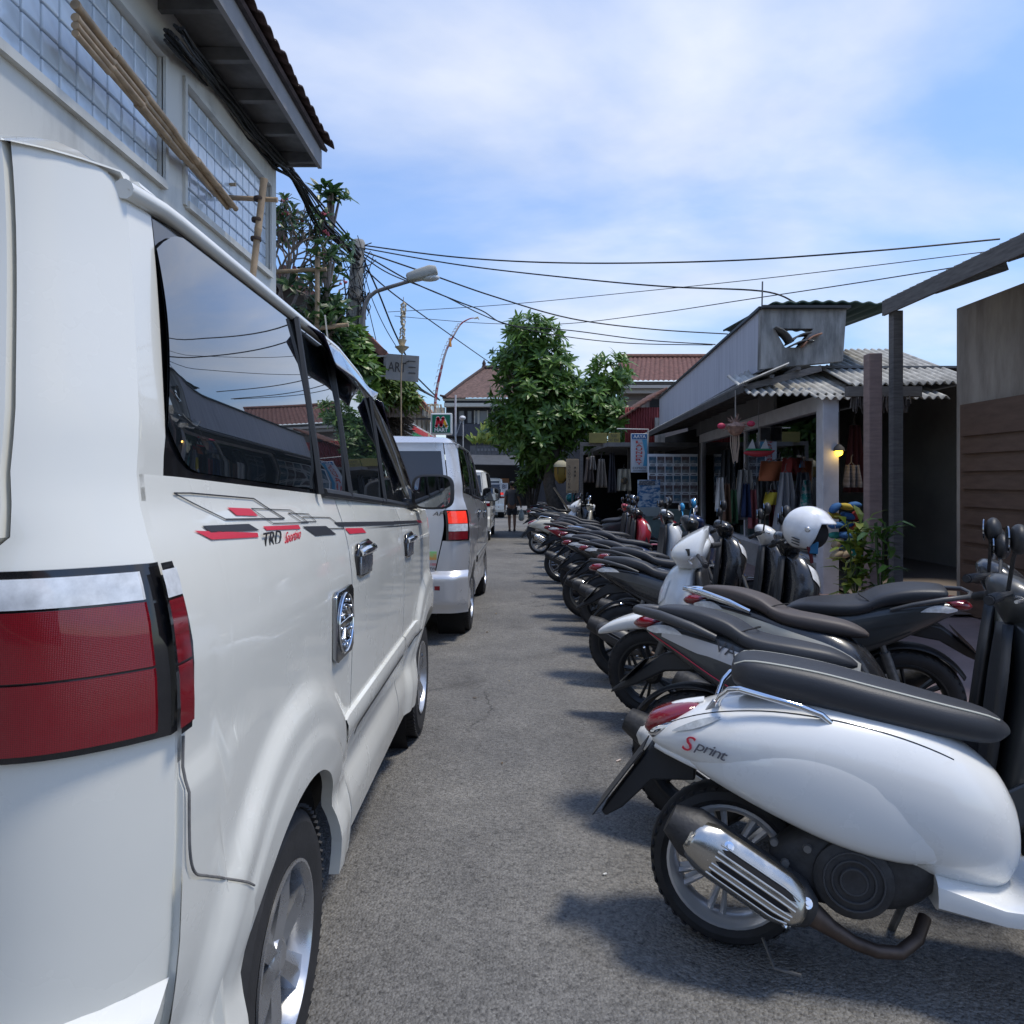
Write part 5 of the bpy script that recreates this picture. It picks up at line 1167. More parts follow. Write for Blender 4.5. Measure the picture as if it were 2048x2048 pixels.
b = B(); tp = [P(u, v, TY) for u, v in ((1128,1062),(1122,1030),(1106,1000),(1098,965),(1103,930),(1112,895),(1108,850),(1085,790),(1068,720))]
b.tube([(tp[0].x, TY, G(TY))]+tp[1:], [0.24,0.22,0.21,0.18,0.16,0.14,0.11,0.08,0.04], 12)
for q in rt.sample(tips, 60):
    s = tp[rt.choice((5, 6, 6, 7, 7, 8))]; m = s.lerp(q, 0.5)+Vector((rt.uniform(-.15, .15), rt.uniform(-.15, .15), -0.1)); b.tube([s, m, q], [0.04, 0.025, 0.012], 6)
b.build('trunk', BARK, tree, off=OT)
bush = thing_at('leafy_bush', 'low leafy bush beside the street tree trunk', 'bush', (P(1060, 1010, 23).x, 23, G(23)))
b, tips = crown([TB(1065,935,24,36,0.5,23), TB(1085,915,20,25,0.5,23), TB(1050,965,16,22,0.5,23)], 130, 0.26, 0.07, rt, 7); b.build('crown', LEAF, bush, 0, off=bush.location)
b = B()
for q in tips[::6]: b.tube([(bush.location.x, 23, G(23)), Vector((bush.location.x, 23, 0.6)).lerp(q, 0.5), q], [0.03, 0.02, 0.01], 5)
b.build('trunk', BARK, bush, off=bush.location)

# flowering tree with forked bare branches behind the plastered building
fr = thing_at('frangipani_tree', 'forked frangipani tree with leaf rosettes and pink flowers beyond the plastered building', 'tree', (P(570, 1000, 11.6).x, 11.6, G(11.6))); OF = fr.location
rf_ = random.Random(8); bb = B(); lb_ = B(); fb = B(); ends = []
def fork(p, d, L_, r, lvl):
    e = p+d*L_; m = p.lerp(e, 0.5)+Vector((rf_.uniform(-.04, .04), rf_.uniform(-.04, .04), rf_.uniform(-.02, .05)))
    bb.tube([p, m, e], [r, r*0.88, r*0.74], 7)
    if lvl == 0: ends.append((e, d)); return
    n = 3 if rf_.random() < 0.45 else 2; a0 = rf_.uniform(0, 6.3); o = d.orthogonal().normalized(); q = d.cross(o)
    for k in range(n):
        a = a0+2*math.pi*k/n; sp = rf_.uniform(0.35, 0.75)
        nd = d*math.cos(sp)+(o*math.cos(a)+q*math.sin(a))*math.sin(sp)+Vector((0, 0, 0.18)); fork(e, nd.normalized(), L_*rf_.uniform(0.62, 0.85), r*0.72, lvl-1)
fork(P(560, 760, 11.4), Vector((0.10, 0, 1)).normalized(), 0.80, 0.045, 5)
fork(P(612, 740, 11.9), Vector((0.12, 0.1, 1)).normalized(), 0.62, 0.04, 4)
fork(P(535, 660, 11.6), Vector((0.35, 0, 1)).normalized(), 0.70, 0.034, 5)
for e, d in ends:
    if rf_.random() < 0.22: whorl(lb_, e, d, 0.26, 0.075, 6, rf_, 1.15, 0.5)
    if rf_.random() < 0.12:
        for k in range(5): fb.ball(e+Vector((rf_.uniform(-.07, .07), rf_.uniform(-.05, .05), rf_.uniform(0.03, .12))), 0.022, n=6, m=4)
for u, v, ru, rv, Y, n in ((668,392,14,10,11.8,7), (640,600,30,30,11.2,16), (600,640,30,20,11.6,14), (655,660,34,45,11.3,50), (600,690,40,40,11.8,45), (660,520,14,25,11.0,6), (680,720,30,40,12.2,45)):
    c = P(u, v, Y)
    for _ in range(n):
        p = c+Vector((rf_.gauss(0, 0.5)*ru*Y/F, rf_.gauss(0, 0.3), rf_.gauss(0, 0.5)*rv*Y/F)); whorl(lb_, p, Vector((rf_.uniform(-.5, .7), rf_.uniform(-.8, .2), 0.7)), 0.28, 0.085, 8, rf_, 1.1, 0.5)
        bb.tube([c+Vector((-0.1, 0.2, -0.6)), c.lerp(p, 0.5), p], [0.03, 0.02, 0.014], 5)
bb.build('trunk', BARKG, fr, off=OF); lb_.build('crown', LEAFD, fr, 0, off=OF); fb.build('blossom', mat('pink_flower', (0.55, 0.12, 0.16), 0.6), fr, off=OF)
def bush_at(name, label, blobs, n, L_, wd, m, seed, cat='bush'):
    rnd = random.Random(seed); c = blobs[0][0]; o = thing_at(name, label, cat, (c.x, c.y, G(c.y)))
    b, tips = crown(blobs, n, L_, wd, rnd, 8); b.build('crown', m, o, 0, off=o.location)
    b = B()
    for q in tips[::9]: b.tube([(c.x+rnd.uniform(-.2, .2), c.y, c.z-blobs[0][3]-0.3), Vector((c.x, c.y, c.z-0.2)).lerp(q, 0.5), q], [0.03, 0.02, 0.01], 5)
    b.build('trunk', BARKG, o, off=o.location); return o
bush_at('leafy_hedge', 'green hedge of broad leaves below the utility pole', [TB(698,700,30,50,0.7,12.6), TB(715,745,24,36,0.6,12.6), TB(690,760,30,40,0.6,12.6)], 170, 0.30, 0.09, LEAF, 31, 'hedge')
bush_at('leafy_hedge', 'yellow-green plants hanging over the wall under the grey sign', [TB(790,782,36,24,0.5,15.5), TB(755,775,30,30,0.5,15), TB(815,800,18,16,0.4,15.5)], 220, 0.28, 0.06, leaf_mat('leaf_light', (0.06, 0.12, 0.02), (0.15, 0.22, 0.04)), 32, 'hedge')
# ---------------------------------------------------------------- left side, further down the street
def wavy(b, o, ex, ey, n, L_, amp, pitch, W):
    """corrugated sheet: waves across ex (width W), length L_ along ey"""
    o, ex, ey = Vector(o), Vector(ex).normalized(), Vector(ey).normalized(); nz = ex.cross(ey)
    k = int(W/pitch*8)
    b.grid(lambda a, c: o+ex*W*a+ey*L_*c+nz*amp*math.sin(2*math.pi*W*a/pitch), k, n); return b
def house(name, label, X0, X1, Y0, Y1, zb, ze, zr, wallm, roofm, over=0.4):
    """house with a ridge along the street (parallel to y)"""
    o = thing_at(name, label, 'building', ((X0+X1)/2, (Y0+Y1)/2, G(Y0))); O = o.location
    bx(X0, X1, Y0, Y1, zb, ze).build('wall', wallm, o, 0, off=O); xm = (X0+X1)/2
    b = B(); b.add([(X0, Y0, ze), (X1, Y0, ze), (xm, Y0, zr-0.1)], [(0, 1, 2)]); b.build('gable', wallm, o, 0, off=O)
    for s, xe in ((1, X1+over), (-1, X0-over)):
        d = Vector((xe-xm, 0, (ze-zr)*(abs(xe-xm)/(X1-xm)))); 
        b = B(); L_ = d.length
        n = int(L_/0.27)
        def fn(a, c):
            t = c; row = (t*n) % 1.0
            return Vector((xm, lerp(Y0-0.35, Y1+0.2, a), zr))+d*t+Vector((0, 0, 0.030*abs(math.sin(math.pi*a*(Y1-Y0+0.55)/0.23))+0.03*row))
        b.grid(fn, int((Y1-Y0+0.55)/0.23*4), n*2); rp = b.build('roof', roofm, o, 30, off=O)
        b = B(); b.bar((xe, Y0-0.33, ze+(ze-zr)*0-0.0-0.12+(d.z+zr-ze)), (xe, Y1+0.15, d.z+zr-0.12), 0.05, 0.18); b.build('fascia_board', SOFFIT, rp, off=O)
        b = B(); b.bar(Vector((xm, Y0-0.36, zr+0.02)), Vector((xe, Y0-0.36, d.z+zr+0.02)), 0.10, 0.16); b.build('barge_tiles', roofm, rp, off=O)
    b = B(); b.tube([(xm, Y0-0.4, zr+0.05), (xm, Y1+0.2, zr+0.05)], 0.10, 8); b.build('ridge', roofm, o, off=O)
    return o
DWALL = mat('shaded_wall', (0.12, 0.10, 0.085), 0.9, var=0.3, vscale=2)  # dark brown with random tone variation
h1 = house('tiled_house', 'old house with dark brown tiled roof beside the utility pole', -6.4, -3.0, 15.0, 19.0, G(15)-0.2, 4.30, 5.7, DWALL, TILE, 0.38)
h2 = house('tiled_house', 'house with orange tiled gable behind the grey sign', -6.2, -3.1, 21.5, 27.0, G(22)-0.2, 4.1, 6.0, mat('cream_wall', (0.42, 0.36, 0.27), 0.9, var=0.15), mat('orange_tile', (0.26, 0.10, 0.06), 0.85, var=0.4, vscale=9), 0.45)
for k in range(4):
    y = 21.9+k*1.2; bx(-3.09, -3.04, y, y+0.7, 2.6, 3.7).build('window', mat('window_white', (0.5, 0.5, 0.48), 0.5), h2, off=h2.location)
# black fabric awning along the street
aw = thing_at('fabric_awning', 'black sloping awning over the shops left of the road', 'awning', (-2.7, 21, G(21)))
b = B(); b.add([P(800,760,15.5), P(880,801,25.5), P(868,812,25.5)+Vector((-0.9, 0, 0.9)), P(800,742,15.5)+Vector((-0.9, 0, 0.9))], [(0, 1, 2, 3)]); b.build('canopy', mat('black_fabric', (0.015, 0.016, 0.02), 0.85), aw, 0, off=aw.location, solid=0.03)
for t in (0.0, 0.5, 1.0):
    p = P(800,760,15.5).lerp(P(880,801,25.5), t); b = B(); b.bar(p, p+Vector((-0.9, 0, 0.9)), 0.05); b.build('strut', BLACKP, aw, off=aw.location)
th = thing_at('thatched_wall', 'weathered thatch and stone wall under the hanging plants', 'wall', (-3.0, 17, G(17)))
rth = random.Random(4); b = B()
for k in range(420):
    p = P(rth.uniform(762, 806), 0, 16.4); v = rth.uniform(806, 868); p = P((p.x*F/16.4)+CX, v, 16.4+rth.uniform(-.2, .3)); b.bar(p, p+Vector((rth.uniform(0.05, 0.35), rth.uniform(-.1, .1), rth.uniform(-0.22, 0.02))), rth.uniform(0.01, 0.03))
tag(b.build('thatch', mat('thatch', (0.10, 0.085, 0.07), 0.95, var=0.4, vscale=10), th, 0, off=th.location), kind='stuff')
bx(-4.2, -2.62, 16.8, 17.05, G(17)-0.1, 3.0).build('stone_core', mat('stone_dark', (0.09, 0.08, 0.07), 0.95, var=0.4, vscale=6, bump=0.6, bscale=14), th, 0, off=th.location)
for k in range(26):
    p = P(rth.uniform(765, 806), rth.uniform(815, 880), 16.55); b = B(); b.ball(p, rth.uniform(.06, .13), .08, rth.uniform(.04, .08), 8, 6); b.build('stone', mat('stone_grey', (0.16, 0.14, 0.12), 0.95, var=0.3, vscale=8), th, 30, off=th.location)

# hand-lettered grey board
sg = thing_at('painted_sign', 'square grey board lettered ARTE on a metal frame', 'sign', P(805, 735, 14)); O = sg.location
q = [P(773,707,14), P(838,712,14), P(836,764,14), P(771,758,14)]
b = B(); b.add(q+[p+Vector((0, 0.05, 0)) for p in q], [(3,2,1,0),(4,5,6,7),(0,1,5,4),(1,2,6,5),(2,3,7,6),(3,0,4,7)]); b.build('board', mat('grey_board', (0.28, 0.28, 0.285), 0.8, var=0.18, vscale=3), sg, 0, off=O)
SGT = mat('sign_ink', (0.045, 0.045, 0.05), 0.8)
ex = (q[1]-q[0]).normalized(); ey = (q[0]-q[3]).normalized(); fw = lambda u, v: P(u, v, 13.99)
text('lettering', 'ART', 0.3, frame(fw(794, 734), ex, ey), SGT, sg, fit=(0.36, 0.19), off=O)
for v in (722, 734, 745.5): b = B(); b.bar(fw(817, v), fw(831, v+1), 0.006, 0.014); b.build('letter_bar', SGT, sg, off=O)
b = B(); b.bar(fw(811, 725), fw(818, 722), 0.006, 0.02); b.build('letter_bar', SGT, sg, off=O)
for v0, v1 in ((714, 712), (751, 752)):
    b = B(); b.bar(P(727, v0, 14.05), P(773, v1, 14.05), 0.03, 0.03); b.build('bracket', mat('pale_metal', (0.35, 0.35, 0.34), 0.6), sg, off=O)
b = B(); b.bar((P(730,700,14.08).x, 14.08, G(14)), P(730, 700, 14.08), 0.05, 0.05); b.build('post', TIMBER, sg, off=O)
# slender garland pole and the red festival pole
gp = thing_at('garland_pole', 'slender pole hung with pale woven palm tassels above the grey sign', 'garland', (P(803, 760, 13.6).x, 13.6, G(13.6))); O = gp.location; rg = random.Random(9)
b = B(); b.tube([(O.x, 13.6, O.z), P(802,760,13.6), P(805,690,13.6), P(807,594,13.6)], [0.02, 0.014, 0.012, 0.006], 6); b.build('stick', BAMBOO, gp, off=O)
PALM = mat('palm_pale', (0.55, 0.47, 0.34), 0.8, var=0.3, vscale=12)
for k in range(11):
    p = P(807-0.03*k*10, 604+k*8.2, 13.6); b = B()
    for q in range(6):
        a = rg.uniform(0, 6.3); b.tube([p, p+Vector((math.cos(a)*0.05, math.sin(a)*0.05, -0.05)), p+Vector((math.cos(a)*0.035, math.sin(a)*0.035, -0.14))], [0.008, 0.014, 0.004], 5)
    b.build('tassel', PALM, gp, off=O)
b = B(); p = P(804, 684, 13.6); b.lathe([(0.01, 0.05), (0.09, 0.04), (0.05, -0.06), (0.02, -0.08)], p, (0, 0, 1), 12); b.build('basket', PALM, gp, off=O)
b = B(); p = P(804, 696, 13.6); b.lathe([(0.01, 0.02), (0.14, 0.02), (0.06, -0.06), (0.01, -0.12)], p, (0, 0, 1), 12); b.build('basket', PALM, gp, off=O)
fp = thing_at('festival_pole', 'tall red and white festival pole with curved tip', 'pole', (P(868, 880, 22).x, 22, G(22))); O = fp.location
pts = thru([(868,900,22),(871,800,22),(882,740,22),(893,700,22),(908,670,22),(922,648,22),(938,638,22),(948,636,22)])
b = B(); b.tube([(O.x, 22, O.z)]+pts, [0.06]+[lerp(0.05, 0.012, k/len(pts)) for k in range(len(pts))], 8); b.build('bamboo_stem', mat('red_wrap', (0.38, 0.07, 0.08), 0.7, col2=(0.55, 0.45, 0.42), vscale=1.2, stretch=(1, 1, 3), lo=0.48, hi=0.52), fp, off=O)
for k in range(16):
    p = pts[10+k*2] if 10+k*2 < len(pts)-8 else pts[-10]; b = B(); b.tube([p, p+Vector((-0.10, 0, 0.01)), p+Vector((-0.13, 0, -0.10))], [0.01, 0.012, 0.004], 5); b.build('fringe', PALM, fp, off=O)
b = B(); p = P(900, 684, 22)
b.tube([p+Vector((0, -0.02, 0.1)), p+Vector((0.02, -0.02, -0.15))], [0.03, 0.045], 6); b.build('ribbon', mat('orange_cloth', (0.6, 0.25, 0.05), 0.8), fp, off=O)
b = B()
for k in range(26):
    a = rg.uniform(0, 6.3); p = P(868, 812, 22); b.tube([p, p+Vector((math.cos(a)*0.22, math.sin(a)*0.2, 0.05)), p+Vector((math.cos(a)*0.33, math.sin(a)*0.3, -0.28-rg.random()*0.3))], [0.012, 0.012, 0.006], 4)
b.build('palm_skirt', PALM, fp, off=O)
b = B(); p = P(948, 637, 22); b.tube([p, p+Vector((0.12, 0, 0.03)), p+Vector((0.16, 0, -0.04))], [0.02, 0.035, 0.01], 6); b.build('tip_leaf', PALM, fp, off=O)

# shop canopy board with stripes, lightbox sign
cn = thing_at('shop_canopy', 'white canopy board with red and green stripes above the silver van', 'canopy', (-2.6, 20.5, G(20.5))); O = cn.location
zt = H+1.37; bx(-2.9, -2.4, 17.1, 24.4, zt-0.50, zt).build('box', mat('canopy_white', (0.66, 0.66, 0.66), 0.5), cn, 0, off=O)
bx(-2.398, -2.394, 17.12, 24.38, zt-0.19, zt-0.05).build('red_stripe', mat('stripe_red', (0.62, 0.05, 0.06), 0.5), cn, 0, off=O)
bx(-2.398, -2.394, 17.12, 24.38, zt-0.33, zt-0.20).build('green_stripe', mat('stripe_green', (0.03, 0.28, 0.12), 0.5), cn, 0, off=O)
bx(-2.392, -2.386, 20.2, 20.7, zt-0.40, zt-0.03).build('emblem', mat('emblem_cream', (0.6, 0.42, 0.25), 0.5), cn, 0, off=O)
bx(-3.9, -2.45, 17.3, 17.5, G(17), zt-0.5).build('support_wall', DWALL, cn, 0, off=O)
ms = thing_at('lightbox_sign', 'square green lightbox sign with red and yellow M over MART', 'sign', P(882, 848, 19)); O = ms.location
Y = 19.0; c = P(882.5, 847.5, Y); w_ = 43*Y/F; h_ = 43*Y/F
b = B(); b.box(c+Vector((0, 0.10, 0)), (w_, 0.2, h_)); b.build('frame', mat('sign_frame', (0.60, 0.62, 0.62), 0.4), ms, 0, off=O, bevel=0.03)
b = B(); b.box(c+Vector((0, -0.003, 0)), (w_*0.83, 0.01, h_*0.83)); b.build('face', mat('mart_green', (0.005, 0.16, 0.085), 0.35), ms, 0, off=O)
MR, MY, MWH = mat('mart_red', (0.60, 0.015, 0.035), 0.35), mat('mart_yellow', (0.80, 0.42, 0.02), 0.35), mat('mart_white', (0.75, 0.77, 0.75), 0.35)
k = w_/43.0
def mk(pts, wd, m, dy, nm):
    b = B()
    pp = [c+Vector(((u)*k, dy, -(v)*k)) for u, v in pts]
    for a_, b_ in zip(pp, pp[1:]): b.bar(a_, b_, 0.006, wd*k)
    for p in pp: b.lathe([(0.0, 0.003), (wd*k/2, 0.003), (wd*k/2, -0.003)], p, (0, -1, 0), 12)
    b.build(nm, m, ms, off=O)
mk([(-9.5,5),(-6.5,-11),(0,4),(4,-11),(10.5,5)], 7.6, MWH, -0.012, 'letter_outline')
mk([(4.5,-8),(10,5)], 5.0, MY, -0.018, 'letter_stroke'); mk([(-9.5,5),(-6.5,-11),(0,4),(3.8,-11)], 5.2, MR, -0.024, 'letter_stroke')
text('lettering', 'MART', 0.2, frame(c+Vector((0, -0.014, -12.5*k)), (1, 0, 0), (0, 0, 1)), MWH, ms, fit=(27*k, 7.5*k), ext=0.003, off=O, bold=0.03)
b = B(); b.bar(P(862, 838, 19.1), P(850, 838, 19.1)+Vector((-0.9, 0, 0)), 0.05); b.build('bracket', BLACKP, ms, off=O)
wp = thing_at('white_mast', 'slim white mast beside the green lightbox sign', 'mast', (P(911, 900, 26).x, 26, G(26)))
b = B(); b.tube([wp.location, P(911, 790, 26)], 0.035, 8); b.build('mast', mat('mast_white', (0.62, 0.63, 0.65), 0.5), wp, off=wp.location)
b = B(); b.tube([P(926, 900, 26), P(926, 842, 26), P(922, 838, 26)], 0.03, 6); b.tube([P(912, 872, 26), P(922, 842, 26)], 0.015, 5); b.build('camera_arm', mat('mast_grey', (0.4, 0.4, 0.4), 0.5), wp, off=wp.location)
b = B(); b.ball(P(925, 836, 26), 0.12, 0.16, 0.09, 10, 6); b.build('camera_head', mat('mast_white', (0.62, 0.63, 0.65)), wp, off=wp.location)

# ---------------------------------------------------------------- hip-roofed building at the end of the street
hb_ = thing_at('hip_roof_building', 'dark building with brown hip roof closing the street', 'building', (-0.5, 44, G(44))); O = hb_.location
Ye, Yr = 41.0, 45.0
eL, eR = P(884, 796, Ye), P(1150, 796, Ye); rL, rR = P(968, 738, Yr), P(1120, 738, Yr); bk = 10.0
def ribbed(q0, q1, q2, q3, n, name, m):
    """roof plane with tile courses: q0,q1 eave, q2,q3 ridge"""
    b = B(); b.grid(lambda a, c: q0.lerp(q1, a).lerp(q3.lerp(q2, a), c)+Vector((0, 0, 0.05*((c*n) % 1.0)+0.03*abs(math.sin(a*math.pi*26)))), 104, n*2); return b.build(name, m, hb_, 30, off=O)
HTILE = mat('hip_tile', (0.12, 0.072, 0.06), 0.9, var=0.4, vscale=5)
ribbed(eL, eR, rR, rL, 20, 'roof', HTILE)
b = B(); b.add([eL, rL, eL+Vector((0, bk, 0))], [(0, 1, 2)]); b.build('roof_side', HTILE, hb_, 0, off=O)
b = B(); b.tube([eL+Vector((-0.12, 0, 0.16)), eL+Vector((0.15, 0, 0.06)), eL.lerp(rL, 0.5)+Vector((0, 0, 0.05)), rL+Vector((0, 0, 0.08))], [0.05, 0.10, 0.10, 0.10], 8); b.build('hip_ridge', TILED, hb_, off=O)
b = B(); b.tube([rL+Vector((-0.1, 0, 0.1)), rR+Vector((0, 0, 0.1))], 0.13, 8); b.build('ridge', TILED, hb_, off=O)
for t in (0.0, 0.14): b = B(); p = rL.lerp(rR, t)+Vector((0, 0, 0.1)); b.lathe([(0.16, 0), (0.1, 0.15), (0.13, 0.25), (0.02, 0.5)], p, (0, 0, 1), 8); b.build('finial', TILED, hb_, off=O)
def slab(name, u0, u1, v0, v1, Y, m, dep=0.3):
    a, c = P(u0, v0, Y), P(u1, v1, Y); return bx(a.x, c.x, Y, Y+dep, c.z, a.z).build(name, m, hb_, 0, off=O)
BLKW = mat('charcoal_wall', (0.035, 0.036, 0.042), 0.8, var=0.25, vscale=2); CRM = mat('cornice_cream', (0.50, 0.48, 0.42), 0.8, var=0.1)
slab('eave_board', 886, 1150, 797, 801, 41.2, CRM); slab('eave_band', 889, 1150, 801, 806, 41.3, BLKW); slab('cornice', 888, 1150, 806, 813, 41.1, CRM, 0.5)
slab('wall', 892, 1180, 813, 1010, 42.0, BLKW, 4)
for u0, u1 in ((917, 929), (934, 944), (949, 956), (958, 975), (985, 1000), (1010, 1030)):
    wn_ = slab('window', u0, u1, 822, 846, 41.97, mat('window_lit', (0.16, 0.17, 0.18), 0.2), 0.03)  # plain grey panes
    for q in (u0, u1): slab('window_frame', q-1, q+1, 821, 848, 41.94, CRM if u0 > 940 else BLKW, 0.05)
slab('balcony', 892, 1150, 848, 872, 41.4, mat('balcony_dark', (0.05, 0.053, 0.065), 0.8, var=0.3, vscale=6, stretch=(6, 1, 1)), 0.5)
slab('window', 868, 890, 815, 840, 41.9, CRM, 0.1)
tr_ = thing_at('planted_terrace', 'terrace front with patterned parapet and dark awning under yellow plants', 'terrace', (P(1000, 1000, 35).x, 35, G(35))); O = tr_.location
def slab2(name, u0, u1, v0, v1, Y, m, dep=0.3): a, c = P(u0, v0, Y), P(u1, v1, Y); return bx(a.x, c.x, Y, Y+dep, c.z, a.z).build(name, m, tr_, 0, off=O)
slab2('parapet', 940, 1080, 891, 910, 35, mat('parapet', (0.11, 0.11, 0.115), 0.9, var=0.4, vscale=4, stretch=(4, 1, 1)), 0.4)
for k in range(16): slab2('carving', 955+k*7, 959+k*7, 897, 902, 34.97, mat('carving', (0.2, 0.2, 0.2), 0.9), 0.05)
b = B(); b.add([P(938, 910, 34.6), P(1062, 912, 34.6), P(1062, 931, 33.4), P(938, 929, 33.4)], [(0, 1, 2, 3)]); b.build('awning', mat('awning_dark', (0.06, 0.065, 0.075), 0.8, var=0.2), tr_, 0, off=O, solid=0.03)
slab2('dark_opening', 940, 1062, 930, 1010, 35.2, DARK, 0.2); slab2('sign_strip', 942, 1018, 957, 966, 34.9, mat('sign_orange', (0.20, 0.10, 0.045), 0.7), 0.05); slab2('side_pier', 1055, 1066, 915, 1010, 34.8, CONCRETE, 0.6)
slab2('lamp', 979, 984, 925, 929, 34.9, mat('wall_lamp', (0.4, 0.4, 0.4), 0.4), 0.06)
bn = slab2('banner', 972, 1016, 966, 990, 34.0, mat('banner_white', (0.55, 0.56, 0.58), 0.7), 0.05)
text('lettering', 'XS BI', 0.2, frame(P(1000, 973, 33.98), (1, 0, 0), (0, 0, 1)), mat('navy', (0.02, 0.04, 0.10), 0.6), tr_, fit=(0.6, 0.2), off=O)
rp = random.Random(77)
for i, (u, lab) in enumerate(((965, 'spiky yellow-green terrace plant next to the parapet end'), (990, 'tall yellow-green terrace plant left of centre'), (1010, 'low yellow-green terrace plant in the middle'), (1035, 'bright terrace plant close to the tree crown'), (975, 'tall upright yellow fronds on the terrace'))):
    o = thing_at('terrace_plant', lab, 'plant', P(u, 891, 35.1), 'plants on the terrace'); b = B()
    for k in range(30):
        p = P(u+rp.uniform(-18, 18), 891-rp.uniform(0, 6), 35.1+rp.uniform(-.2, .2)); hgt = (1.3 if i in (1, 4) else 0.7)
        leaf(b, p, Vector((rp.uniform(-.6, .6), rp.uniform(-.4, .2), rp.uniform(.4, 1.2))), Vector((0, -1, 0.2)), hgt*rp.uniform(.5, 1), 0.14, 0.5)
    b.build('leaves', LEAFY, o, 0, off=o.location)

# box truck, far vans, pedestrian
tk = thing_at('box_truck', 'pale box truck standing open at the end of the street', 'truck', (P(1042, 1010, 40).x, 40, G(40))); O = tk.location
def s3(name, u0, u1, v0, v1, Y, m, dep): a, c = P(u0, v0, Y), P(u1, v1, Y); return bx(a.x, c.x, Y, Y+dep, c.z, a.z).build(name, m, tk, 0, off=O)
TW = mat('truck_white', (0.55, 0.56, 0.57), 0.5, var=0.12, vscale=3)
s3('side_panel', 1014, 1037, 951, 1005, 38, TW, 5); s3('side_panel', 1062, 1066, 953, 1005, 38, TW, 5); s3('roof', 1013, 1068, 948, 953, 37.8, TW, 5.2); s3('inner_wall', 1037, 1062, 953, 1005, 40, mat('truck_grey', (0.16, 0.17, 0.19), 0.7), 0.2); s3('sill', 1014, 1066, 1005, 1012, 37.9, BLACKP, 5)
for u in (1020, 1060):
    b = B(); p = P(u, 1014, 38.4); b.lathe([(0.0, -0.12), (0.2, -0.13), (0.36, -0.11), (0.38, 0.0), (0.36, 0.11), (0.2, 0.13), (0.0, 0.12)], (p.x, 38.6, G(38.6)+0.38), (1, 0, 0), 20); b.build('wheel', RUBBER, tk, off=O)
for loc, lab in (((-0.10, 17.8), 'white van third in the queue, mostly behind the silver van'), ((0.12, 33.0), 'white van fourth in the queue, far down the street')):
    c = copy_tree(silver_van); c.location = (loc[0], loc[1], G(loc[1])); c['label'] = lab
    for ch in list(c.children_recursive):
        nm = ch.name.split('.')[0]
        if nm in ('lettering', 'hologram_sticker'): bpy.data.objects.remove(ch); continue
        if ch.type == 'MESH' and ch.material_slots and ch.material_slots[0].material is SILVER:
            ch.material_slots[0].link = 'OBJECT'; ch.material_slots[0].material = WHITE

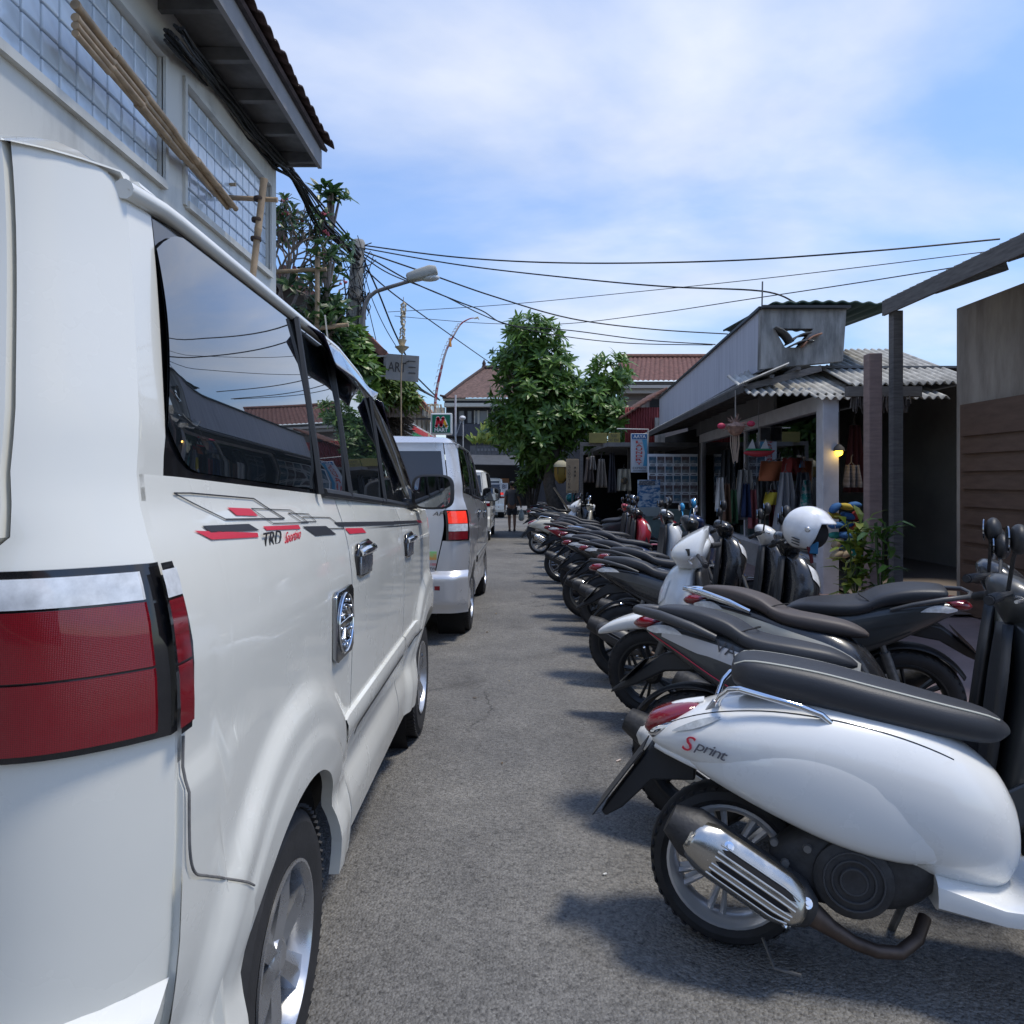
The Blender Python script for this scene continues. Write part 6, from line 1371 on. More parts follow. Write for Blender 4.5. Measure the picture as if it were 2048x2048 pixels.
def person(name, label, loc, h=1.58):
    o = thing(name, label, 'person', loc); s = h/1.7
    def skin_mesh(nm, verts, edges, m, parent, root=0):
        me = bpy.data.meshes.new(nm); me.from_pydata([tuple(Vector(v[:3])*s) for v in verts], edges, []); ob = bpy.data.objects.new(nm, me); COL.objects.link(ob); ob.parent = parent
        md = ob.modifiers.new('skin', 'SKIN'); me.materials.append(m)
        for i, v in enumerate(verts):
            sv = me.skin_vertices[0].data[i]; sv.radius = (v[3]*s, (v[4] if len(v) > 4 else v[3])*s); sv.use_root = (i == root)
        md.use_smooth_shade = True; q = ob.modifiers.new('sub', 'SUBSURF'); q.levels = 2; q.render_levels = 2; return ob
    SK = mat('skin_tan', (0.28, 0.15, 0.095), 0.6)
    V = [(0,0,.92,.14,.10),(0,0,1.10,.13,.09),(0,.01,1.30,.15,.10),(0,.01,1.42,.09,.08),(0,.02,1.50,.05),(0,.035,1.56,.075),(0,.035,1.64,.085),(0,.03,1.69,.05),
         (-.17,.01,1.40,.06),(-.23,-.02,1.12,.042),(-.25,.04,.88,.032),(-.255,.06,.80,.036),(.17,.01,1.40,.06),(.24,-.03,1.14,.042),(.30,.08,.94,.032),(.315,.12,.87,.036),
         (-.085,0,.86,.085),(-.095,.06,.50,.06),(-.09,.02,.28,.055),(-.085,-.06,.08,.036),(-.085,.06,.035,.034),(.085,0,.86,.085),(.09,-.02,.50,.06),(.09,-.10,.28,.055),(.085,-.12,.10,.036),(.085,-.01,.035,.034),
         (-.26,.07,.74,.012),(-.245,.085,.74,.012),(.322,.13,.81,.012),(.31,.145,.81,.012)]
    E = [(0,1),(1,2),(2,3),(3,4),(4,5),(5,6),(6,7),(3,8),(8,9),(9,10),(10,11),(3,12),(12,13),(13,14),(14,15),(0,16),(16,17),(17,18),(18,19),(19,20),(0,21),(21,22),(22,23),(23,24),(24,25),(11,26),(11,27),(15,28),(15,29)]
    body = skin_mesh('body', V, E, SK, o)
    skin_mesh('shirt', [(0,0,.86,.165,.125),(0,0,1.05,.158,.118),(0,.01,1.28,.175,.12),(0,.01,1.41,.12,.09),(-.17,.01,1.40,.078),(-.225,-.01,1.20,.066),(.17,.01,1.40,.078),(.235,-.02,1.20,.066),(0,.015,1.46,.065)], [(0,1),(1,2),(2,3),(3,4),(4,5),(3,6),(6,7),(3,8)], mat('shirt_grey', (0.13, 0.125, 0.13), 0.9, var=0.2, vscale=6), o)
    skin_mesh('shorts', [(0,0,.90,.17,.13),(-.09,0,.80,.105),(-.097,.05,.54,.088),(.09,0,.80,.105),(.093,-.01,.54,.088)], [(0,1),(1,2),(0,3),(3,4)], mat('shorts_dark', (0.05, 0.052, 0.06), 0.9), o)
    b = B(); b.ball((0, .025*s, 1.665*s), .098*s, .105*s, .095*s, 14, 10); b.build('hair', mat('hair_black', (0.012, 0.010, 0.010), 0.6), o, 60)
    for x, y in ((-.085, .0), (.085, -.07)):
        b = B(); b.sup([(-.10*s, .035*s, .02*s, .035*s, 2.5), (-.02*s, .045*s, .042*s, .046*s, 2.5), (.10*s, .035*s, .032*s, .048*s, 2.5), (.17*s, .028*s, .018*s, .035*s, 2.4)], 14)
        b.v = [(x*s-q[1], y*s+q[0], q[2]) for q in b.v]; b.build('shoe', mat('shoe', (0.05, 0.05, 0.05), 0.7), o, 60)
    return o
pY = 23.4
person('person', 'man in a dark shirt and shorts walking away along the road', (P(1024, 1060, pY).x, pY, G(pY)), 1.60)
bgp = Vector((P(1024, 1060, pY).x+0.31, pY+0.12, G(pY)+0.74)); pb = thing_at('plastic_bag', 'pale plastic bag hanging from the walking man hand', 'bag', bgp)
b = B(); supz(b, smooth_secs([(-0.40,0.0,0.05,0.07,2.2),(-0.34,0.0,0.10,0.13,2.4),(-0.2,0,0.09,0.115,2.2),(-0.06,0,0.04,0.05,2),(0.0,0,0.015,0.015,2)], 3), 14); b.build('bag', mat('bag_plastic', (0.45, 0.50, 0.50), 0.35, var=0.2, vscale=10), pb, 60)
for sgn in (-1, 1): b = B(); b.tube([(0.01*sgn, 0, -0.02), (0.03*sgn, 0.0, 0.05), (0, 0, 0.10)], 0.006, 5); b.build('handle', mat('bag_plastic', (0.45, 0.50, 0.50)), pb)
# ---------------------------------------------------------------- right side: pavement
def SL(Y, off=0.0): return 3.96+0.0738*(Y-9.0)+off          # line of the shop front
PAVE = mat('pavement_tile', (0.24, 0.17, 0.155), 0.85, var=0.2, vscale=2.5, bump=0.2, bscale=20)
b = B(); b.grid(lambda a, c: (lerp(SL(lerp(1.0, 21.0, c), -1.22), SL(lerp(1.0, 21.0, c), 4.5), a), lerp(1.0, 21.0, c), G(lerp(1.0, 21.0, c))+0.11), 3, 12)
tag(b.build('pavement', PAVE, None, 0), kind='structure')
kb = B(); kerb_root = None
for k in range(26):
    y0 = 1.0+k*0.77; y1 = y0+0.755
    b = B(); b.add([(SL(y, o), y, G(y)+z) for y in (y0, y1) for o, z in ((-1.36, -0.02), (-1.22, -0.02), (-1.225, 0.125), (-1.345, 0.118))], [(3,2,1,0),(4,5,6,7),(0,1,5,4),(1,2,6,5),(2,3,7,6),(3,0,4,7)])
    o = b.build('kerb_stone', CONCRETE, bpy.data.objects['pavement'], 0, bevel=0.012)

# ---------------------------------------------------------------- shop with the streaked fascia
sh = thing_at('souvenir_shop', 'low shop with streaked grey fascia, concrete gable and big display window', 'building', (4.4, 13, G(13))); O = sh.location
def FX(Y): return 3.33+0.076*(Y-9.5)
zb, zt = H+1.48, H+2.28
def fquad(Y0, Y1, z0, z1, th, dx=0.0):
    b = B(); vs = [(FX(Y)+dx+t, Y, z) for Y in (Y0, Y1) for t, z in ((0, z0), (th, z0), (th, z1), (0, z1))]
    return b.add(vs, [(3,2,1,0),(4,5,6,7),(0,1,5,4),(1,2,6,5),(2,3,7,6),(3,0,4,7)])
for k in range(4):                                      # fascia boards butted end to end
    a, c = 9.5+k*2.6, 9.5+(k+1)*2.6-0.006; fquad(a, c, zb, zt, 0.06).build('fascia_panel', FASCIA, sh, 0, off=O)
fquad(9.48, 19.95, zt+0.001, zt+0.035, 0.14, -0.04).build('fascia_cap', BLACKP, sh, 0, off=O)
# concrete gable facing the camera, with its broken opening
Yg = 9.46
def gq(pts): return [P(u, v, Yg) for u, v in pts]
out = gq([(1524.5,617),(1693,617),(1686,722),(1522,738)]); inn = gq([(1549,657),(1627,657),(1596,695),(1570,695)])
b = B(); vs = out+inn; vs = vs+[p+Vector((0, 0.14, 0)) for p in vs]
fs = [(i, (i+1) % 4, 4+(i+1) % 4, 4+i) for i in range(4)]; fs = [tuple(reversed(f)) for f in fs]+[tuple(8+i for i in f) for f in fs]
fs += [(4+i, 4+(i+1) % 4, 12+(i+1) % 4, 12+i) for i in range(4)]+[(i, 8+i, 8+(i+1) % 4, (i+1) % 4) for i in range(4)]
b.add(vs, fs); b.build('gable_wall', CONCRETE, sh, 0, off=O)
for (u, v, a, m_) in ((1618, 683, 0.6, mat('clay_bit', (0.35, 0.18, 0.12), 0.9, var=0.2)), (1596, 678, 0.45, mat('grey_bit', (0.10, 0.10, 0.10), 0.9)), (1563, 672, -0.7, mat('grey_bit', (0.10, 0.10, 0.10), 0.9)), (1600, 690, 0.2, mat('grey_bit', (0.10, 0.10, 0.10), 0.9))):
    b = B(); b.grid(lambda x, y: (lambda q: P(u, v, Yg+0.02)+Matrix.Rotation(-a, 3, 'Y') @ q)(Vector(((x-0.5)*0.30, (y-0.5)*0.25, 0.035*math.sin(math.pi*x)))), 8, 2); b.build('broken_tile', m_, sh, 60, off=O, solid=0.02)
b = B(); b.grid(lambda a, c: P(lerp(1545, 1800, a), 612-11*math.sin(math.pi*min(1, a*1.4+0.05))*(1-c)+0*c, Yg+0.0+2.0*c) if False else (P(lerp(1545, 1800, a), lerp(602, 606, a)+5*abs(2*a-1)**2, Yg-0.05)+Vector((0, 2.2*c, 0.10*c+0.012*math.sin(a*60)))), 90, 2); b.build('ridge_sheet', mat('green_sheet', (0.02, 0.05, 0.04), 0.7), sh, 30, off=O, solid=0.03)
b = B(); b.bar(P(1523, 614.5, Yg-0.02), P(1698, 615, Yg-0.02), 0.12, 0.035); b.build('gable_cap', BLACKP, sh, off=O)
bx(3.42, 3.46, 9.6, 9.7, zb, zb+0.1).build('bracket', TIMBER, sh, off=O)
b = B(); b.tube([P(1524, 614, Yg+0.1), P(1525, 563, Yg+0.1)], 0.010, 6); b.build('aerial_mast', mat('mast_dark', (0.12, 0.12, 0.12), 0.6), sh, off=O)
# dark cavity beside the gable and roof over the shop
b = B(); b.add([(FX(9.6)+0.07, 9.62, zb+0.05), (9, 9.62, zb+0.05), (10, 19.9, zb+0.05), (FX(19.9)+0.07, 19.9, zb+0.05)], [(0, 1, 2, 3)]); b.build('ceiling', SOFFIT, sh, 0, off=O, solid=0.03)
# corrugated lean-to sheets in front of the gable
def leanto(u0, u1, Yf, vf, Yb, vb, ub, name, sl=0.0):
    b = B(); a0, a1 = P(u0, vf, Yf), P(u1, vf+sl, Yf); c0 = P(ub, vb, Yb); wd = a1.x-a0.x; n = int(wd/0.105*8)
    def fn(a, c):
        x = lerp(a0.x, a1.x, a); s = c*min(1.0, 1.0); yb_ = lerp(Yf, Yb, c)
        if x < c0.x: yb_ = lerp(Yf, lerp(Yf+0.9, Yb, sstep(a0.x, c0.x, x)), c)
        t = (yb_-Yf)/(Yb-Yf)
        return (x, yb_, lerp(lerp(a0.z, a1.z, a), c0.z, t)+0.022*math.sin(2*math.pi*(x-a0.x)/0.105))
    b.grid(fn, n, 10); return b.build(name, ASBEST, sh, 50, off=O, solid=0.012)
leanto(1497, 1720, 8.9, 789, 10.9, 719, 1548, 'corrugated_sheet'); leanto(1632, 1900, 8.75, 797, 9.6, 764, 1634, 'corrugated_sheet', -2); leanto(1700, 1960, 8.9, 770, 10.9, 700, 1702, 'corrugated_sheet', -6)
# awning along the street with rafters
def EX(Y): return 2.93+0.0605*(Y-9.0)
ze = H+1.17
b = B(); b.grid(lambda a, c: (lerp(EX(lerp(8.95, 19.2, a)), FX(lerp(8.95, 19.2, a))+0.2, c), lerp(8.95, 19.2, a), lerp(ze+0.06, zb-0.01, c)+0.016*math.sin(a*10.25/0.08*2*math.pi)), 1020, 2); b.build('awning_sheet', ASBEST, sh, 50, off=O)
for k in range(14):
    y = 9.1+k*0.76; b = B(); b.bar((EX(y)-0.02, y, ze-0.01), (SL(y, -0.02), y, zb-0.05), 0.05, 0.08); b.build('rafter', TIMBER, sh, off=O)
for t in (0.02, 0.35, 0.68):
    b = B(); b.bar((lerp(EX(9), SL(9), t), 9.0, lerp(ze, zb, t)+0.035), (lerp(EX(19), SL(19), t), 19.0, lerp(ze, zb, t)+0.035), 0.05, 0.04); b.build('purlin', TIMBER, sh, off=O)
b = B(); b.bar((EX(9)-0.03, 8.95, ze-0.03), (EX(19.1)-0.03, 19.1, ze-0.03), 0.025, 0.09); b.build('eave_batten', mat('dark_timber', (0.06, 0.055, 0.05), 0.9, var=0.3), sh, off=O)
# shop front
ztop = H+1.0
b = B(); b.bar((SL(9.0), 9.0, ztop-0.02), (SL(17.0), 17.0, ztop-0.02), 0.14, 0.20); b.build('lintel', WPAINT, sh, off=O)
b = B(); b.bar((SL(11.2, 0.02), 11.2, ztop+0.26), (SL(19.0, 0.02), 19.0, ztop+0.26), 0.05, 0.36); b.build('upper_board', mat('grey_panel', (0.20, 0.20, 0.20), 0.8, var=0.2, vscale=2), sh, off=O)
for y, w_, nm in ((8.92, 0.20, 'post'), (17.0, 0.12, 'post')):
    bx(SL(y)-w_/2, SL(y)+w_/2, y-w_/2, y+w_/2, G(y)+0.1, ztop+0.1 if y > 9 else ztop+0.02).build(nm, WPAINT if y < 10 else TIMBER, sh, 0, off=O, bevel=0.008)
b = B(); b.bar((SL(9.02), 9.02, G(13)+0.30), (SL(16.94), 16.94, G(13)+0.25), 0.20, 0.42); b.build('plinth', mat('plinth', (0.36, 0.35, 0.33), 0.9, var=0.2, vscale=3), sh, off=O)
for y0, y1 in ((9.05, 12.9), (12.96, 16.9)):
    b = B(); b.add([(SL(y, t), y, z) for t in (0.0, 0.012) for y, z in ((y0, G(13)+0.5), (y1, G(13)+0.5), (y1, ztop-0.12), (y0, ztop-0.12))], [(3,2,1,0),(4,5,6,7),(0,1,5,4),(1,2,6,5),(2,3,7,6),(3,0,4,7)]); b.build('window_pane', MATS['shop_glass'], sh, 0, off=O)
bx(SL(12.93)-0.03, SL(12.93)+0.03, 12.905, 12.955, G(13)+0.5, ztop-0.12).build('mullion', WPAINT, sh, 0, off=O)
for ym in (9.05, 16.9): bx(SL(ym)-0.05, SL(ym)+0.02, ym-0.03, ym+0.03, G(13)+0.5, ztop-0.12).build('mullion', WPAINT, sh, 0, off=O)
b = B(); b.bar((SL(9.0, -0.02), 9.0, G(13)+0.53), (SL(16.94, -0.02), 16.94, G(13)+0.50), 0.10, 0.06); b.build('window_sill', WPAINT, sh, off=O)
INT = mat('shop_interior', (0.38, 0.37, 0.35), 0.9, var=0.2, vscale=1)
bx(7.0, 7.1, 7.0, 18.0, -0.3, zb).build('back_wall', INT, sh, 0, off=O); bx(SL(17.1)+0.0, 8.0, 17.1, 17.2, -0.3, zb).build('side_wall', INT, sh, 0, off=O)
b = B(); b.add([(SL(7.2, 0.15), 7.2, 0.06), (9, 7.2, 0.06), (9, 17.1, 0.02), (SL(17.1, 0.15), 17.1, 0.02)], [(0, 1, 2, 3)]); b.build('floor', mat('shop_floor', (0.18, 0.15, 0.13), 0.5), sh, 0, off=O)
# fringe and door post next to the display window
b = B(); rq = random.Random(14)
for k in range(150):
    x = rq.uniform(4.08, 4.75); p = Vector((x, 8.55+rq.uniform(-.05, .05), ztop+0.02)); b.tube([p, p-Vector((rq.uniform(-.02, .02), 0, rq.uniform(.1, .22)))], 0.008, 4)
tag(b.build('raffia_fringe', mat('raffia', (0.10, 0.085, 0.075), 0.95, var=0.3, vscale=20), sh, 0, off=O), kind='stuff')
bx(4.02, 4.9, 8.5, 8.6, ztop+0.0, ztop+0.12).build('door_lintel', TIMBER, sh, 0, off=O)
bx(3.74, 3.88, 7.45, 7.58, G(7.5)+0.1, 2.75).build('door_post', mat('pink_timber', (0.27, 0.19, 0.165), 0.8, var=0.2, vscale=5, stretch=(1, 1, 6)), sh, 0, off=O, bevel=0.01)
# low house continuing towards the camera
nb = thing_at('side_house', 'plain stained house beyond the timber post with brown slatted shutters', 'building', (5.4, 5.5, G(5.5))); O = nb.location
bx(4.75, 7.2, 3.0, 7.6, -0.2, 3.25).build('wall', mat('beige_plaster', (0.20, 0.17, 0.14), 0.9, col2=(0.42, 0.37, 0.31), vscale=1.6, stretch=(2.5, 2.5, 0.6), lo=0.3, hi=0.6, bump=0.3, bscale=30), nb, 0, off=O)
b = B(); wavy(b, (4.02, 2.4, 3.34), (0, 1, 0), (0.94, 0, 0.34), 4, 3.4, 0.02, 0.12, 5.3); b.build('roof', ASBEST, nb, 50, off=O, solid=0.012)
b = B(); b.bar((4.03, 2.4, 3.28), (4.03, 7.72, 3.28), 0.03, 0.16); b.build('eave_board', TIMBER, nb, off=O)
for y in (3.2, 7.55): bx(4.05, 4.15, y, y+0.1, G(y)+0.1, 3.22).build('post', TIMBER, nb, 0, off=O)

for k in range(5): b = B(); y = 2.8+k; b.bar((4.05, y, 3.24), (4.72, y, 3.46), 0.05, 0.08); b.build('rafter', TIMBER, nb, off=O)
for y0 in (4.2, 6.3):
    d_ = bx(4.66, 4.705, y0, y0+1.1, G(5)+0.1, 2.2).build('door', mat('brown_shutter', (0.13, 0.08, 0.055), 0.7, var=0.2, vscale=4, stretch=(1, 1, 5)), nb, 0, off=O)
    for k in range(10): bx(4.635, 4.665, y0+0.06, y0+1.04, 0.25+k*0.18, 0.38+k*0.18).build('slat', mat('brown_shutter', (0.13, 0.08, 0.055)), d_, 0, off=O)
    

# ---------------------------------------------------------------- things in the shop window
def cloth(name, label, u0, u1, v0, v1, Y, m, cat='garment', flare=0.3, fold=5, grp=None):
    a, c = P(u0, v0, Y), P(u1, v1, Y); o = thing_at(name, label, cat, ((a.x+c.x)/2, Y, a.z), grp); w_ = (c.x-a.x)/2; h_ = a.z-c.z
    b = B(); b.grid(lambda s, t: ((2*s-1)*w_*lerp(1-flare, 1, t), 0.05*math.sin(s*fold*math.pi+t*2)*(0.4+t)+0.04*(1-abs(2*s-1)), -h_*t), 22, 10); b.build('cloth', m, o, 60, solid=0.006)
    b = B(); b.tube([(-w_*(1-flare)*0.6, 0.03, -0.02), (0, 0.03, 0.04), (w_*(1-flare)*0.6, 0.03, -0.02)], 0.008, 5); b.tube([(0, 0.03, 0.04), (0, 0.03, 0.10), (0.02, 0.03, 0.13)], 0.006, 5); b.build('hanger', TIMBER, o)
    return o
cloth('dress', 'blue dress hung high in the display window', 1602, 1652, 872, 935, 9.9, mat('cloth_blue', (0.03, 0.20, 0.36), 0.8, var=0.2), 'dress', 0.5)
cloth('scarf', 'orange cloth hung across the display window', 1520, 1600, 922, 962, 10.6, mat('cloth_orange', (0.30, 0.09, 0.035), 0.8, var=0.25, vscale=3), 'cloth', 0.05, 3)
cloth('scarf', 'red cloth next to the blue dress', 1565, 1612, 915, 958, 10.3, mat('cloth_red', (0.26, 0.035, 0.03), 0.8), 'cloth', 0.05, 3)
cloth('dress', 'long grey gown on a hanger in the middle of the display window', 1545, 1600, 945, 1080, 10.2, mat('cloth_grey', (0.30, 0.31, 0.33), 0.8, var=0.1), 'dress', 0.6)
cloth('shawl', 'pale grey shawl deep in the display window', 1468, 1512, 940, 1040, 12.2, mat('cloth_pale', (0.36, 0.37, 0.37), 0.8), 'shawl', 0.4)
cloth('shirt', 'patterned teal shirt low in the display window', 1600, 1650, 960, 1040, 9.7, mat('cloth_pattern', (0.30, 0.33, 0.32), 0.8, col2=(0.02, 0.20, 0.18), vscale=14, lo=0.5, hi=0.55), 'shirt', 0.3)
cloth('shawl', 'dark cloth at the far end of the display window', 1440, 1470, 900, 1050, 13.8, mat('cloth_dark', (0.05, 0.055, 0.06), 0.8), 'shawl', 0.2)
cloth('bag', 'yellow cloth bag in the display window', 1530, 1556, 985, 1010, 9.9, mat('cloth_yellow', (0.45, 0.36, 0.03), 0.8), 'bag', 0.1, 2)
rcl = random.Random(44)
CL = [('white', (0.5, 0.5, 0.48)), ('brown', (0.14, 0.08, 0.05)), ('green', (0.05, 0.14, 0.07)), ('sand', (0.34, 0.27, 0.18)), ('navy', (0.02, 0.04, 0.11)), ('pink', (0.42, 0.14, 0.16)), ('grey', (0.2, 0.2, 0.21)), ('olive', (0.12, 0.12, 0.05))]
for i in range(16):
    nm, cc = CL[i % 8]; u = 1440+i*13.2; v = 985+(i % 3)*12; Y_ = SL(0)*0+11.6+(i % 4)*0.25
    cloth('folded_shirt' if i % 2 else 'shirt', nm+(' short shirt' if i % 2 else ' long shirt')+' on the back rail of the shop, '+('first second third fourth fifth sixth seventh eighth ninth tenth eleventh twelfth thirteenth fourteenth fifteenth sixteenth'.split()[i])+' from its far end', u-8, u+8, v-30, v+38+10*(i % 2), Y_, mat('rail_cloth_'+nm, cc, 0.85, var=0.15, vscale=5), 'shirt', 0.2, 3, 'shirts on the back rail of the shop')
for i, (u, v, w_, lab) in enumerate(((1530, 868, 24, 'small picture frame high on the shop wall near the ornament'), (1558, 855, 20, 'narrow picture frame in the middle of the shop wall'), (1604, 840, 30, 'largest picture frame on the shop wall beside the white post'))):
    c = P(u, v, 11.4); o = thing_at('picture_frame', lab, 'picture', c, 'pictures on the shop wall'); b = B(); b.box((0, 0, 0), (w_*11.4/F, 0.04, w_*1.25*11.4/F)); b.build('frame', mat('frame_grey', (0.28, 0.28, 0.28), 0.6), o, bevel=0.008)
    b = B(); b.box((0, -0.022, 0), (w_*0.78*11.4/F, 0.006, w_*1.0*11.4/F)); b.build('print', mat('print_dark', (0.05, 0.06, 0.07), 0.4, var=0.5, vscale=8), o)
tb_ = thing_at('toy_boat', 'toy sailing boat with green and red hull hung in the display window', 'toy', P(1517, 906, 9.75)); 
b = B(); b.sup(smooth_secs([(-0.20,0.0,0.01,0.01,2),(-0.14,0.0,0.035,0.035,2.2),(0.0,-0.01,0.045,0.05,2.2),(0.14,0.0,0.035,0.035,2.2),(0.22,0.03,0.008,0.008,2)],3), 14); b.build('hull', mat('toy_red', (0.42, 0.03, 0.04), 0.5), tb_)
b = B(); b.box((0.0, 0, 0.045), (0.34, 0.07, 0.03)); b.build('deck', mat('toy_green', (0.02, 0.22, 0.10), 0.5), tb_, bevel=0.01)
for x in (-0.09, 0.09): b = B(); b.add([(x-0.06, 0, 0.06), (x+0.05, 0, 0.06), (x+0.01, 0, 0.19)], [(0, 1, 2)]); b.build('sail', mat('toy_white', (0.6, 0.6, 0.6), 0.6), tb_, 0, solid=0.006)
b = B(); b.tube([(0, 0, 0.05), (0, 0, 0.9)], 0.004, 4); b.build('string', mat('string', (0.2, 0.2, 0.2), 0.8), tb_)
# hanging ornament under the awning
orn = thing_at('hanging_ornament', 'spiky straw ornament with pink bows hung under the awning', 'ornament', P(1471, 850, 9.2)); ro = random.Random(3)
b = B()
for k in range(44):
    a = ro.uniform(0, 6.3); l = ro.uniform(0.10, 0.20); e = Vector((math.cos(a)*l, ro.uniform(-.08, .08), math.sin(a)*l*0.8)); s_ = Vector((-math.sin(a), 0, math.cos(a)))*0.018
    b.add([s_, -s_, e], [(0, 1, 2)])
b.build('straw_star', mat('straw', (0.33, 0.20, 0.15), 0.9, var=0.4, vscale=20), orn, 0, solid=0.004)
b = B(); b.lathe([(0.02, 0.06), (0.10, 0.03), (0.12, 0.0), (0.08, -0.08), (0.03, -0.12)], (0, 0, -0.02), (0, 0, 1), 14); b.build('basket', mat('straw', (0.33, 0.20, 0.15)), orn)
for s in (-1, 1): b = B(); b.ball((s*0.19, -0.03, 0.015*s), 0.055, 0.03, 0.04, 8, 6); b.build('bow', mat('pink_bow', (0.50, 0.04, 0.09), 0.6), orn)
b = B(); b.tube([(0, 0, 0.10), (0.0, 0, 0.45)], 0.008, 5); b.build('cord', mat('cord_pale', (0.35, 0.32, 0.28), 0.8), orn)
for k in range(14): b = B(); x = ro.uniform(-.05, .05); b.tube([(x, ro.uniform(-.03, .03), -0.08), (x*1.3, 0, -0.25), (x*0.8+ro.uniform(-.02, .02), 0, -0.44-ro.random()*0.06)], 0.006, 4); b.build('streamer', mat('streamer', (0.40, 0.30, 0.22), 0.8), orn)
# lit bulb in the doorway
lm = thing_at('hanging_lamp', 'small lit yellow bulb hanging in the shop doorway', 'lamp', P(1678, 905, 8.8))
b = B(); b.ball((0, 0, 0), 0.045, n=12, m=8); b.build('bulb', mat('bulb_glow', (1.0, 0.60, 0.05), 0.3, emit=3.5), lm, 60)
b = B(); b.tube([(0, 0, 0.04), (0, 0, 0.5)], 0.006, 5); b.lathe([(0.02, 0.10), (0.06, 0.06), (0.07, 0.02)], (0, 0, 0), (0, 0, 1), 12); b.build('shade', mat('lamp_wire', (0.05, 0.045, 0.04), 0.7), lm)
ld = bpy.data.lights.new('bulb_light', 'POINT'); ld.energy = 0.5; ld.color = (1, 0.65, 0.2); ld.shadow_soft_size = 0.05; lo_ = bpy.data.objects.new('bulb_light', ld); COL.objects.link(lo_); lo_.parent = lm; lo_.location = (0, -0.08, -0.02)
# stacked goods in the doorway
rd = random.Random(19); cols_ = [('goods_yellow', (0.45, 0.33, 0.04)), ('goods_orange', (0.45, 0.10, 0.03)), ('goods_teal', (0.03, 0.25, 0.20)), ('goods_blue', (0.03, 0.12, 0.30)), ('goods_tan', (0.32, 0.25, 0.16)), ('goods_red', (0.35, 0.03, 0.03))]
names_ = ['mustard yellow', 'orange', 'teal', 'blue', 'tan', 'red']
for k in range(18):
    i, j = k % 3, k//3; u = 1672+i*20+rd.uniform(-4, 4); v = 1108-j*19+rd.uniform(-3, 3); q = rd.randrange(6); c = P(u, v, 8.55+rd.uniform(-.08, .08))
    b = B(); b.sup(smooth_secs([(-0.075,0,0.012,0.05,2.2),(-0.05,0,0.035,0.07,2.6),(0.02,0.005,0.042,0.07,2.6),(0.07,0,0.02,0.05,2.2)], 2), 12)
    ang = rd.uniform(-0.9, 0.9); o = b.build('soft_toy', mat(*cols_[q], 0.85), None, 60); o.location = c; o.rotation_euler = (0, ang, 0)
    tag(o, 'small '+names_[q]+' soft goods, '+('bottom', 'second', 'third', 'fourth', 'fifth', 'top')[j]+' layer of the heap, '+('by the white post', 'in the middle', 'by the timber post')[i], 'goods', 'heap of soft goods in the doorway')
cloth('dress', 'dark red dress hanging in the doorway behind the bulb', 1690, 1730, 850, 985, 9.3, mat('cloth_wine', (0.08, 0.02, 0.025), 0.85), 'dress', 0.5)
cloth('tote_bag', 'striped grey cloth bag in the doorway', 1690, 1720, 930, 975, 8.9, mat('cloth_stripe', (0.30, 0.28, 0.26), 0.85, col2=(0.10, 0.09, 0.09), vscale=2, stretch=(1, 1, 14)), 'bag', 0.1)
# potted plants by the timber post
for i, (u, v, Y, n, lab) in enumerate(((1712, 1235, 6.6, 34, 'bright leafy potted plant beside the timber post'), (1760, 1240, 6.4, 26, 'leafy plant growing behind the scooters past the timber post'))):
    p = P(u, v, Y); o = thing_at('potted_plant', lab, 'plant', (p.x, Y, G(Y)+0.11), 'plants by the shop door'); b = B(); b.lathe([(0.0, 0), (0.10, 0), (0.14, 0.22), (0.15, 0.24), (0.13, 0.24), (0.12, 0.20), (0, 0.20)], (0, 0, 0), (0, 0, 1), 16); b.build('pot', mat('clay_pot', (0.22, 0.10, 0.06), 0.85, var=0.2), o)
    b = B(); rp2 = random.Random(50+i)
    for k in range(n*2):
        q = Vector((rp2.uniform(-.10, .10), rp2.uniform(-.10, .10), rp2.uniform(0.25, 1.0))); leaf(b, q, Vector((rp2.uniform(-1, 1), rp2.uniform(-1, .6), rp2.uniform(0, .9))), Vector((0, 0, 1)), rp2.uniform(.14, .26), 0.075, 0.5)
    b.build('leaves', LEAFY if i == 0 else LEAF, o, 0)
    b = B()
    for k in range(6): b.tube([(0, 0, 0.2), (rp2.uniform(-.1, .1), rp2.uniform(-.1, .1), 1.0)], 0.008, 5)
    b.build('stems', mat('stem_green', (0.06, 0.10, 0.03), 0.7), o)

# ---------------------------------------------------------------- further right: booking kiosk and dark stall
kk = thing_at('tour_stall', 'open stall with dark interior under a red corrugated wall and tile roof', 'building', (3.6, 19.5, G(19.5))); O = kk.location
b = B(); wavy(b, P(1250, 888, 20.4), (1, 0, 0), (0, 0, 1), 3, 1.05, 0.018, 0.075, 1.05); b.build('red_sheet', mat('red_corrugated', (0.20, 0.035, 0.035), 0.8, var=0.35, vscale=5, stretch=(6, 6, 1)), kk, 50, off=O, solid=0.01)
b = B(); q0, q1 = P(1240, 838, 20.2), P(1335, 778, 20.2)
b.grid(lambda a, c: q0.lerp(q1, a)+Vector((0, 3.0*c, 0.10*c+0.03*abs(math.sin(a*30)))), 60, 6); b.build('roof', TILE, kk, 30, off=O, solid=0.06)
bx(P(1310, 0, 20.3).x, P(1330, 0, 20.3).x, 20.3, 20.5, G(20), 3.2).build('pier', CONCRETE, kk, 0, off=O)
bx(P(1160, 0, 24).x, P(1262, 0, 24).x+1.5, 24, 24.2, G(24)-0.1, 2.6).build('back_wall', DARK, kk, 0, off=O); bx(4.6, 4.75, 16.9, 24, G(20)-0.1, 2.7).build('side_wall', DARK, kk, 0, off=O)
bx(2.35, 4.7, 17.6, 24, 2.25, 2.35).build('ceiling', SOFFIT, kk, 0, off=O)
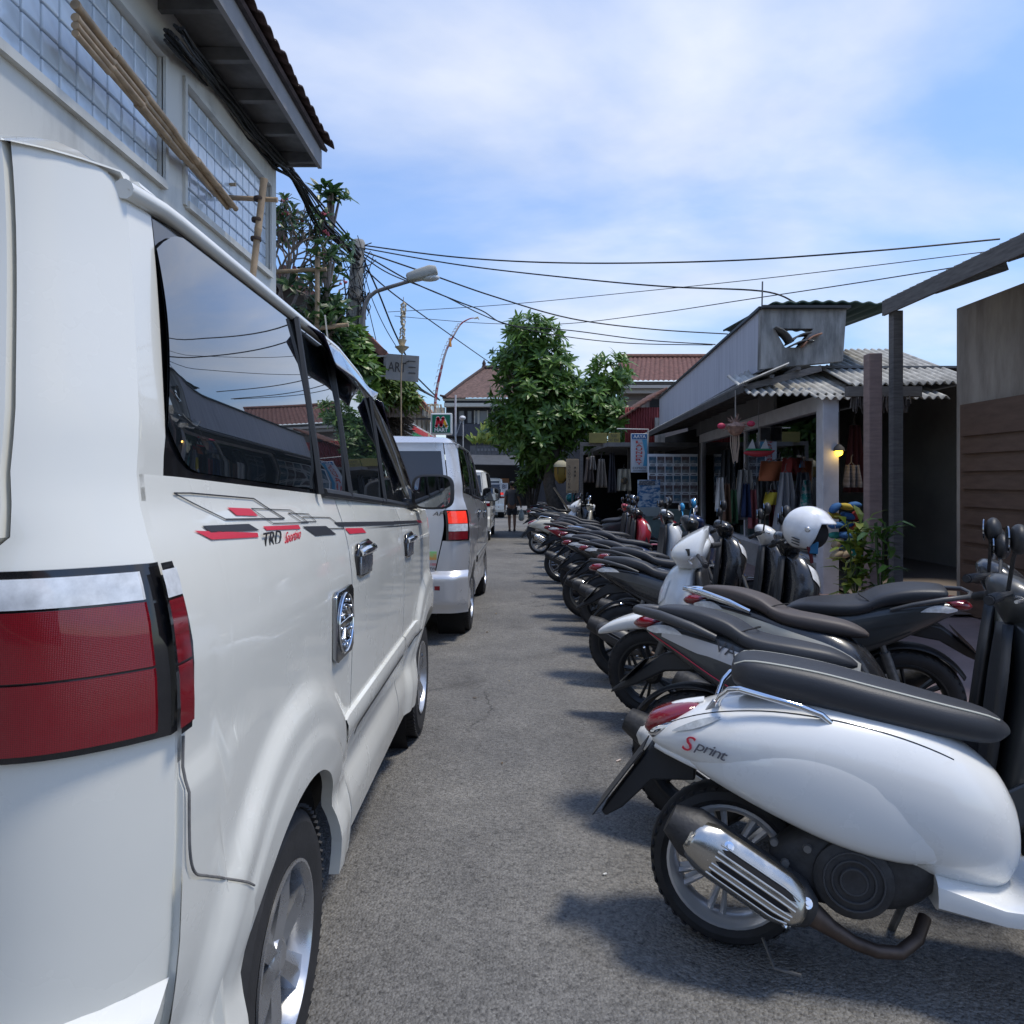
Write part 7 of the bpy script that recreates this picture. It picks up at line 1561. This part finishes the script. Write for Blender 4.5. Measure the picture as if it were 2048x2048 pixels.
b = B(); b.bar(P(1160, 888, 18.5), P(1262, 890, 18.5), 0.06, 0.10); b.build('header', TIMBER, kk, off=O)
for u in (1163, 1258): p = P(u, 888, 18.5); bx(p.x-0.04, p.x+0.04, 18.46, 18.54, G(18.5), p.z).build('post', TIMBER, kk, 0, off=O)
for u0, u1, lab, tx in ((1178, 1214, 'dark yellow faded board beside the lettered ticket board', ''), (1216, 1240, 'yellow board lettered TICKET FAST BOAT', 'TICKET\nFAST BOAT')):
    c = P((u0+u1)/2, 876, 18.4); o = thing_at('ticket_board', lab, 'sign', c, 'yellow ticket boards'); b = B(); b.box((0, 0, 0), ((u1-u0)*18.4/F, 0.03, 20*18.4/F)); b.build('board', mat('board_yellow', (0.21, 0.18, 0.05), 0.7, var=0.2, vscale=4), o, bevel=0.004)
    if 'TICKET' in tx: text('lettering', tx, 0.08, frame((0, -0.017, 0), (1, 0, 0), (0, 0, 1)), SGT, o, fit=((u1-u0)*0.8*18.4/F, 14*18.4/F))
# hanging shop goods
STL = [('tote_bag','cream canvas bag with round print hung outside the dark stall',1234,1262,938,982,(0.42,0.39,0.31)),('shawl','pale fringed shawl hung in the dark stall',1192,1214,918,975,(0.25,0.21,0.17)),('dress','dim brown dress in the dark stall',1168,1188,915,965,(0.10,0.08,0.07)),('dress','charcoal dress deep in the dark stall',1216,1232,905,985,(0.06,0.06,0.07)),('shirt','small grey shirt near the stall post',1178,1192,912,940,(0.22,0.21,0.20))]
for nm, lab, u0, u1, v0, v1, cc in STL: cloth(nm, lab, u0, u1, v0, v1, 18.2, mat('stall_%d' % u0, cc, 0.85, var=0.2, vscale=6), {'tote_bag': 'bag'}.get(nm, nm), 0.12 if nm == 'tote_bag' else 0.45)
tbg = bpy.data.objects['tote_bag.001'] if 'tote_bag.001' in bpy.data.objects else bpy.data.objects['tote_bag']
b = B(); b.lathe([(0.0, 0.004), (0.085, 0.004), (0.09, 0.0)], (0.0, -0.06, -0.30), (0, -1, 0), 20); b.build('print', mat('bag_print', (0.05, 0.045, 0.035), 0.8, col2=(0.25, 0.17, 0.08), vscale=10, lo=0.45, hi=0.55), tbg)
# vertical lightbox of the laundry
ls = thing_at('lightbox_sign', 'tall white and blue lightbox sign reading AAYA LAUNDRY EXPRESS', 'sign', P(1279, 906, 17)); O = ls.location; Y = 17.0; k = Y/F
b = B(); b.box((0, 0.05, 0), (33*k, 0.10, 78*k)); b.build('box', mat('lightbox_white', (0.50, 0.54, 0.58), 0.5), ls, bevel=0.008)
LBL = mat('lightbox_blue', (0.02, 0.12, 0.30), 0.4); LBT = mat('lightbox_sky', (0.08, 0.32, 0.50), 0.4); LRD = mat('laundry_red', (0.45, 0.06, 0.05), 0.5)
b = B(); b.box((0, -0.002, 33*k), (30*k, 0.006, 10*k)); b.build('head_band', LBL, ls)
b = B(); b.add([(15*k, -0.003, 27*k), (15*k, -0.003, -26*k), (7*k, -0.003, -26*k), (11*k, -0.003, 0), (5*k, -0.003, 27*k)], [(0, 1, 2, 3, 4)]); b.build('side_band', LBT, ls, 0, solid=0.002)
text('lettering', 'AAYA', 0.1, frame((0, -0.007, 33*k), (1, 0, 0), (0, 0, 1)), MWH, ls, fit=(25*k, 7*k), bold=0.02)
for i, ch in enumerate('LAUNDRY'): text('lettering', ch, 0.1, frame((-1*k, -0.006, (22-i*7.1)*k), (1, 0, 0), (0, 0, 1)), LRD, ls, fit=(13*k, 5.2*k), bold=0.02)
text('lettering', 'EXPRESS', 0.1, frame((0, -0.006, -30*k), (1, 0, 0), (0, 0, 1)), BLKST, ls, fit=(27*k, 4.2*k)); text('lettering', 'ANYWHERE', 0.1, frame((0, -0.006, -35.5*k), (1, 0, 0), (0, 0, 1)), BLKST, ls, fit=(26*k, 2.6*k))
b = B(); b.tube([(-44*k, 0.1, 49*k), (19*k, 0.1, 48*k), (19*k, 0.1, -42*k)], 0.018, 6); b.build('bracket', mat('bracket_pale', (0.42, 0.42, 0.42), 0.6), ls)
# board of tour photographs
pb_ = thing_at('photo_board', 'large white board with a grid of tour photographs', 'board', P(1346, 957, 16.6)); k = 16.6/F
b = B(); b.box((0, 0.03, 0), (100*k, 0.05, 98*k)); b.build('board', mat('board_pale', (0.78, 0.80, 0.82), 0.7), pb_, bevel=0.006)
rph = random.Random(2)
for i in range(6):
    for j in range(5):
        g = rph.uniform(0.6, 1.3); m_ = mat('photo_%d' % rph.randrange(9), (0.04*g, 0.11*g, 0.17*g) if rph.random() < 0.75 else (0.12, 0.08, 0.08), 0.4, col2=(0.32, 0.36, 0.38), vscale=rph.uniform(4, 9), lo=0.45, hi=0.62)
        b = B(); b.box((0, 0, 0), (14*k, 0.008, 13.2*k)); o = b.build('photograph', m_, pb_); o.location = ((-41+i*16.5)*k, -0.002, (37-j*19)*k)
        b = B(); b.box((0, 0, -10*k), (10*k, 0.004, 1.6*k)); q = b.build('caption', GREYST, o)
po = thing_at('tour_poster', 'blue and white poster of boats leaning in front of the photo board', 'poster', P(1298, 987, 15.9)); k = 15.9/F
b = B(); b.box((0, 0.02, 0), (45*k, 0.03, 55*k)); b.build('sheet', mat('poster_blue', (0.04, 0.14, 0.30), 0.5, col2=(0.50, 0.56, 0.60), vscale=7, stretch=(1, 1, 2.2), lo=0.44, hi=0.56), po)
b = B(); b.box((-4*k, 0.0, 21*k), (32*k, 0.006, 9*k)); b.build('title_panel', mat('poster_grey', (0.10, 0.11, 0.12), 0.6, col2=(0.28, 0.28, 0.28), vscale=30, lo=0.5, hi=0.6), po)
ct = thing_at('glass_counter', 'pale green counter below the photo board', 'counter', (P(1325, 1040, 15.6).x, 15.6, G(15.6)+0.1)); k = 15.6/F
b = B(); b.box((0, 0.3, 0.42), (112*k, 0.5, 0.84)); b.build('case', mat('counter_green', (0.16, 0.22, 0.20), 0.35, var=0.3, vscale=2), ct, bevel=0.01)
b = B(); b.box((-22*k, 0.04, 0.80), (52*k, 0.03, 0.20)); b.build('notice', mat('notice_pale', (0.34, 0.38, 0.36), 0.6), ct)
# rental board and yellow lantern
rs_ = thing_at('rental_board', 'tall narrow cream board lettered SCOOTER RENTAL', 'sign', P(1145, 952, 19.2)); k = 19.2/F
b = B(); b.box((0, 0.02, 0), (25*k, 0.03, 68*k)); b.build('board', mat('board_cream', (0.33, 0.25, 0.16), 0.8, var=0.2, vscale=4), rs_, bevel=0.005)
for i, ch in enumerate('SCOOTER'): text('lettering', ch, 0.1, frame((-6*k, -0.003, (19-i*7)*k), (1, 0, 0), (0, 0, 1)), SGT, rs_, fit=(4.5*k, 5*k))
text('lettering', 'RENTAL', 0.1, frame((0, -0.003, -31*k), (1, 0, 0), (0, 0, 1)), SGT, rs_, fit=(20*k, 4*k))
for i in range(3):
    z = (17-i*8)*k
    for q in range(5): b = B(); b.bar((5*k+(q-2)*1.0*k, -0.002, z+(2.5 if q % 2 else -2.5)*k*0.7), (5*k+(2-q)*0.8*k, -0.002, z+(0.5-q*0.3)*k), 0.004, 0.014); b.build('glyph_stroke', SGT, rs_)
b = B(); b.bar((0, 0.06, -1.6), (0, 0.06, 34*k), 0.04); b.build('stake', TIMBER, rs_)
yl = thing_at('paper_lantern', 'yellow paper lantern with white cloth top beside the tree trunk', 'lantern', P(1122, 945, 19.8)); k = 19.8/F
b = B(); supz(b, smooth_secs([(-22*k,0.0,4*k,4*k,2),(-14*k,0,11*k,11*k,2.4),(0,0,14*k,14*k,2.6),(12*k,0,13*k,13*k,2.6)], 3), 6); b.build('body', mat('lantern_yellow', (0.24, 0.15, 0.02), 0.7), yl, 20)
b = B(); supz(b, smooth_secs([(11*k,0.0,15*k,15*k,2.4),(18*k,0,13*k,13*k,2.2),(24*k,0,5*k,5*k,2)], 2), 10); b.build('cloth_top', mat('lantern_cloth', (0.34, 0.31, 0.21), 0.8), yl, 40)
for q in range(6):
    a = 2*math.pi*q/6; b = B(); b.tube([(14.3*k*math.cos(a), 14.3*k*math.sin(a), 10*k), (14.3*k*math.cos(a), 14.3*k*math.sin(a), -2*k), (4*k*math.cos(a), 4*k*math.sin(a), -22*k)], 0.012, 4); b.build('rib', BLACKP, yl)
pl_ = thing_at('timber_prop', 'pale timber plank leaning against the tree', 'plank', (P(1172, 1030, 20.6).x, 20.6, G(20.6))); b = B(); b.bar((0, 0, 0), Vector((P(1108, 975, 20.9).x-pl_.location.x, 0.3, P(1108, 975, 20.9).z-pl_.location.z)), 0.12, 0.04); b.build('plank', mat('pale_plank', (0.36, 0.28, 0.19), 0.8, var=0.2), pl_)
# building behind with tiled roof
hb2 = thing_at('tiled_building', 'tall building with red-brown tiled roof behind the shop fascia', 'building', (7.5, 33, G(33))); O = hb2.location
r0, r1, r2_, r3_ = P(1225, 762, 30), P(1470, 762, 30), P(1450, 716, 32.5), P(1240, 716, 32.5)
b = B(); b.grid(lambda a, c: r0.lerp(r1, a).lerp(r3_.lerp(r2_, a), c)+Vector((0, 0, 0.05*((c*11) % 1.0)+0.045*abs(math.sin(a*math.pi*24)))), 192, 22); b.build('roof', mat('red_tile', (0.125, 0.055, 0.045), 0.85, var=0.4, vscale=6), hb2, 30, off=O)
b = B(); b.tube([r3_+Vector((0, 0, 0.08)), r2_+Vector((0, 0, 0.08))], 0.11, 8); b.build('ridge', TILE, hb2, off=O)
def s5(name, u0, u1, v0, v1, Y, m, dep): a, c = P(u0, v0, Y), P(u1, v1, Y); return bx(a.x, c.x, Y, Y+dep, c.z, a.z).build(name, m, hb2, 0, off=O)
s5('cornice', 1238, 1480, 770, 776, 29.9, mat('cornice_grey', (0.40, 0.37, 0.34), 0.8), 0.6); s5('cornice', 1242, 1480, 778, 786, 30.1, mat('cornice_grey', (0.40, 0.37, 0.34)), 0.5); s5('eave_shadow_board', 1236, 1480, 763, 769, 30.2, TIMBER, 0.4)  # two cornices and a timber board under the eave
s5('wall', 1245, 1480, 786, 1000, 30.5, mat('wall_taupe', (0.16, 0.13, 0.115), 0.9, var=0.2, vscale=1.5), 3)
s5('shutter', 1255, 1290, 800, 835, 30.44, mat('shutter_tan', (0.24, 0.20, 0.16), 0.8, col2=(0.12, 0.10, 0.08), vscale=2, stretch=(1, 1, 14)), 0.05); s5('window', 1300, 1330, 798, 840, 30.44, DARK, 0.05)

# small litter on the road
rl = random.Random(6)
for i, (u, v, lab, m_) in enumerate(((1237, 1522, 'thin white and red wrapper on the road near the rounded scooter', mat('wrapper', (0.6, 0.5, 0.45), 0.6)), (1245, 1440, 'small white scrap of paper beside the muffler of the grey scooter', mat('scrap', (0.6, 0.6, 0.58), 0.7)), (1210, 1750, 'tiny pale scrap in the shadow of the rounded scooter', mat('scrap', (0.6, 0.6, 0.58))))):
    Y = 2020/(v-976); p = P(u, v, Y); b = B(); b.box((0, 0, 0.004), (0.035 if i == 0 else 0.014, 0.008, 0.004)); o = b.build('litter', m_, None, 0); o.location = (p.x, Y, G(Y)+0.001); o.rotation_euler = (0, 0, rl.uniform(0, 1)); tag(o, lab, 'litter')

# ---------------------------------------------------------------- tree and house added behind the camera for mirrors and glass to reflect
bush_at('street_tree', 'broad tree further back along the street, seen in the van mirror', [(Vector((-1.5, -11, 4.2)), 2.6, 2.0, 2.0), (Vector((1.2, -12, 3.6)), 2.0, 1.6, 1.8), (Vector((-3.6, -10, 3.0)), 1.6, 1.4, 1.6)], 420, 0.5, 0.16, LEAFD, 41, 'tree')
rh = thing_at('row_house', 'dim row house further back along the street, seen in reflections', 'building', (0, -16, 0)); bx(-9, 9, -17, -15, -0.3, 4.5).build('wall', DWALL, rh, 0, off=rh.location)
b = B(); b.add([(-9.5, -14.5, 4.4), (9.5, -14.5, 4.4), (9.5, -17, 6.2), (-9.5, -17, 6.2)], [(0, 1, 2, 3)]); b.build('roof', TILE, rh, 0, off=rh.location, solid=0.08)

lf = B(); rq2 = random.Random(90)
for k in range(90):
    y = rq2.uniform(3.0, 20.0); x = rq2.choice((rq2.uniform(0.6, 2.6), rq2.uniform(-0.3, 2.6))); a = rq2.uniform(0, 6.3); l = rq2.uniform(0.02, 0.05)
    leaf(lf, Vector((x, y, G(y)+0.006)), Vector((math.cos(a), math.sin(a), 0.05)), Vector((0, 0, 1)), l, l*0.4, 0.1)
tag(lf.build('fallen_leaves', leaf_mat('leaf_dry', (0.12, 0.07, 0.03), (0.30, 0.22, 0.10)), None, 0), 'small dry leaves scattered on the road by the scooters', 'leaves', kind='stuff')
